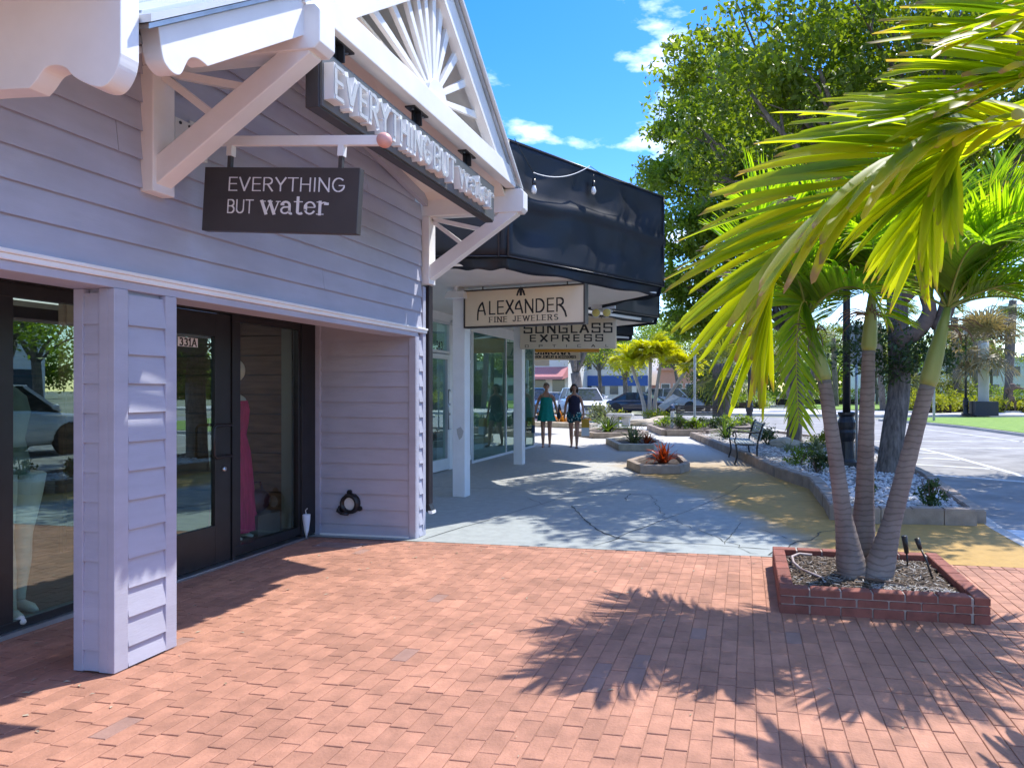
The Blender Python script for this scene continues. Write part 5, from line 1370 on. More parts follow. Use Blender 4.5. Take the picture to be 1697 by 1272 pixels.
# dry inflorescence bits under the crowns
for k, (o_, az) in enumerate((((.50, 4.95, 1.86), 250), ((.91, 5.14, 2.02), 300), ((1.37, 5.02, 1.9), 20), ((.91, 5.14, 2.0), 190))):
    mb = MB(); rv = random.Random(k)
    for q in range(9):
        a = az + rv.uniform(-50, 50)
        mb.tube(arch(o_, a, rv.uniform(-10, 40), rv.uniform(.18, .32), 120, 4), .004, 4)
    mb.build('flower_stalk', M['bark_br'], tp_)

# --- big palm standing just right of the view, its fronds reaching in over the bricks
bp = thing('palm_tree', 'large palm whose broad backlit yellow green fronds hang in from the right foreground', 'palm tree', (2.25, 2.62, 0))
MB().tube(smooth_path([(2.30, 2.62, 0), (2.28, 2.62, .5), (2.22, 2.62, 1.3), (2.13, 2.62, 1.95)], 30), [.15 - .07 * min(1, i / 12) for i in range(31)], 14).build('trunk', M['ptrunk'], bp, smooth=True)
MB().tube([(2.13, 2.62, 1.94), (2.11, 2.62, 2.02), (2.05, 2.62, 2.3), (2.0, 2.62, 2.5)], [.08, .085, .06, .035], 14).build('crownshaft', M['crownshaft'], bp, smooth=True)
CR = (2.0, 2.62, 2.46)
pf = lambda v: (.80 + .2 * math.sin(min(1, v * 1.4) * math.pi)) * (1 - .25 * max(0, v - .6) / .4)
frond(bp, [CR, (1.62, 2.60, 2.47), (1.30, 2.57, 2.42), (.95, 2.51, 2.385), (.75, 2.474, 2.36), (.545, 2.437, 2.278), (.339, 2.399, 2.142), (.165, 2.37, 1.97), (.10, 2.36, 1.84), (.08, 2.353, 1.70)], (-.35, .75, .55), 54, .60, .060, .55, 301, M['palm_big'], M['rachis'], .017, .30, True, 42, pf, 7, .22, blunt=.42)
frond(bp, [CR, (1.5, 2.60, 2.42), (1.05, 2.53, 2.395), (.78, 2.48, 2.36), (.68, 2.46, 2.26), (.615, 2.45, 2.12), (.585, 2.444, 1.95)], (-.75, .45, .25), 34, .40, .044, .8, 302, M['palm_big'], M['rachis'], .013, .42, True, 38, None, 6, .12, blunt=.3)
frond(bp, [CR, (1.62, 2.48, 2.62), (1.28, 2.36, 2.66), (1.0, 2.26, 2.62), (.74, 2.16, 2.52)], (0, .8, .6), 40, .60, .060, .5, 303, M['palm_big'], M['rachis'], .014, .25, True, 40, pf, 7, .25, blunt=.42)
frond(bp, [CR, (2.0, 2.9, 2.75), (1.85, 3.3, 2.9), (1.55, 3.7, 2.9), (1.2, 4.0, 2.75)], (.7, .7, 0), 30, .48, .07, .9, 305, M['palm_big'], M['rachis'], .014, .2, False, 45, pf, 6, .25)
frond(bp, [CR, (1.7, 2.5, 2.54), (1.35, 2.42, 2.53), (1.05, 2.36, 2.49), (.85, 2.32, 2.43), (.62, 2.28, 2.33)], (-.1, .8, .6), 40, .52, .058, .5, 309, M['palm_big'], M['rachis'], .012, .30, True, 40, pf, 7, .3, blunt=.42)
frond(bp, [CR, (1.9, 3.0, 2.25), (1.76, 3.25, 1.85), (1.66, 3.4, 1.4), (1.60, 3.45, 1.10)], (-.8, .2, 0), 22, .42, .06, .9, 306, M['palm_big'], M['rachis'], .013, .25, False, 40, None, 6, .15)
frond(bp, [CR, (2.5, 2.7, 2.7), (2.9, 2.8, 2.6), (3.3, 2.9, 2.3)], (0, 1, 0), 26, .46, .044, 1, 307, M['palm_big'], M['rachis'], .013, .2, False, 45, pf, 6, .25)

rv = random.Random(515); mb = MB()
for c_ in ((-.07, 2.72, 2.02), (.10, 2.70, 2.12), (.2, 2.75, 2.23), (.38, 2.72, 2.30), (.02, 2.55, 1.78), (.55, 2.70, 2.40), (-.02, 2.62, 1.90)):
    for q in range(9):
        a = rv.uniform(150, 240); p = Vector(c_); l = rv.uniform(.05, .14); d = Vector((math.cos(R(a)) * .9, rv.uniform(-.3, .3), rv.uniform(-.3, .35))).normalized(); pts = [p.copy()]
        for k in range(5):
            p = p + d * l / 5; d = (d + Vector((rv.uniform(-.3, .3), rv.uniform(-.3, .3), rv.uniform(-.35, .12)))).normalized(); pts.append(p.copy())
        mb.tube(pts, [.0022, .0022, .0018, .0016, .0012, .001], 4)
o = mb.build('dry_fibre', mat('dry_leaf_fibre', (.30, .24, .20), .9), bp, fix=False); o['kind'] = 'stuff'
ORD = ['first', 'second', 'third', 'fourth', 'fifth', 'sixth', 'seventh', 'eighth', 'ninth', 'tenth', 'eleventh', 'twelfth', 'thirteenth', 'fourteenth', 'fifteenth', 'sixteenth', 'seventeenth', 'eighteenth', 'nineteenth', 'twentieth', 'last but one', 'last']
def ordinals(pts):
    # rank of each (x, y) place from the left of the view
    px = [cam_px(p[0], p[1])[0] if cam_px(p[0], p[1]) else 9999 for p in pts]
    order = sorted(range(len(pts)), key=lambda i: px[i])
    return {i: ORD[r_] for r_, i in enumerate(order)}
# ================================================================ TREES
M['leaf_fic'] = leaf_mat('broad_leaf', (.03, .065, .010), (.12, .175, .018), .45, (3.6, 3.2, .6), .4, .9)
M['leaf_mid'] = leaf_mat('mid_green_leaf', (.04, .09, .014), (.14, .21, .03), .45, (3.4, 3.0, .6), .5, .6)
M['leaf_olive'] = leaf_mat('olive_leaf', (.05, .07, .02), (.17, .19, .05), .4, (2.0, 1.9, .5), .5, .6)
M['leaf_lime'] = leaf_mat('lime_leaf', (.16, .20, .015), (.34, .36, .03), .45, (1.8, 1.7, .35), .5, .8)
M['leaf_dark'] = leaf_mat('dark_shrub_leaf', (.02, .045, .012), (.07, .11, .03), .3, (2.0, 2.0, .5), .45, 1.5)
def foliage(name, lobes, leaf, m_, parent, seed, per=34, dens=16.0, spread=.17, elong=2.0, hollow=.35):
    # leaf-sized faces gathered in clusters through the volume of each lobe: (x, y, z, rx, ry, rz)
    g = np.random.default_rng(seed); C = []
    for lb in lobes:
        x, y, z, rx, ry, rz = lb
        n = max(3, int(dens * (rx * ry * rz) ** (2 / 3) * 3))
        v = g.normal(size=(n, 3)); v /= np.linalg.norm(v, axis=1)[:, None]
        r_ = (hollow + (1 - hollow) * g.random(n)) ** .6
        C.append(np.array([x, y, z]) + v * r_[:, None] * np.array([rx, ry, rz]))
    C = np.concatenate(C); nC = len(C)
    cs = spread * (.6 + .9 * g.random(nC))
    idx = np.repeat(np.arange(nC), (per * (.5 + g.random(nC))).astype(int))
    P = C[idx] + np.clip(g.normal(size=(len(idx), 3)), -1.7, 1.7) * cs[idx][:, None] * np.array([1.15, 1.15, .75])
    n = len(P)
    a = g.normal(size=(n, 3)) + np.array([0, 0, -.25]); a /= np.linalg.norm(a, axis=1)[:, None]
    up = g.normal(size=(n, 3)) * .7 + np.array([0, 0, 1.0]); b = np.cross(a, up); b /= np.linalg.norm(b, axis=1)[:, None] + 1e-9
    c = np.cross(a, b)
    l = leaf * (.6 + .8 * g.random(n))[:, None]; w = l / elong
    V = np.stack([P - a * l / 2, P - a * l * .05 + b * w / 2 + c * w * .12, P + a * l / 2, P - a * l * .05 - b * w / 2 + c * w * .12], 1).reshape(-1, 3)
    F = np.arange(4 * n).reshape(n, 4)
    rn = np.clip(.5 * g.random(nC)[idx] + .5 * g.random(n), 0, 1)
    off = WL.get(parent.name, Vector((0, 0, 0)))
    me = np_mesh(name, V - np.array(off), F, rn)
    return link_mesh(name, me, m_, parent)
def limb_to(mb, a, b, r0, r1, seed, bend=.25, n=9, sides=8):
    rv = random.Random(seed); a, b = Vector(a), Vector(b); d = b - a; l = d.length
    p1 = a.lerp(b, .35) + Vector((rv.uniform(-1, 1), rv.uniform(-1, 1), rv.uniform(.2, 1))) * l * bend * .5
    p2 = a.lerp(b, .7) + Vector((rv.uniform(-1, 1), rv.uniform(-1, 1), rv.uniform(-.2, .8))) * l * bend * .4
    P = smooth_path([a, p1, p2, b], n)
    mb.tube(P, [r0 + (r1 - r0) * i / n for i in range(n + 1)], sides)
    return P
def tree(name, label, base, fork, r0, lobes, leaf, m_leaf, m_bark, seed, per=34, dens=16, spread=.17, group=None, cat='tree', flare=1.5, twig=True, elong=2.0):
    t = thing(name, label, cat, base, group=group)
    b, f = Vector(base), Vector(fork)
    mid = b.lerp(f, .5) + Vector((.04, .02, 0)) * (f.z - b.z)
    P = smooth_path([b - Vector((0, 0, .12)), b + Vector((0, 0, .02)), b.lerp(mid, .5), mid, f], 26)
    mb = MB()
    mb.tube(P, [r0 * (1 + (flare - 1) * math.exp(-i / 2.2)) * (1 - .18 * i / 26) for i in range(27)], 18)
    tr = mb.build('trunk', m_bark, t, smooth=True)
    mb = MB(); rv = random.Random(seed + 1)
    for k, lb in enumerate(lobes):
        c = Vector(lb[:3])
        P = limb_to(mb, f - Vector((0, 0, .1)), c, r0 * rv.uniform(.28, .5), .02 + .008 * lb[3], seed + k)
        if twig:
            for q in range(3):
                e = c + Vector((rv.uniform(-1, 1) * lb[3], rv.uniform(-1, 1) * lb[4], rv.uniform(-.6, 1) * lb[5])) * .8
                limb_to(mb, P[6], e, r0 * .10 + .012, .007, seed + 50 + k * 3 + q, n=5, sides=5)
    mb.build('limb', m_bark, t, smooth=True)
    foliage('crown', lobes, leaf, m_leaf, t, seed, per, dens, spread, elong)
    return t
# the broad tree in the flower bed behind the palms
lob = [(-.55, 11.8, 7.2, 1.0, 1.0, .55), (.05, 11.0, 6.35, .85, .9, .5), (-.75, 12.6, 6.3, .6, .7, .35), (-.55, 12.2, 5.4, .7, .7, .35), (.3, 12.4, 5.5, .9, .9, .6), (.5, 11.4, 7.4, 1.2, 1.2, .7),
       (1.1, 10.4, 6.3, 1.0, .9, .6), (1.4, 12.6, 6.6, 1.3, 1.2, .8), (1.0, 13.4, 5.4, 1.1, 1.0, .6), (1.9, 10.6, 7.4, 1.3, 1.2, .8), (2.6, 12.2, 7.6, 1.4, 1.4, .9), (2.6, 10.4, 6.2, 1.1, 1.0, .6),
       (2.4, 13.2, 5.9, 1.2, 1.1, .7), (3.6, 11.0, 6.9, 1.3, 1.2, .8), (3.8, 12.8, 6.0, 1.3, 1.2, .7), (4.9, 11.6, 6.2, 1.3, 1.3, .8), (5.2, 13.2, 5.4, 1.2, 1.1, .7), (6.0, 12.0, 5.2, 1.0, 1.1, .6),
       (3.0, 12.0, 5.2, 1.0, 1.0, .5), (4.4, 10.2, 5.3, 1.0, .9, .5), (3.4, 9.6, 6.2, 1.0, .9, .6), (5.8, 11.2, 7.4, 1.3, 1.2, .8), (6.9, 12.4, 6.3, 1.2, 1.1, .7), (6.6, 13.4, 5.0, 1.2, 1.0, .6), (5.4, 12.0, 4.5, 1.0, 1.0, .5), (2.9, 13.0, 4.3, .8, .8, .45), (3.8, 12.6, 4.1, .8, .8, .45), (4.5, 12.8, 4.6, .9, .9, .5), (1.6, 13.4, 4.5, .8, .8, .5), (.9, 13.6, 4.2, .7, .7, .4), (4.2, 14.5, 4.4, 1.1, 1.0, .6), (5.5, 14.5, 4.8, 1.2, 1.0, .6), (3.4, 14.6, 5.4, 1.2, 1.0, .7), (6.5, 14.8, 5.6, 1.3, 1.0, .8), (5.0, 15.0, 6.4, 1.3, 1.0, .8), (2.6, 15.0, 4.6, 1.0, 1.0, .6), (7.0, 14.6, 4.3, 1.0, 1.0, .5), (1.7, 14.2, 6.6, 1.2, 1.1, .7), (.2, 13.6, 7.0, 1.0, 1.0, .6)]
bt = tree('broadleaf_tree', 'big dark broadleaf tree in the shell bed right behind the triple palm', (2.36, 11.75, 0.05), (2.55, 12.0, 3.1), .205, lob, .12, M['leaf_fic'], M['bark'], 5, per=46, dens=17.5, spread=.14)
mb = MB()
mb.tube(smooth_path([(2.50, 11.9, 2.25), (2.85, 11.85, 2.45), (3.05, 11.9, 2.8), (2.98, 12.0, 3.3), (3.2, 12.1, 4.2)], 16), [.15 - .004 * i for i in range(17)], 12)
mb.tube(smooth_path([(2.62, 11.95, 3.0), (3.2, 11.9, 3.6), (3.75, 11.9, 4.3), (4.1, 12.0, 5.2)], 12), [.13 - .006 * i for i in range(13)], 10)
mb.tube(smooth_path([(3.35, 12.0, 4.1), (3.40, 11.95, 3.3), (3.28, 11.9, 2.7), (3.1, 11.9, 2.5)], 8), [.07, .09, .11, .12, .13, .13, .12, .11, .10], 10)
mb.build('twisted_limb', M['bark_br'], bt, smooth=True)
foliage('ivy', [(2.42, 11.7, 2.15, .45, .35, .42), (3.0, 11.65, 1.95, .45, .3, .35), (2.75, 11.7, 2.05, .45, .35, .30), (3.1, 11.8, 2.2, .30, .30, .25), (2.05, 11.8, 2.3, .4, .35, .4), (2.4, 11.65, 1.72, .22, .22, .22), (1.8, 11.9, 2.0, .3, .3, .3)], .08, M['leaf_dark'], bt, 77, 40, 30, .10)
# second and third trunks further along the bed
tree('broadleaf_tree', 'bright green tree rising behind the black awning end, its grey trunk beside the bench', (1.26, 18.05, 0.03), (1.2, 18.2, 3.0), .215,
     [(-1.7, 17.8, 5.6, 1.0, 1.0, .6), (-1.9, 18.4, 4.4, .8, .9, .5), (-1.5, 18.8, 3.4, .7, .8, .5), (-1.9, 18.2, 7.2, 1.0, 1.1, .6), (-1.5, 18.4, 8.8, 1.1, 1.2, .6), (-.6, 18.4, 10.0, 1.3, 1.2, .7), (-.7, 18.4, 7.8, 1.4, 1.3, .8), (-.4, 17.6, 6.2, 1.3, 1.2, .8), (-.2, 19.0, 4.6, 1.2, 1.1, .8),
      (.6, 18.6, 9.2, 1.5, 1.4, .9), (.8, 17.8, 7.4, 1.4, 1.3, .9), (.9, 18.4, 5.6, 1.4, 1.3, .8), (1.6, 17.4, 4.3, 1.1, 1.0, .6), (1.9, 18.6, 8.4, 1.6, 1.4, 1.0), (2.2, 18.0, 6.4, 1.5, 1.3, .9), (2.8, 18.4, 4.9, 1.3, 1.2, .7), (3.3, 18.6, 7.4, 1.6, 1.4, .9), (3.0, 19.4, 9.4, 1.5, 1.4, .8), (3.9, 18.8, 5.6, 1.3, 1.2, .8), (4.8, 19.2, 6.6, 1.4, 1.3, .8), (4.7, 19.4, 8.4, 1.5, 1.4, .8)],
     .15, M['leaf_mid'], M['bark'], 15, per=62, dens=25, spread=.16)
# sabal palm in the far bed
def fan_palm(name, label, base, h, r_trunk, seed, m_leaf, crown_r=1.3, n=34, group=None, lean=0.0, skirt=True, mt=None):
    rv = random.Random(seed); t = thing(name, label, 'palm tree', base, group=group)
    b = Vector(base); top = b + Vector((lean, lean * .3, h))
    MB().tube(smooth_path([b - Vector((0, 0, .1)), b + Vector((0, 0, .1)), b.lerp(top, .5) + Vector((lean * .15, 0, 0)), top], 14), [r_trunk * (1.35 - .35 * min(1, i / 4)) for i in range(15)], 12).build('trunk', mt or M['bark'], t, smooth=True)
    V = []; F = []; T = []
    for k in range(n):
        az = rv.uniform(0, 360); el = rv.uniform(-55 if skirt else -10, 80); st = rv.uniform(.45, .75) * crown_r
        d = Vector((math.cos(R(az)) * math.cos(R(el)), math.sin(R(az)) * math.cos(R(el)), math.sin(R(el))))
        c = top + d * st - Vector((0, 0, .12 * st * st))
        s_ = d.cross(Vector((0, 0, 1))); s_.normalize(); nn = s_.cross(d)
        V += [top + s_ * .015, top - s_ * .015, c]; F.append([len(V) - 3, len(V) - 2, len(V) - 1, len(V) - 1]); T.append(rv.random())
        nb = 15; rn = rv.random()
        for q in range(nb):
            a = R(-125 + 250 * q / (nb - 1)); dd = d * math.cos(a) + s_ * math.sin(a)
            l = crown_r * .62 * (.75 + .25 * math.cos(a)) * rv.uniform(.85, 1.1); w = .045 * crown_r
            pn = dd.cross(nn); e1 = c + dd * l * .6 - Vector((0, 0, .04 * l)); e2 = c + dd * l - Vector((0, 0, rv.uniform(.12, .38) * l))
            i0 = len(V); V += [c + pn * w * .2, c - pn * w * .2, e1 - pn * w * .5, e1 + pn * w * .5, e2]
            F += [[i0, i0 + 1, i0 + 2, i0 + 3], [i0 + 3, i0 + 2, i0 + 4, i0 + 4]]; T += [rn, rn]
    V = np.array([tuple(v) for v in V]) - np.array(base)
    me = bpy.data.meshes.new('crown')
    me.from_pydata([tuple(v) for v in V], [], [tuple(dict.fromkeys(f)) for f in F])
    a_ = me.attributes.new('rnd', 'FLOAT', 'FACE'); a_.data.foreach_set('value', np.array(T, dtype=np.float32))
    link_mesh('crown', me, m_leaf, t)
    return t
fan_palm('sabal_palm', 'stout sabal palm with drooping fan leaves in the dark bed behind the iron bench', (-1.12, 31.8, 0), 2.7, .42, 3, M['palm_far'], 1.9, 40)

# ================================================================ FLOWER BEDS
def in_poly(x, y, poly):
    c = False; j = len(poly) - 1
    for i in range(len(poly)):
        xi, yi = poly[i]; xj, yj = poly[j]
        if (yi > y) != (yj > y) and x < (xj - xi) * (y - yi) / (yj - yi) + xi: c = not c
        j = i
    return c
def edging(parent, pts, h, w, m_, bl=.30, seed=0):
    rv = random.Random(seed)
    for a, b in zip(pts[:-1], pts[1:]):
        a, b = Vector((*a, 0)), Vector((*b, 0)); d = b - a; l = d.length; u = d / l; n = Vector((u.y, -u.x, 0))
        k = max(1, round(l / bl))
        for i in range(k):
            p, q = a + u * (l * i / k + .004), a + u * (l * (i + 1) / k - .004)
            hh = h + rv.uniform(-.006, .006); o1 = n * (rv.uniform(-.008, .008)); o2 = n * (w + rv.uniform(-.006, .006)); c = .012
            m_b = MB().prism([p + o1, q + o1, q + o2, p + o2], (0, 0, hh - c))
            m_b.prism([p + o1 + (n + u) * c + Vector((0, 0, hh - c)), q + o1 + (n - u) * c + Vector((0, 0, hh - c)), q + o2 - (n + u) * c + Vector((0, 0, hh - c)), p + o2 - (n - u) * c + Vector((0, 0, hh - c))], (0, 0, c))
            m_b.v = [(x, y, z - .03 if z < .001 else z) for x, y, z in m_b.v]
            m_b.build('edging_block', m_, parent, fix=True)
bed1 = [(-1.5, 20.4), (-.5, 16.4), (.235, 13.42), (.65, 11.45), (1.10, 10.15), (1.12, 8.6), (1.10, 7.76), (1.78, 7.84), (2.45, 7.86), (2.78, 11.5), (2.92, 17.6), (.9, 22.2), (-.9, 22.0)]
fb = thing('flower_bed', 'long kerbed flower bed with white shell mulch beside the road', 'flower bed', (1.5, 11, 0))
edging(fb, bed1[:9], .175, .17, M['kerb'], .30, 1)
edging(fb, bed1[8:] + [bed1[0]], .14, .15, M['kerb'], .6, 2)
MB().add([(x, y, .075) for x, y in bed1], [tuple(range(len(bed1)))]).build('soil', mat('shell_grit', (.30, .27, .24), .95, var=.4, vscale=14, bump=1.0, bscale=60), fb, fix=False)
rv = random.Random(8); mb = MB(); n_ = 0
while n_ < 6500:
    y = 7.7 + (rv.random() ** 2.2) * 13; x = rv.uniform(-1.4, 2.9)
    if not in_poly(x, y, bed1) : continue
    n_ += 1
    s_ = rv.uniform(.016, .048); a = rv.uniform(0, 6.28); tz = rv.uniform(-.5, .5); z = .078 + rv.uniform(0, .03)
    ca, sa = math.cos(a) * s_, math.sin(a) * s_
    mb.add([(x - ca, y - sa, z - tz * s_), (x + sa * .6, y - ca * .6, z), (x + ca, y + sa, z + tz * s_), (x - sa * .6, y + ca * .6, z), (x, y, z + s_ * .45)], [(0, 1, 4), (1, 2, 4), (2, 3, 4), (3, 0, 4)])
o = mb.build('shell_mulch', M['shell'], fb, fix=False); o['kind'] = 'stuff'
bed2 = [(-3.37, 24.1), (-2.46, 21.05), (-1.3, 21.2), (.15, 24.2), (-.4, 27.4), (-3.2, 27.2)]
fb2 = thing('flower_bed', 'dark planted bed with the tilted plaque and a sabal palm', 'flower bed', (-1.5, 24, 0))
edging(fb2, bed2 + [bed2[0]], .20, .18, M['kerb'], .8, 3)
MB().add([(x, y, .12) for x, y in bed2], [tuple(range(len(bed2)))]).build('soil', M['soil'], fb2, fix=False)
# rosettes and shrubs
def strap_plant(label, loc, n, h, spread, m_, seed, w=.035, name='bromeliad', cat='plant', group=None):
    rv = random.Random(seed); t = thing(name, label, cat, loc, group=group); parts = []
    for k in range(n):
        az = rv.uniform(0, 360); el = rv.uniform(25, 85); l = h * rv.uniform(.7, 1.15)
        d = Vector((math.cos(R(az)) * math.cos(R(el)), math.sin(R(az)) * math.cos(R(el)), math.sin(R(el))))
        vs_, fs, tp = leaflet(Vector((rv.uniform(-.25, .25) * spread, rv.uniform(-.25, .25) * spread, -.02)), d, Vector((0, 0, 1)) - d * .3, l, w, 2.2 / h * .5, rv, 5, blunt=.05)
        parts.append((vs_, fs, tp, rv.random()))
    me = leaf_mesh('leaves', parts); link_mesh('leaves', me, m_, t)
    return t
def shrub(label, loc, r_, h, m_, seed, leaf=.05, name='shrub', dens=60, per=26, group=None, cat='shrub'):
    t = thing(name, label, cat, loc, group=group); x, y, z = loc
    mb = MB(); rv = random.Random(seed)
    for k in range(6):
        a = rv.uniform(0, 6.28); mb.tube([(x, y, z - .03), (x + math.cos(a) * r_ * .3, y + math.sin(a) * r_ * .3, z + h * .4), (x + math.cos(a) * r_ * .6, y + math.sin(a) * r_ * .6, z + h * .8)], [.012, .008, .004], 5)
    mb.build('stem', M['bark_br'], t)
    lb = [(x + rv.uniform(-.45, .45) * r_, y + rv.uniform(-.45, .45) * r_, z + h * rv.uniform(.25, .75), r_ * .55, r_ * .55, h * .32) for _ in range(6)]
    foliage('leaves', lb, leaf, m_, t, seed, per, dens, r_ * .16)
    return t
M['brom_red'] = leaf_mat('red_bromeliad_leaf', (.06, .03, .015), (.30, .07, .02), .35, (2.2, 1.0, .3), .4, 3)
M['brom_yel'] = leaf_mat('yellow_bromeliad_leaf', (.18, .16, .02), (.42, .20, .03), .35, (2.0, 1.2, .3), .4, 3)
M['brom_grn'] = leaf_mat('green_strap_leaf', (.03, .06, .02), (.10, .16, .04), .35, (2.0, 2.0, .4), .4, 3)
M['grass_tuft'] = leaf_mat('grey_green_tuft', (.10, .12, .07), (.24, .26, .15), .3, (1.6, 1.6, .6), .5, 2)
# near the bed front
shrub('small dark green shrub in white shell right of the palm trunks by the bed corner', (2.12, 8.25, .08), .17, .42, M['leaf_dark'], 31, .05, dens=110)
shrub('small shrub growing in shell between the left and middle palm trunks', (1.46, 8.45, .08), .14, .32, M['leaf_dark'], 32, .05, dens=110)
shrub('rounded green shrub in shell at the foot of the black lamp post', (1.20, 11.6, .08), .32, .36, M['leaf_dark'], 33, .06)
shrub('pale green shrub in shell left of the rounded shrub nearest the lamp post', (.98, 12.6, .08), .30, .34, M['leaf_mid'], 34, .06)
strap_plant('spiky grey green tuft beside the second tree trunk', (1.6, 15.6, .08), 40, .42, .3, M['grass_tuft'], 35)
shrub('yellowish bush between the second tree trunk and the lamp post', (1.95, 16.4, .08), .42, .45, M['leaf_lime'], 36, .07)
shrub('dark bush behind the iron bench back', (.55, 17.2, .08), .38, .42, M['leaf_dark'], 37, .07)
strap_plant('upright dark strap plant at the far left end of the shell bed', (-.5, 19.0, .08), 34, .62, .4, M['brom_grn'], 38, .05)
strap_plant('strap plant next to the far lamp post base', (.35, 20.2, .08), 30, .6, .4, M['brom_grn'], 39, .05)
tuft = []
for k in range(9):
    rv = random.Random(60 + k); y = rv.uniform(12, 20); tuft.append((rv.uniform(.9, 2.5) - (y - 12) * .12, y))
od = ordinals(tuft)
for k, (x, y) in enumerate(tuft):
    strap_plant('small grey tuft among the white shells, %s from the left' % od[k], (x, y, .08), 22, .26, .2, M['grass_tuft'], 70 + k, .02, name='grass_tuft', group='small tufts in the shell bed')
pos = [(-2.9, 24.2), (-2.3, 23.0), (-1.7, 22.6), (-1.0, 23.2), (-.5, 24.0), (-1.6, 24.2), (-.8, 25.2), (-2.4, 25.2), (-.1, 25.0)]
od = ordinals(pos)
for k, (x, y) in enumerate(pos):
    shrub('low green shrub in the bed under the sabal palm, %s from the left' % od[k], (x, y, .12), .42, .40, M['leaf_dark'] if k % 2 else M['leaf_mid'], 90 + k, .09, dens=26, group='low shrubs under the sabal palm')
t = thing('boulder', 'pale tan boulder lying in the shell bed beside the second tree trunk', 'boulder', (.95, 16.6, .08))
def rock(loc, rx, ry, rz, seed, m_, parent, name='rock'):
    b_ = MB().ball((0, 0, 0), 1, 16, 10)
    b_.v = [tuple(Vector(loc) + Vector((p[0] * rx, p[1] * ry, p[2] * rz)) * (1 + .22 * mnoise.noise(Vector(p) * 1.6 + Vector((seed, 0, 0))) + .08 * mnoise.noise(Vector(p) * 5 + Vector((0, seed, 0))))) for p in b_.v]
    return b_.build(name, m_, parent, smooth=False)
M['rock'] = mat('tan_limestone', (.50, .42, .30), .9, var=.2, vscale=5, bump=.6, bscale=18)
rock((.95, 16.6, .14), .40, .3, .16, 1, M['rock'], t)
# low hexagonal planters on the walkway
def hex_planter(label, pts, h, plant_label, ploc, seed, kind, m_=M['kerb']):
    cx_ = sum(p[0] for p in pts) / len(pts); cy_ = sum(p[1] for p in pts) / len(pts)
    t = thing('kerb_planter', label, 'planter', (cx_, cy_, 0), group='low six-sided planters on the walkway')
    n = len(pts)
    ins = [(cx_ + (x - cx_) * .80, cy_ + (y - cy_) * .84) for x, y in pts]
    for i in range(n):
        j = (i + 1) % n
        MB().prism([(*pts[i], 0), (*pts[j], 0), (*ins[j], 0), (*ins[i], 0)], (0, 0, h)).build('kerb_side', m_, t, bevel=.012)
    MB().add([(x, y, h * .55) for x, y in ins], [tuple(range(n))]).build('soil', M['soil'], t, fix=False)
    x, y = ploc
    if kind == 0:
        return strap_plant(plant_label, (x, y, h * .5), 46, .42, .30, M['brom_red'], seed, .045)
    if kind == 1:
        strap_plant('red and yellow bromeliad at the right side of the middle six-sided planter', (x + .38, y - .25, h * .5), 26, .40, .3, M['brom_red'], seed + 1, .05)
        return strap_plant(plant_label, (x, y, h * .5), 44, .5, .35, M['grass_tuft'], seed, .05)
    return strap_plant(plant_label, (x, y, h * .5), 46, .75, .4, M['brom_grn'], seed, .06)
hex_planter('weathered six-sided kerb planter nearest the camera, red bromeliad inside', [(-2.20, 12.3), (-1.80, 11.42), (-1.11, 11.52), (-.98, 12.0), (-1.32, 13.6), (-1.95, 13.75)], .15, 'dark red bromeliad in the nearest six-sided planter', (-1.52, 12.5), 41, 0)
hex_planter('sunlit pale six-sided planter just behind the nearest one', [(-3.72, 17.6), (-3.0, 15.7), (-2.15, 15.7), (-2.0, 16.4), (-2.6, 18.4), (-3.3, 18.8)], .16, 'variegated pale strap plant in the sunlit middle planter', (-2.85, 17.0), 42, 1, M['kerb_lt'])
hex_planter('shaded grey six-sided planter beside the women, farthest of the three', [(-5.4, 20.6), (-4.5, 19.5), (-3.2, 19.8), (-3.0, 20.8), (-3.9, 22.6), (-5.0, 22.6)], .17, 'green strap plant in the shaded planter beside the walking women', (-4.35, 21.0), 43, 2)
t = thing('kerb_planter', 'long low kerb with yellow red bromeliads behind the walking women', 'planter', (-6.2, 25.5, 0))
MB().prism([(-8.6, 25.4, 0), (-5.7, 24.2, 0), (-5.5, 24.6, 0), (-8.4, 25.9, 0)], (0, 0, .2)).build('kerb_side', M['kerb_lt'], t, bevel=.015)
for k, (x, y) in enumerate(((-7.2, 25.6), (-6.5, 25.3), (-8.0, 26.0))):
    strap_plant('%s yellow and red bromeliad clump on the low kerb behind the women' % ['middle', 'rightmost', 'leftmost'][k], (x, y, .1), 40, .6, .5, M['brom_yel'], 46 + k, .07, group='bromeliads behind the women')

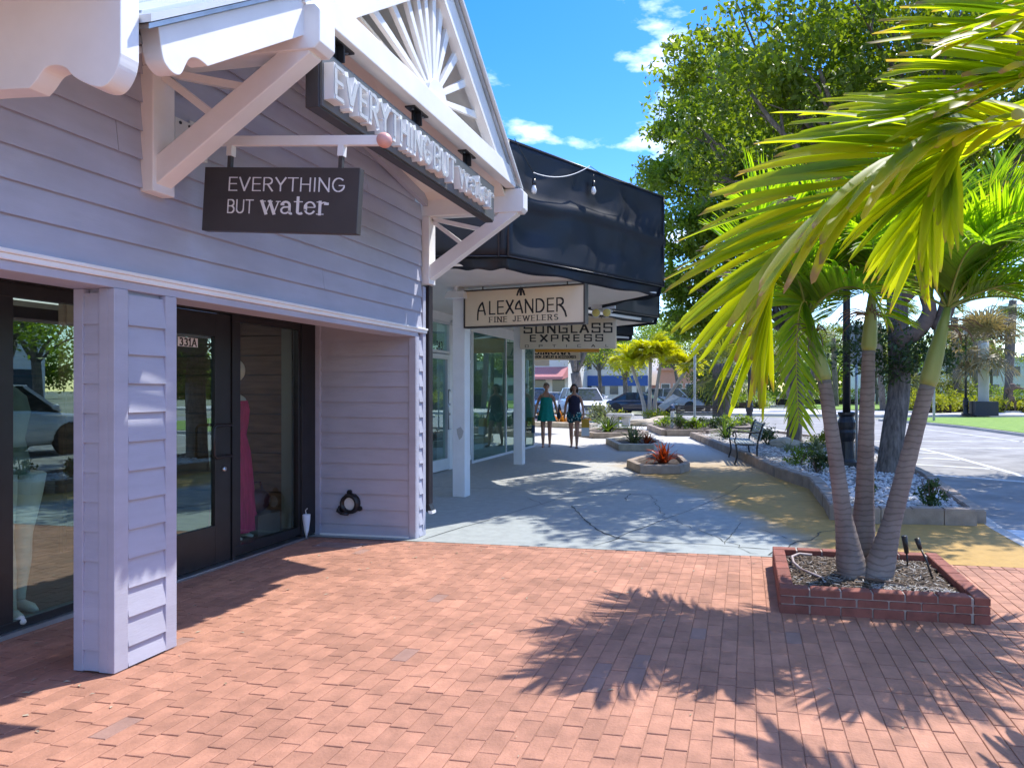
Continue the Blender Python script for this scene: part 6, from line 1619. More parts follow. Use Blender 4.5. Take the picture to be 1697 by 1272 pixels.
# ================================================================ BENCHES, LAMPS, POSTS
M['iron'] = mat('black_cast_iron', (.018, .019, .022), .4, var=.2, vscale=10)
M['slat'] = mat('grey_green_slats', (.30, .34, .33), .5, var=.15, vscale=6)
def bench(name, label, loc, rz, L_=1.5, m_slat=M['slat'], group=None):
    # seat faces -x in its own space, length along y
    t = thing(name, label, 'bench', loc, rz, group)
    for e in (-L_ / 2, L_ / 2):
        f = MB().tube(smooth_path([(-.25, e, 0), (-.24, e, .04), (-.20, e, .18), (-.215, e, .32), (-.23, e, .41)], 12), .018, 7)
        f.tube(smooth_path([(.24, e, 0), (.22, e, .04), (.18, e, .2), (.19, e, .41), (.24, e, .62), (.31, e, .80), (.34, e, .80)], 16), .019, 7)
        f.tube([(-.24, e, .41), (.0, e, .385), (.19, e, .40)], .017, 7)
        f.tube(smooth_path([(-.27, e, .55), (-.285, e, .60), (-.25, e, .645), (-.1, e, .64), (.1, e, .625), (.235, e, .64)], 16), .017, 7)
        f.tube(smooth_path([(-.23, e, .41), (-.25, e, .48), (-.22, e, .56), (-.25, e, .64)], 10), .014, 6)
        f.build('end_frame', M['iron'], t, local=True, smooth=True)
    for k in range(6):
        MB().box(-.235 + k * .072, -.18 + k * .072, -L_ / 2 - .03, L_ / 2 + .03, .405 - .003 * k, .428 - .003 * k).build('seat_slat', m_slat, t, local=True, bevel=.004)
    for k in range(5):
        a = .47 + k * .07; x_ = .205 + (a - .41) * .26
        MB().prism([(x_, -L_ / 2 - .03, a), (x_ + .022, -L_ / 2 - .03, a - .006), (x_ + .036, -L_ / 2 - .03, a + .046), (x_ + .014, -L_ / 2 - .03, a + .052)], (0, L_ + .06, 0)).build('back_slat', m_slat, t, local=True)
    return t
bench('park_bench', 'black iron bench with curled arms seen end-on beside the shell bed', (-.03, 13.9, 0), R(6), 1.45)
bench('park_bench', 'dark bench seen from behind beside the sabal palm across the bed', (-2.05, 28.6, 0), R(-86), 1.7, M['iron'])
def lamp_post(label, loc, h, s=1.0):
    t = thing('street_lamp', label, 'street lamp', loc, group='black street lamps'); x, y, z = loc
    MB().box(x - .19 * s, x + .19 * s, y - .19 * s, y + .19 * s, z - .03, z + .12 * s).build('plinth', M['iron'], t, bevel=.01)
    MB().lathe([(r_ * s, .12 * s + q * s) for r_, q in ((.165, 0), (.15, .05), (.13, .22), (.125, .36), (.155, .44), (.165, .52), (.15, .57), (.16, .62), (.165, .70), (.13, .78), (.125, .80), (.155, .84), (.155, .88), (.08, .885))], 20, (x, y, z)).build('base', M['iron'], t, smooth=False)
    MB().lathe([(.07 * s, .9 * s), (.068 * s, h * .5), (.05 * s, h), (.09 * s, h + .02), (.05 * s, h + .12)], 14, (x, y, z)).build('pole', M['iron'], t, smooth=True)
    ln = MB().lathe([(.10 * s, h + .12), (.15 * s, h + .20), (.19 * s, h + .55), (.17 * s, h + .56)], 8, (x, y, z)).build('lantern', mat('frosted_lamp', (.6, .6, .55), .3), t)
    MB().lathe([(.22 * s, h + .56), (.16 * s, h + .66), (.05 * s, h + .74), (.02 * s, h + .86)], 8, (x, y, z)).build('cap', M['iron'], ln)
    return t
lamp_post('black street lamp with fluted base in the shell bed behind the triple palm', (1.80, 12.5, .06), 4.9)
lamp_post('black street lamp seen past the iron bench, between the tree trunks', (.18, 29.0, .0), 4.9)
lamp_post('black street lamp by the yellow hedge at the far right', (12.7, 41.8, .0), 4.6)
t = thing('street_sign', 'grey street sign seen from behind on a thin pole by the black lamp', 'street sign', (2.08, 13.2, 0))
MB().tube([(2.08, 13.2, -.02), (2.08, 13.2, 2.75)], .028, 8).build('pole', M['galv'], t, smooth=True)
MB().prism([(1.86, 13.18, 1.95), (2.30, 13.22, 1.95), (2.30, 13.22, 2.7), (1.86, 13.18, 2.7)], (0, .008, 0)).build('plate', M['galv'], t)
t = thing('plaque_post', 'white post carrying a tilted pale plaque at the corner of the dark bed', 'signpost', (-2.55, 23.5, 0))
MB().box(-2.61, -2.49, 23.44, 23.56, .1, .70).build('post', M['white'], t, bevel=.006)
MB().prism([(-3.05, 23.3, .86), (-2.82, 23.28, .72), (-2.3, 23.5, 1.16), (-2.55, 23.55, 1.28)], (.03, -.03, .04)).build('plaque', mat('pale_blue_grey_plaque', (.36, .41, .42), .5, var=.15), t)
t = thing('sign_pole', 'tall thin grey pole standing behind the tilted plaque', 'pole', (-1.95, 26.0, 0))
MB().tube([(-1.95, 26.0, .1), (-1.93, 26.0, 4.2)], .05, 8).build('pole', M['galv'], t)
t = thing('stone_bench', 'small pale stone bench on two blocks beyond the six-sided planters', 'stone bench', (-5.0, 26.2, 0))
MB().box(-5.45, -4.40, 25.9, 26.4, .40, .52).build('seat', M['conc'], t, bevel=.02)
for x_ in (-5.3, -4.85):
    MB().box(x_, x_ + .30, 26.0, 26.3, 0, .40).build('leg', M['conc'], t, bevel=.015)
t = thing('flat_stone', 'pale flat stone slabs heaped right of the stone bench', 'stone', (-3.9, 27.2, 0))
rock((-3.9, 27.0, .12), 1.0, .6, .16, 3, M['rock'], t, 'slab'); rock((-3.4, 27.8, .16), .7, .5, .2, 6, M['rock'], t, 'slab')
# ================================================================ VEHICLES
def loft_body(secs, m_, parent, name='body'):
    # secs: list along x of (x, [(y_half, z), ...] bottom to top); mirrored
    V = []; n = len(secs[0][1])
    for x, pr in secs:
        V += [(x, -y, z) for y, z in pr] + [(x, y, z) for y, z in reversed(pr)]
    m = 2 * n; F = [(i * m + k, i * m + (k + 1) % m, (i + 1) * m + (k + 1) % m, (i + 1) * m + k) for i in range(len(secs) - 1) for k in range(m)]
    F += [tuple(range(m - 1, -1, -1)), tuple((len(secs) - 1) * m + k for k in range(m))]
    return MB().add(V, F).build(name, m_, parent, local=True, smooth=True)
def car(name, label, loc, rz, col, kind='suv', group=None, paint=None):
    t = thing(name, label, 'car', loc, rz, group)
    pm = paint or mat(name + '_paint', col, .28, coat=.8, var=.02)
    H_, L_, W_ = (1.68, 4.7, .94) if kind == 'suv' else ((1.42, 4.6, .90) if kind == 'sedan' else (2.05, 5.0, .96))
    hood = {'suv': 1.02, 'sedan': .88, 'van': 1.10}[kind]; belt = hood + .06
    # lower body, x forward
    x0, x1 = -L_ / 2, L_ / 2
    secs = []
    for u, zt, w, zb in ((0, .78, .80, .45), (.02, belt - .12, .93, .32), (.08, belt - .02, .98, .28), (.3, belt, 1, .25), (.6, belt, 1, .25), (.70, hood + .02, 1, .25), (.86, hood - .06, .97, .26), (.95, hood - .16, .90, .28), (.985, hood - .30, .82, .30), (1.0, hood - .42, .74, .36)):
        w *= W_
        secs.append((x0 + L_ * u, [(w * .86, zb), (w * .98, zb + .12), (w, (zb + zt) / 2), (w * .985, zt - .10), (w * .90, zt)]))
    b = loft_body(secs, pm, t)
    # cabin: glass volume with painted roof and pillars
    gx = {'suv': (-2.1, -1.75, .55, 1.25), 'sedan': (-1.75, -.85, .25, 1.15), 'van': (-2.35, -2.2, .9, 1.5)}[kind]
    def cab(sc, zt, zb):
        return [(gx[0], [(W_ * .84 * sc, zb), (W_ * .83 * sc, zb + .02)]), (gx[1], [(W_ * .87 * sc, zb), (W_ * .70 * sc, zt)]), (gx[2], [(W_ * .87 * sc, zb), (W_ * .70 * sc, zt)]), (gx[3], [(W_ * .86 * sc, zb), (W_ * .85 * sc, zb + .02)])]
    g = loft_body(cab(1, H_ - .03, belt - .06), M['car_glass'], t, 'window_glass')
    for p in g.data.polygons: p.use_smooth = False
    r = MB()
    zt = H_ - .03
    r.prism([(gx[1] - .06, -W_ * .70, zt - .03), (gx[2] + .08, -W_ * .70, zt - .03), (gx[2] + .08, W_ * .70, zt - .03), (gx[1] - .06, W_ * .70, zt - .03)], (0, 0, .055))
    r.build('roof', pm, t, local=True, bevel=.02)
    for s_ in (-1, 1):
        for (xa, xb, w_) in ((gx[3], gx[2], .07), (gx[0], gx[1], .10), (.5 * gx[1] + .5 * gx[2], .5 * gx[1] + .5 * gx[2], .07)):
            MB().bar((xa, s_ * W_ * .865, belt - .03), (xb, s_ * W_ * .705, zt - .01), w_, .035, (0, 1, 0)).build('pillar', pm, t, local=True)
        MB().ball((gx[3] - .28, s_ * (W_ + .10), belt + .08), .10, 10, 8, (.6, 1, .75)).build('mirror', pm, t, local=True, smooth=True)
        MB().prism([(x1 - .42, s_ * W_ * .80, hood - .22), (x1 - .10, s_ * W_ * .60, hood - .30), (x1 - .08, s_ * W_ * .60, hood - .40), (x1 - .40, s_ * W_ * .82, hood - .36)], (.03, s_ * .05, .01)).build('headlight', mat('headlight', (.55, .6, .62), .08, spec=.9), t, local=True)
        MB().prism([(x0 + .03, s_ * W_ * .60, belt - .14), (x0 + .10, s_ * W_ * .92, belt - .14), (x0 + .10, s_ * W_ * .92, belt - .28), (x0 + .03, s_ * W_ * .60, belt - .28)], (-.04, 0, 0)).build('tail_light', mat('tail_light', (.35, .01, .01), .2), t, local=True)
        for wx in (x0 + .85, x1 - .92):
            w = MB().lathe([(.20, -.10), (.33, -.10), (.35, -.06), (.35, .06), (.33, .10), (.20, .10)], 22, (wx, s_ * (W_ - .09), .35), 'y').build('wheel', M['rubber'], t, local=True, smooth=True)
            rim = MB().lathe([(0, s_ * .07), (.07, s_ * .075), (.20, s_ * .055), (.225, s_ * .09)], 22, (wx, s_ * (W_ - .09), .35), 'y')
            for k in range(5):
                a = k * 2 * math.pi / 5
                rim.bar((wx, s_ * (W_ - .005), .35), (wx + .21 * math.cos(a), s_ * (W_ - .005), .35 + .21 * math.sin(a)), .06, .02, (0, 1, 0))
            rim.build('rim', M['steel'], w, local=True)
            MB().lathe([(.36, s_ * -.03), (.42, s_ * -.0), (.42, s_ * .085), (.36, s_ * .095)], 22, (wx, s_ * (W_ - .09), .36), 'y').build('wheel_arch', M['rubber'], t, local=True)
    gr = MB().prism([(x1 - .02, -.42, hood - .50), (x1 - .02, .42, hood - .50), (x1 - .05, .50, hood - .24), (x1 - .05, -.50, hood - .24)], (.04, 0, 0)).build('grille', M['black_metal'], t, local=True)
    for k in range(3):
        MB().box(x1 + .0, x1 + .035, -.44, .44, hood - .47 + k * .08, hood - .445 + k * .08).build('grille_bar', M['steel'], gr, local=True)
    MB().lathe([(.055, 0), (.07, 0), (.07, .02), (.055, .02)], 18, (x1 + .025, 0, hood - .37), 'x').bar((x1 + .03, 0, hood - .37), (x1 + .03, 0, hood - .305), .012, .012).bar((x1 + .03, 0, hood - .37), (x1 + .03, .055, hood - .405), .012, .012).bar((x1 + .03, 0, hood - .37), (x1 + .03, -.055, hood - .405), .012, .012).build('badge', M['steel'], gr, local=True)
    MB().box(x1 - .16, x1 - .01, -.62, .62, .30, .42).build('bumper_intake', M['black_metal'], t, local=True, bevel=.02)
    return t
car('parked_suv', 'white SUV with chrome grille facing the walkway behind the walking women', (-8.7, 35.0, -.1), R(-62), (.80, .80, .80), 'suv')
car('parked_car', 'black sedan parked side-on behind the golden palms', (-6.3, 41.0, -.1), R(-12), (.012, .016, .03), 'sedan')
car('parked_car', 'pale blue car half hidden behind the white columns', (-12.3, 37.0, -.1), R(-60), (.16, .36, .52), 'suv')
car('parked_van', 'white van beyond the white SUV in the parking row', (-17.5, 46.0, -.1), R(-60), (.72, .74, .76), 'van')
car('parked_car', 'white car between the pale blue car and the white SUV', (-12.6, 43.5, -.1), R(-60), (.7, .71, .72), 'sedan')
car('parked_car', 'grey car behind the black sedan', (-5.0, 47.5, -.1), R(-12), (.3, .32, .34), 'suv')
car('parked_car', 'silver car at the far end of the parking row', (-12.2, 52.0, -.1), R(-40), (.5, .52, .54), 'sedan')
# vehicles across the street, seen in the shop windows
car('parked_pickup', 'white pickup parked across the street outside the view', (8.6, 12.2, -.1), R(92), (.75, .76, .76), 'suv')

# ================================================================ PEOPLE
def skin_body(parent, name, V, E_, Rd, m_, sub=2, root=0):
    me = bpy.data.meshes.new(name); me.from_pydata(V, E_, []); me.update()
    o_ = link_mesh(name, me, m_, parent)
    sk = o_.modifiers.new('skin', 'SKIN'); sk.use_smooth_shade = True
    ss = o_.modifiers.new('sub', 'SUBSURF'); ss.levels = sub; ss.render_levels = sub
    d = me.skin_vertices[0].data
    for i, r_ in enumerate(Rd):
        d[i].radius = r_ if isinstance(r_, tuple) else (r_, r_)
        d[i].use_root = (i == root)
    return o_
def person(label, loc, rz, ht, stride, hair_col, hairfn, arms, skin=None):
    # own space: faces -y; ht = standing height; arms: (shoulder->elbow->wrist) offsets for both sides
    t = thing('person', label, 'person', loc, rz)
    k = ht / 1.62
    V, E_, Rd = [], [], []
    def add(p, r_, link=None):
        V.append(tuple(c * k for c in p)); Rd.append(tuple(c * k for c in r_) if isinstance(r_, tuple) else r_ * k)
        if link is not None: E_.append((link, len(V) - 1))
        return len(V) - 1
    pel = add((0, 0, .86), (.145, .10))
    wst = add((0, 0, 1.02), (.115, .085), pel)
    chs = add((0, 0, 1.20), (.135, .095), wst)
    nkb = add((0, .01, 1.335), (.075, .06), chs)
    nk = add((0, .0, 1.40), .045, nkb)
    jaw = add((0, -.018, 1.455), (.050, .058), nk)
    hd = add((0, -.012, 1.525), (.068, .082), jaw)
    add((0, -.004, 1.585), (.058, .070), hd)
    for s_ in (-1, 1):
        sh = add((s_ * .155, .01, 1.295), .047, nkb)
        e, w = arms[0 if s_ < 0 else 1]
        el = add(e, .034, sh); m1 = add(tuple((a + b) / 2 for a, b in zip(e, w)), .031, el)
        wr = add(w, .022, m1)
        d = (Vector(w) - Vector(e)).normalized()
        pm = add(tuple(Vector(w) + d * .055), (.030, .018), wr)
        for q in range(4):
            b_ = Vector(w) + d * .095 + Vector((0, (q - 1.5) * .016, 0))
            f1 = add(tuple(b_), .0085, pm); add(tuple(b_ + d * (.045 - .006 * abs(q - 1.3)) + Vector((-s_ * .012, 0, 0))), .007, f1)
        th_ = add(tuple(Vector(w) + d * .05 + Vector((0, -.032, 0))), .010, pm); add(tuple(Vector(w) + d * .085 + Vector((-s_ * .004, -.042, 0))), .008, th_)
        f = stride[0 if s_ < 0 else 1]           # forward (-y) swing of the foot
        hp = add((s_ * .085, 0, .80), .088, pel)
        kn = add((s_ * .08, -f * .52 - .02, .46), .054, hp)
        th2 = add((s_ * .078, -f * .82 + .015, .30), .053, kn)
        an = add((s_ * .075, -f + .02, .085), .033, th2)
        he = add((s_ * .076, -f + .01, .035), .032, an)
        bl = add((s_ * .08, -f - .10, .022), (.036, .020), he)
        add((s_ * .082, -f - .155, .016), (.030, .014), bl)
    body = skin_body(t, 'body', V, E_, Rd, skin or M['skin'])
    # face: nose, eyes, mouth, ears
    fc_ = MB()
    MB().ball((0, -.100 * k, 1.505 * k), .014 * k, 8, 6, (.8, 1, 1.4)).build('nose', skin or M['skin'], t, local=True, smooth=True)
    for s_ in (-1, 1):
        MB().ball((s_ * .028 * k, -.088 * k, 1.530 * k), .010 * k, 8, 6, (1.3, .5, .7)).build('eye', M['black_metal'], t, local=True)
        MB().ball((s_ * .070 * k, -.01 * k, 1.515 * k), .020 * k, 8, 6, (.4, .8, 1.2)).build('ear', skin or M['skin'], t, local=True, smooth=True)
    MB().ball((0, -.086 * k, 1.468 * k), .02 * k, 8, 6, (1.1, .35, .28)).build('mouth', mat('lips', (.35, .10, .09), .5), t, local=True)
    hm = mat('hair', hair_col, .6, var=.3, vscale=20)
    h_ = MB().ball((0, .012 * k, 1.555 * k), .088 * k, 18, 12, (.93, 1.05, 1.0))
    h_.v = [p if not (p[1] < -.035 * k and p[2] < 1.585 * k) else (p[0] * .8, -.03 * k, max(p[2], 1.50 * k)) for p in h_.v]
    hairfn(h_, k)
    h_.build('hair', hm, t, local=True, smooth=True)
    return t, k
def garment(parent, name, prof, m_, k, ruffle=0, nfold=9, n=40, y0=0, thick=True):
    # prof: (z, rx, ry) from top to bottom
    V = []
    for i, (z, rx, ry) in enumerate(prof):
        fr = ruffle * i / (len(prof) - 1)
        for q in range(n):
            a = 2 * math.pi * q / n; f = 1 + fr * math.sin(a * nfold + i * .5)
            V.append((rx * math.cos(a) * f * k, (y0 + ry * math.sin(a) * f) * k, (z + (fr * .12 * math.sin(a * 5 + 1) if i == len(prof) - 1 else 0)) * k))
    F = [(i * n + q, i * n + (q + 1) % n, (i + 1) * n + (q + 1) % n, (i + 1) * n + q) for i in range(len(prof) - 1) for q in range(n)]
    return MB().add(V, F).build(name, m_, parent, local=True, smooth=True)
M['teal'] = mat('teal_dress_cloth', (.0, .30, .24), .75, var=.15, vscale=9)
M['navy'] = mat('navy_top_cloth', (.018, .015, .045), .8, var=.2, vscale=9)
def print_mat():
    m = mat('teal_white_print', (.0, .22, .22), .8)
    t = m.node_tree; v = t.nodes.new('ShaderNodeTexVoronoi'); v.inputs['Scale'].default_value = 17
    tc = t.nodes.new('ShaderNodeTexCoord'); t.links.new(tc.outputs['Object'], v.inputs['Vector'])
    r_ = t.nodes.new('ShaderNodeValToRGB'); r_.color_ramp.interpolation = 'CONSTANT'
    r_.color_ramp.elements[0].color = (.65, .7, .68, 1); r_.color_ramp.elements[1].position = .30; r_.color_ramp.elements[1].color = (0, .20, .20, 1)
    e = r_.color_ramp.elements.new(.5); e.color = (.01, .04, .07, 1)
    t.links.new(v.outputs['Distance'], r_.inputs[0]); t.links.new(r_.outputs[0], t.nodes['Principled BSDF'].inputs['Base Color'])
    return m
hair1 = lambda h_, k: h_.ball((0, .085 * k, 1.59 * k), .04 * k, 10, 8)
p1, k = person('woman in a loose teal sundress carrying a shopping bag, nearer the white columns', (-5.05, 16.5, 0), R(14), 1.63, (.20, -.14), (.23, .16, .10), hair1,
               (((-.245, .02, 1.06), (-.29, -.01, .82)), ((.235, .02, 1.06), (.285, .0, .81))))
garment(p1, 'dress', [(1.27, .125, .085), (1.22, .150, .108), (1.12, .160, .118), (1.0, .165, .122), (.86, .190, .145), (.74, .215, .165), (.655, .235, .185)], M['teal'], k, .07)
for s_ in (-1, 1):
    MB().tube([(s_ * .075 * k, -.075 * k, 1.25 * k), (s_ * .085 * k, -.055 * k, 1.335 * k), (s_ * .085 * k, .04 * k, 1.345 * k), (s_ * .075 * k, .085 * k, 1.25 * k)], .008, 6).build('strap', M['teal'], p1, local=True)
    MB().ball((s_ * .08 * k, -.10 * k + (.02 if s_ > 0 else -.0), .012), .06, 10, 6, (.75, 1.9, .22)).build('sandal', M['bark_br'], p1, local=True)
def hair2(h_, k):
    for s_ in (-1, 1):
        h_.tube([(s_ * .070 * k, .02 * k, 1.56 * k), (s_ * .082 * k, .02 * k, 1.48 * k), (s_ * .078 * k, .03 * k, 1.40 * k)], [.03 * k, .036 * k, .02 * k], 8)
    h_.tube([(0, .07 * k, 1.56 * k), (0, .085 * k, 1.46 * k), (0, .07 * k, 1.39 * k)], [.06 * k, .062 * k, .03 * k], 10)
p2, k = person('woman in a dark navy sleeveless top and teal print shorts, on the right', (-4.30, 16.45, 0), R(12), 1.60, (-.16, .22), (.035, .02, .015), hair2,
               (((-.225, .05, 1.06), (-.25, .05, .81)), ((.225, .02, 1.06), (.25, -.02, .82))))
garment(p2, 'top', [(1.345, .075, .062), (1.31, .130, .085), (1.22, .160, .112), (1.10, .150, .112), (1.0, .150, .112), (.86, .175, .128)], M['navy'], k, .02)
sm = print_mat()
for s_ in (-1, 1):
    f = (-.16, .22)[0 if s_ < 0 else 1]
    MB().tube([(s_ * .075 * k, 0, .90 * k), (s_ * .085 * k, -.0 * k, .80 * k), (s_ * .084 * k, -f * .25 * k, .66 * k)], [.115 * k, .112 * k, .098 * k], 18).build('shorts_leg', sm, p2, local=True, smooth=True)
    MB().ball((s_ * .08 * k, (-f - .08) * k, .012), .06, 10, 6, (.75, 1.9, .22)).build('sandal', M['bark_br'], p2, local=True)
def bag(label, loc, rz, w, h, top, bot, hnd):
    t = thing('shopping_bag', label, 'shopping bag', loc, rz)
    MB().prism([(-w / 2, -.05, h * .5), (w / 2, -.05, h * .5), (w / 2 * .94, -.04, h), (-w / 2 * .94, -.04, h)], (0, .10, 0)).build('upper_band', top, t, local=True)
    MB().prism([(-w / 2 * 1.02, -.055, 0), (w / 2 * 1.02, -.055, 0), (w / 2, -.05, h * .499), (-w / 2, -.05, h * .499)], (0, .105, 0)).build('lower_band', bot, t, local=True)
    MB().tube([(-w * .25, 0, h - .01), (-w * .15, 0, h + hnd), (w * .15, 0, h + hnd), (w * .25, 0, h - .01)], .006, 6).build('handle', M['alum'], t, local=True)
tan = mat('tan_paper', (.48, .30, .10), .8); blu = mat('slate_blue_paper', (.06, .09, .16), .7)
wht = mat('white_plastic_bag', (.72, .72, .72), .4); yel = mat('yellow_paper', (.60, .33, .03), .7)
bag('tan and dark blue shopping bag hanging from the hand of the woman in teal', (-5.42, 16.35, .36), R(10), .20, .40, tan, blu, .03)
bag('white and yellow shopping bag in the hand of the woman in navy', (-3.98, 16.35, .30), R(15), .20, .42, yel, wht, .05)
t = thing('handbag', 'small dark shoulder bag behind the elbow of the woman in teal', 'handbag', (-4.74, 16.6, .72))
MB().ball((-4.74, 16.58, .80), .09, 10, 8, (.6, 1, 1.1)).tube([(-4.76, 16.6, .86), (-4.83, 16.56, 1.2), (-4.86, 16.55, 1.36)], .006, 5).build('bag', M['rubber'], t, smooth=True)
# ================================================================ FAR TREES, PALMS AND BUILDINGS
M['bw'] = mat('white_stucco', (.72, .71, .68), .8, var=.05)
M['bpink'] = mat('salmon_stucco', (.58, .32, .24), .8, var=.06)
M['bblue'] = mat('deep_blue_panel', (.03, .10, .36), .6)
M['bgrey'] = mat('pale_grey_roof', (.45, .47, .5), .6, var=.06)
M['red_awn'] = mat('faded_red_awning', (.50, .20, .20), .7, var=.08)
M['win'] = mat('dark_far_window', (.04, .06, .08), .15, spec=.8)
def building(label, x0, x1, y0, y1, h, m_, rows, cols, awn=None, band=None, facey=True, m_roof=None, wz=(1.0, 1.1), x_side=False):
    t = thing('far_building', label, 'building', ((x0 + x1) / 2, y0, -.1))
    MB().box(x0, x1, y0, y1, -.15, h).build('wall', m_, t)
    MB().box(x0 - .3, x1 + .3, y0 - .3, y1 + .3, h, h + .25).build('roof', m_roof or M['bgrey'], t)
    for r_ in range(rows):
        for c in range(cols):
            w = (x1 - x0) / cols; a = x0 + w * (c + .18); b = x0 + w * (c + .82); z = wz[0] + r_ * (h - .8) / max(1, rows)
            f = MB().box(a - .08, b + .08, y0 - .05, y0 + .01, z - .08, z + wz[1] + .08).build('window', M['bw'], t)
            MB().box(a, b, y0 - .07, y0 - .04, z, z + wz[1]).build('pane', M['win'], f)
    if x_side:
        cols2 = max(2, int((y1 - y0) / 3))
        for r_ in range(rows):
            for c in range(cols2):
                w = (y1 - y0) / cols2; a = y0 + w * (c + .2); b = y0 + w * (c + .8); z = wz[0] + r_ * (h - .8) / max(1, rows)
                f = MB().box(x0 - .05, x0 + .01, a - .08, b + .08, z - .08, z + wz[1] + .08).build('window', M['bw'], t)
                MB().box(x0 - .07, x0 - .04, a, b, z, z + wz[1]).build('pane', M['win'], f)
    if awn: MB().prism([(x0, y0 - .02, awn[1]), (x0, y0 - 2.0, awn[0]), (x0, y0 - 2.0, awn[0] - .25), (x0, y0 - .02, awn[0])], (x1 - x0, 0, 0)).build('awning', awn[2], t)
    if band: MB().box(x0 - .02, x1 + .02, y0 - .1, y0 + .02, band[0], band[1]).build('band', band[2], t)
    return t
building('white building with deep blue bands behind the parked black sedan', -19, -10.2, 70, 80, 6.2, M['bw'], 2, 6, band=(1.9, 3.0, M['bblue']))
building('long shopfront under a faded red awning seen below the hanging signs', -32, -16.8, 62, 72, 5.5, M['bw'], 1, 8, awn=(2.7, 3.7, M['red_awn']), wz=(.3, 2.4))
building('salmon pink building half hidden by the golden palms', -9.2, -5.2, 72, 80, 3.6, M['bpink'], 1, 3, m_roof=M['bpink'])
building('low white villa beyond the far right lawn', 14, 34, 84, 96, 5.0, M['bw'], 2, 9)
building('white villa with pale roof at the far right edge behind the palms', 36, 60, 80, 95, 6.0, M['bw'], 2, 8)
building('white shop block across the street to the right, outside the view', 34, 46, -20, 34, 5.0, M['bw'], 1, 3, x_side=True, wz=(.5, 2.2))
building('cream shop block across the street beyond the left window view', 26, 38, -70, -24, 5.5, M['soffit'], 1, 3, x_side=True, wz=(.5, 2.2))
def far_tree(label, x, y, h, r_, m_, seed, group='leafy trees along the far street', leaf=.22, trunk=.16, cat='tree', fork=.38):
    rv = random.Random(seed); lob = []
    for k in range(7):
        a = rv.uniform(0, 6.28); q = rv.uniform(.1, .75) * r_
        lob.append((x + math.cos(a) * q, y + math.sin(a) * q, h * rv.uniform(.55, .9), r_ * .5, r_ * .5, h * .13))
    return tree('broadleaf_tree', label, (x, y, -.1), (x + rv.uniform(-.3, .3), y, h * fork), trunk, lob, leaf, m_, M['bark'], seed, per=24, dens=5, spread=.34, group=group, twig=False)
ft = [(-10.5, 47, 7.5, 2.8, 'leaf_mid'), (-14.6, 58, 8, 3.4, 'leaf_olive'), (-6.2, 62, 9, 4.0, 'leaf_mid'), (-2.2, 64, 8.5, 3.8, 'leaf_olive'), (1.8, 66, 8, 3.6, 'leaf_mid'), (-9.5, 84, 10, 5, 'leaf_mid'),
      (5.5, 70, 8.5, 3.8, 'leaf_olive'), (9.5, 74, 8, 4.2, 'leaf_mid'), (13, 70, 7, 3.6, 'leaf_olive'), (18, 76, 8, 4.5, 'leaf_mid'), (24, 72, 8, 4.2, 'leaf_olive'), (30, 70, 7.5, 4, 'leaf_mid'), (38, 74, 9, 5, 'leaf_olive'), (46, 70, 9, 5, 'leaf_mid')]
od = ordinals(ft)
for k, (x, y, h, r_, m_) in enumerate(ft):
    far_tree('leafy tree across the far street, %s from the left of its row' % od[k], x, y, h, r_, M[m_], 200 + k)
far_tree('multi-stem grey tree with thick pale limbs rising behind the woman in teal', -9.4, 36.6, 7.2, 2.6, M['leaf_mid'], 231, None, .18, .34, fork=.34)
far_tree('small grey tree with forked limbs right of the woman in navy', -8.3, 45.5, 5.2, 2.2, M['leaf_lime'], 232, None, .18, .20, fork=.40)
# trees across the street mirrored in the shop windows
for k, (x, y, h, r_) in enumerate(((10.5, 1.5, 6.5, 2.6), (12.0, 15.2, 5.6, 2.4), (16.5, 17.5, 7, 3.0), (21, 23.5, 7, 3.2), (11.5, -6, 6.5, 2.8))):
    far_tree('%s street tree across the road beyond the right edge of the view' % ['second', 'third', 'fourth', 'fifth', 'first'][k], x, y, h, r_, M['leaf_mid'], 240 + k, 'trees across the road', .16, .2)
# golden palms by the parking row: three leaning stems, feathery yellow heads
def gold_palm(label, base, top, seed, m_leaf, n=9, L_=1.3, W_=.05, r_=.10, tm=None, group=None, leaf_l=.42, name='golden_palm', pairs=22):
    t = thing(name, label, 'palm tree', base, group=group)
    b, tp = Vector(base), Vector(top)
    MB().tube(smooth_path([b - Vector((0, 0, .05)), b.lerp(tp, .4) + Vector(((tp.x - b.x) * -.12, 0, 0)), tp], 16), [r_ * (1.25 - .45 * min(1, i / 8)) for i in range(17)], 10).build('trunk', tm or M['ptrunk'], t, smooth=True)
    rv = random.Random(seed)
    for k in range(n):
        az = 360 * k / n + rv.uniform(-18, 18); el = rv.uniform(15, 80)
        frond(t, arch(tp, az, el, L_ * rv.uniform(.8, 1.1), rv.uniform(80, 130)), (-math.sin(R(az)), math.cos(R(az)), 0), pairs, leaf_l, W_, 1.2, seed * 10 + k, m_leaf, M['rachis'], .018, .15, segs=3, lift=.3)
    return t
M['gtrunk'] = mat('pale_palm_trunk', (.45, .40, .33), .85, var=.15, vscale=4)
for k, (bx_, tx, tz) in enumerate(((-4.9, -5.7, 2.75), (-4.75, -4.7, 3.35), (-4.55, -4.15, 3.0), (-4.3, -2.9, 2.45))):
    gold_palm(['bright golden palm stem leaning left in the cluster before the black sedan', 'tallest golden palm stem of the cluster before the black sedan', 'golden palm stem leaning slightly right in the cluster', 'golden palm with a drooping yellow head at the right of the cluster'][k], (bx_, 33.0 + .15 * k, 0), (tx, 33.2, tz), 61 + k, M['palm_gold'], 15, 1.2, .085, .11, M['gtrunk'], leaf_l=.55, pairs=28)
shrub('yellow green low planting around the golden palms', (-4.2, 31.5, 0), .8, .5, M['leaf_lime'], 301, .10, dens=18)
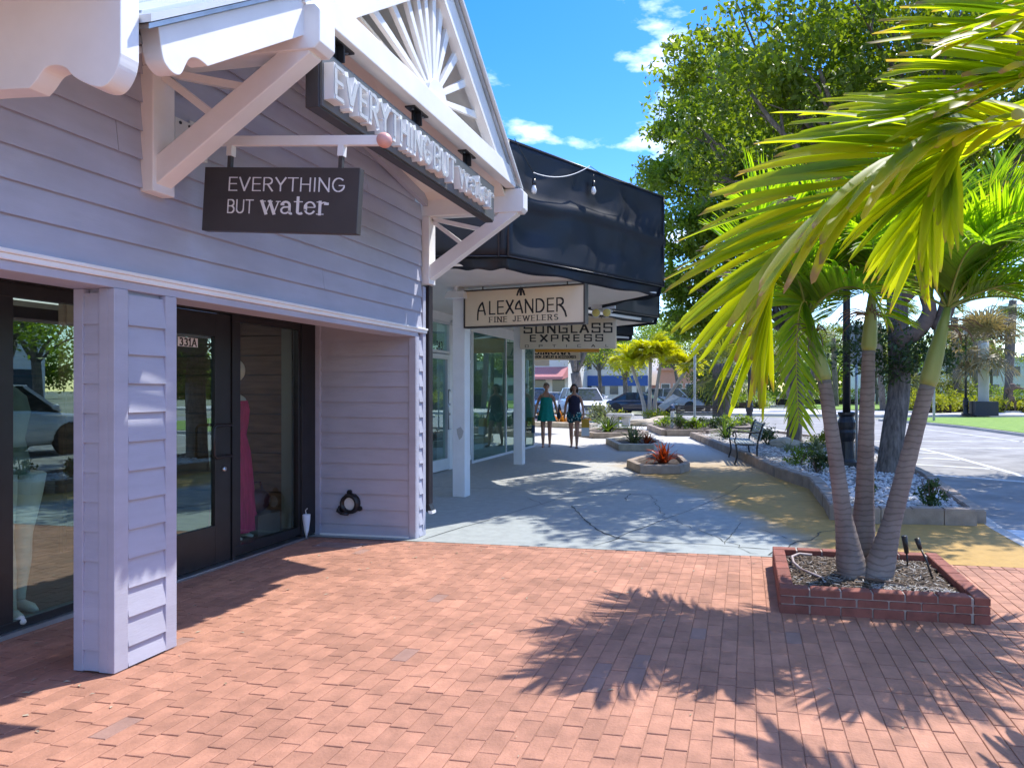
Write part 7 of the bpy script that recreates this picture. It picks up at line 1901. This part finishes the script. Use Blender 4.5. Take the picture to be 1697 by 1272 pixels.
shrub('pale variegated shrub in front of the white SUV', (-6.2, 28.2, 0), .8, .8, M['grass_tuft'], 302, .12, dens=18)
shrub('yellow green shrub left of the golden palms', (-5.6, 30.0, 0), .5, .6, M['leaf_lime'], 303, .10, dens=20)
# far fan palms
fp = [(-3.4, 52, 5.6, .24), (3.2, 48, 3.6, .2), (5.0, 55, 5.0, .2), (.6, 58, 5.2, .22), (7.8, 60, 6.0, .22), (-1.2, 46, 4.6, .2), (11, 66, 6.6, .22), (17.5, 60, 5.4, .2), (20.5, 64, 5.8, .2), (23, 58, 5.5, .22), (22, 70, 7, .2), (26.5, 66, 6.4, .22), (16.2, 68, 5.8, .2), (30, 62, 6, .22), (14.8, 50, 6.6, .25), (16.9, 47.5, 7.4, .24), (12.0, 53, 7.0, .25), (19.0, 53, 6.4, .24), (9.6, 49.5, 6.2, .22), (21.0, 49, 7.4, .25)]
od = ordinals(fp)
for k, (x, y, h, r_) in enumerate(fp):
    fan_palm('fan_palm', 'slim fan palm in the park across the road, %s from the left' % od[k], (x, y, -.05), h, r_, 400 + k, M['palm_far'], 1.5, 26, group='fan palms in the park across the road', lean=random.Random(k).uniform(-.5, .5))
fan_palm('fan_palm', 'thick grey trunk palm in a dark tub at the far right', (13.6, 41.6, 0), 4.3, .29, 431, M['palm_dry'], 2.2, 70, mt=M['conc'])
t = thing('palm_tub', 'dark square tub around the foot of the thick grey palm at the far right', 'tub', (13.6, 41.6, 0))
MB().box(13.0, 14.2, 41.0, 41.55, -.02, .80).box(13.0, 14.2, 41.65, 42.2, -.02, .80).build('side', mat('dark_tub', (.05, .05, .055), .6), t)
# dark round clipped tree by the golden palms, hedges
tree('clipped_tree', 'dark dense clipped tree right of the golden palms', (-2.6, 47, -.05), (-2.6, 47, 1.0), .2, [(-2.6, 47, 2.0, 1.4, 1.3, 1.5), (-2.4, 47, 3.0, 1.1, 1.1, .9), (-2.8, 46.8, 1.2, 1.2, 1.2, .8)], .16, M['leaf_dark'], M['bark'], 250, per=30, dens=16, spread=.25, twig=False)
def hedge(label, x0, x1, y, w, h, m_, seed, leaf=.16):
    t = thing('hedge', label, 'hedge', ((x0 + x1) / 2, y, 0)); n = max(2, int((x1 - x0) / .9)); lob = []
    rv = random.Random(seed)
    for i in range(n + 1):
        lob.append((x0 + (x1 - x0) * i / n, y + rv.uniform(-.3, .3) * w, h * rv.uniform(.35, .6), .6, w * .5, h * .5))
    foliage('leaves', lob, leaf, m_, t, seed, 26, 16, .2)
    MB().box(x0, x1, y - w * .2, y + w * .2, -.05, h * .35).build('stem', M['soil'], t)
hedge('bright yellow croton hedge along the far right pavement', 11.0, 13.0, 46, 2.2, 1.5, M['leaf_lime'], 261)
hedge('yellow green hedge behind the far right street lamp', 13.4, 19.0, 47.5, 2.0, 1.1, M['leaf_lime'], 262)
hedge('tall mixed shrubs behind the yellow croton hedge', 10.6, 15.5, 51, 3, 3.0, M['leaf_olive'], 263)
hedge('low green hedge along the back of the park lawn', 3, 11, 68, 2, 1.6, M['leaf_mid'], 264)
hedge('pale green planting at the far end of the parking row', -3.0, 1.5, 54, 2, 1.3, M['leaf_mid'], 265)
hedge('dark hedge behind the statue at the far right', 19, 32, 60, 2, 2.0, M['leaf_mid'], 266)
# bollard, thin post, statue
t = thing('bollard', 'black bollard with a white sign on the far pavement left of the right palm trunk', 'bollard', (8.6, 41.6, 0))
MB().box(8.37, 8.83, 41.5, 41.9, -.02, 1.25).build('body', M['iron'], t, bevel=.02)
MB().box(8.46, 8.74, 41.47, 41.495, .85, 1.15).build('sign', M['alum'], t)
t = thing('thin_post', 'thin pale post standing on the grass island', 'post', (8.7, 33.2, 0))
MB().tube([(8.7, 33.2, -.02), (8.7, 33.2, 2.6)], .06, 8).build('post', M['galv'], t)
t = thing('statue', 'dark bronze statue of a striding figure on the far right lawn', 'statue', (17.0, 47.0, .06))
V = [(0, 0, 1.0), (0, 0, 1.35), (.05, 0, 1.6), (.12, -.1, 1.85), (-.25, 0, .5), (-.35, 0, .02), (.3, 0, .55), (.25, 0, .02), (.45, 0, 1.55), (.8, 0, 1.45), (-.35, 0, 1.45), (-.2, 0, 1.15)]
o = skin_body(t, 'figure', V, [(0, 1), (1, 2), (2, 3), (0, 4), (4, 5), (0, 6), (6, 7), (2, 8), (8, 9), (2, 10), (10, 11)], [.16, .16, .15, .13, .09, .07, .09, .07, .08, .06, .08, .06], M['bark_br'], 1)
MB().box(16.5, 17.5, 46.6, 47.4, .0, .10).build('plinth', M['conc'], t)
# bin and bollards across the road for the window reflections
t = thing('litter_bin', 'dark round litter bin across the road beyond the right edge of the view', 'litter bin', (5.4, 2.0, -.1))
MB().lathe([(.25, -.1), (.30, .1), (.30, .85), (.33, .9), (.2, 1.0)], 16, (5.4, 2.0, 0)).build('bin', M['iron'], t)

# the wooded skyline beyond everything, one mass
g_ = np.random.default_rng(9); lob = []
for k in range(70):
    x = -90 + k * 4.1; y = 118 + 10 * math.sin(k * .7) - abs(x) * .12
    lob.append((x, y, 4.2 + 2.2 * math.sin(k * 1.9), 4.0, 2.5, 4.5 + 1.6 * math.sin(k * 2.7)))
root = bpy.data.objects.new('skyline_root', None)
o = foliage('far_woods', lob, .75, M['leaf_mid'], root, 90, 30, 1.6, .9)
o.parent = None; bpy.data.objects.remove(root); o['kind'] = 'stuff'; o['label'] = 'wooded skyline of merged green trees along the horizon'
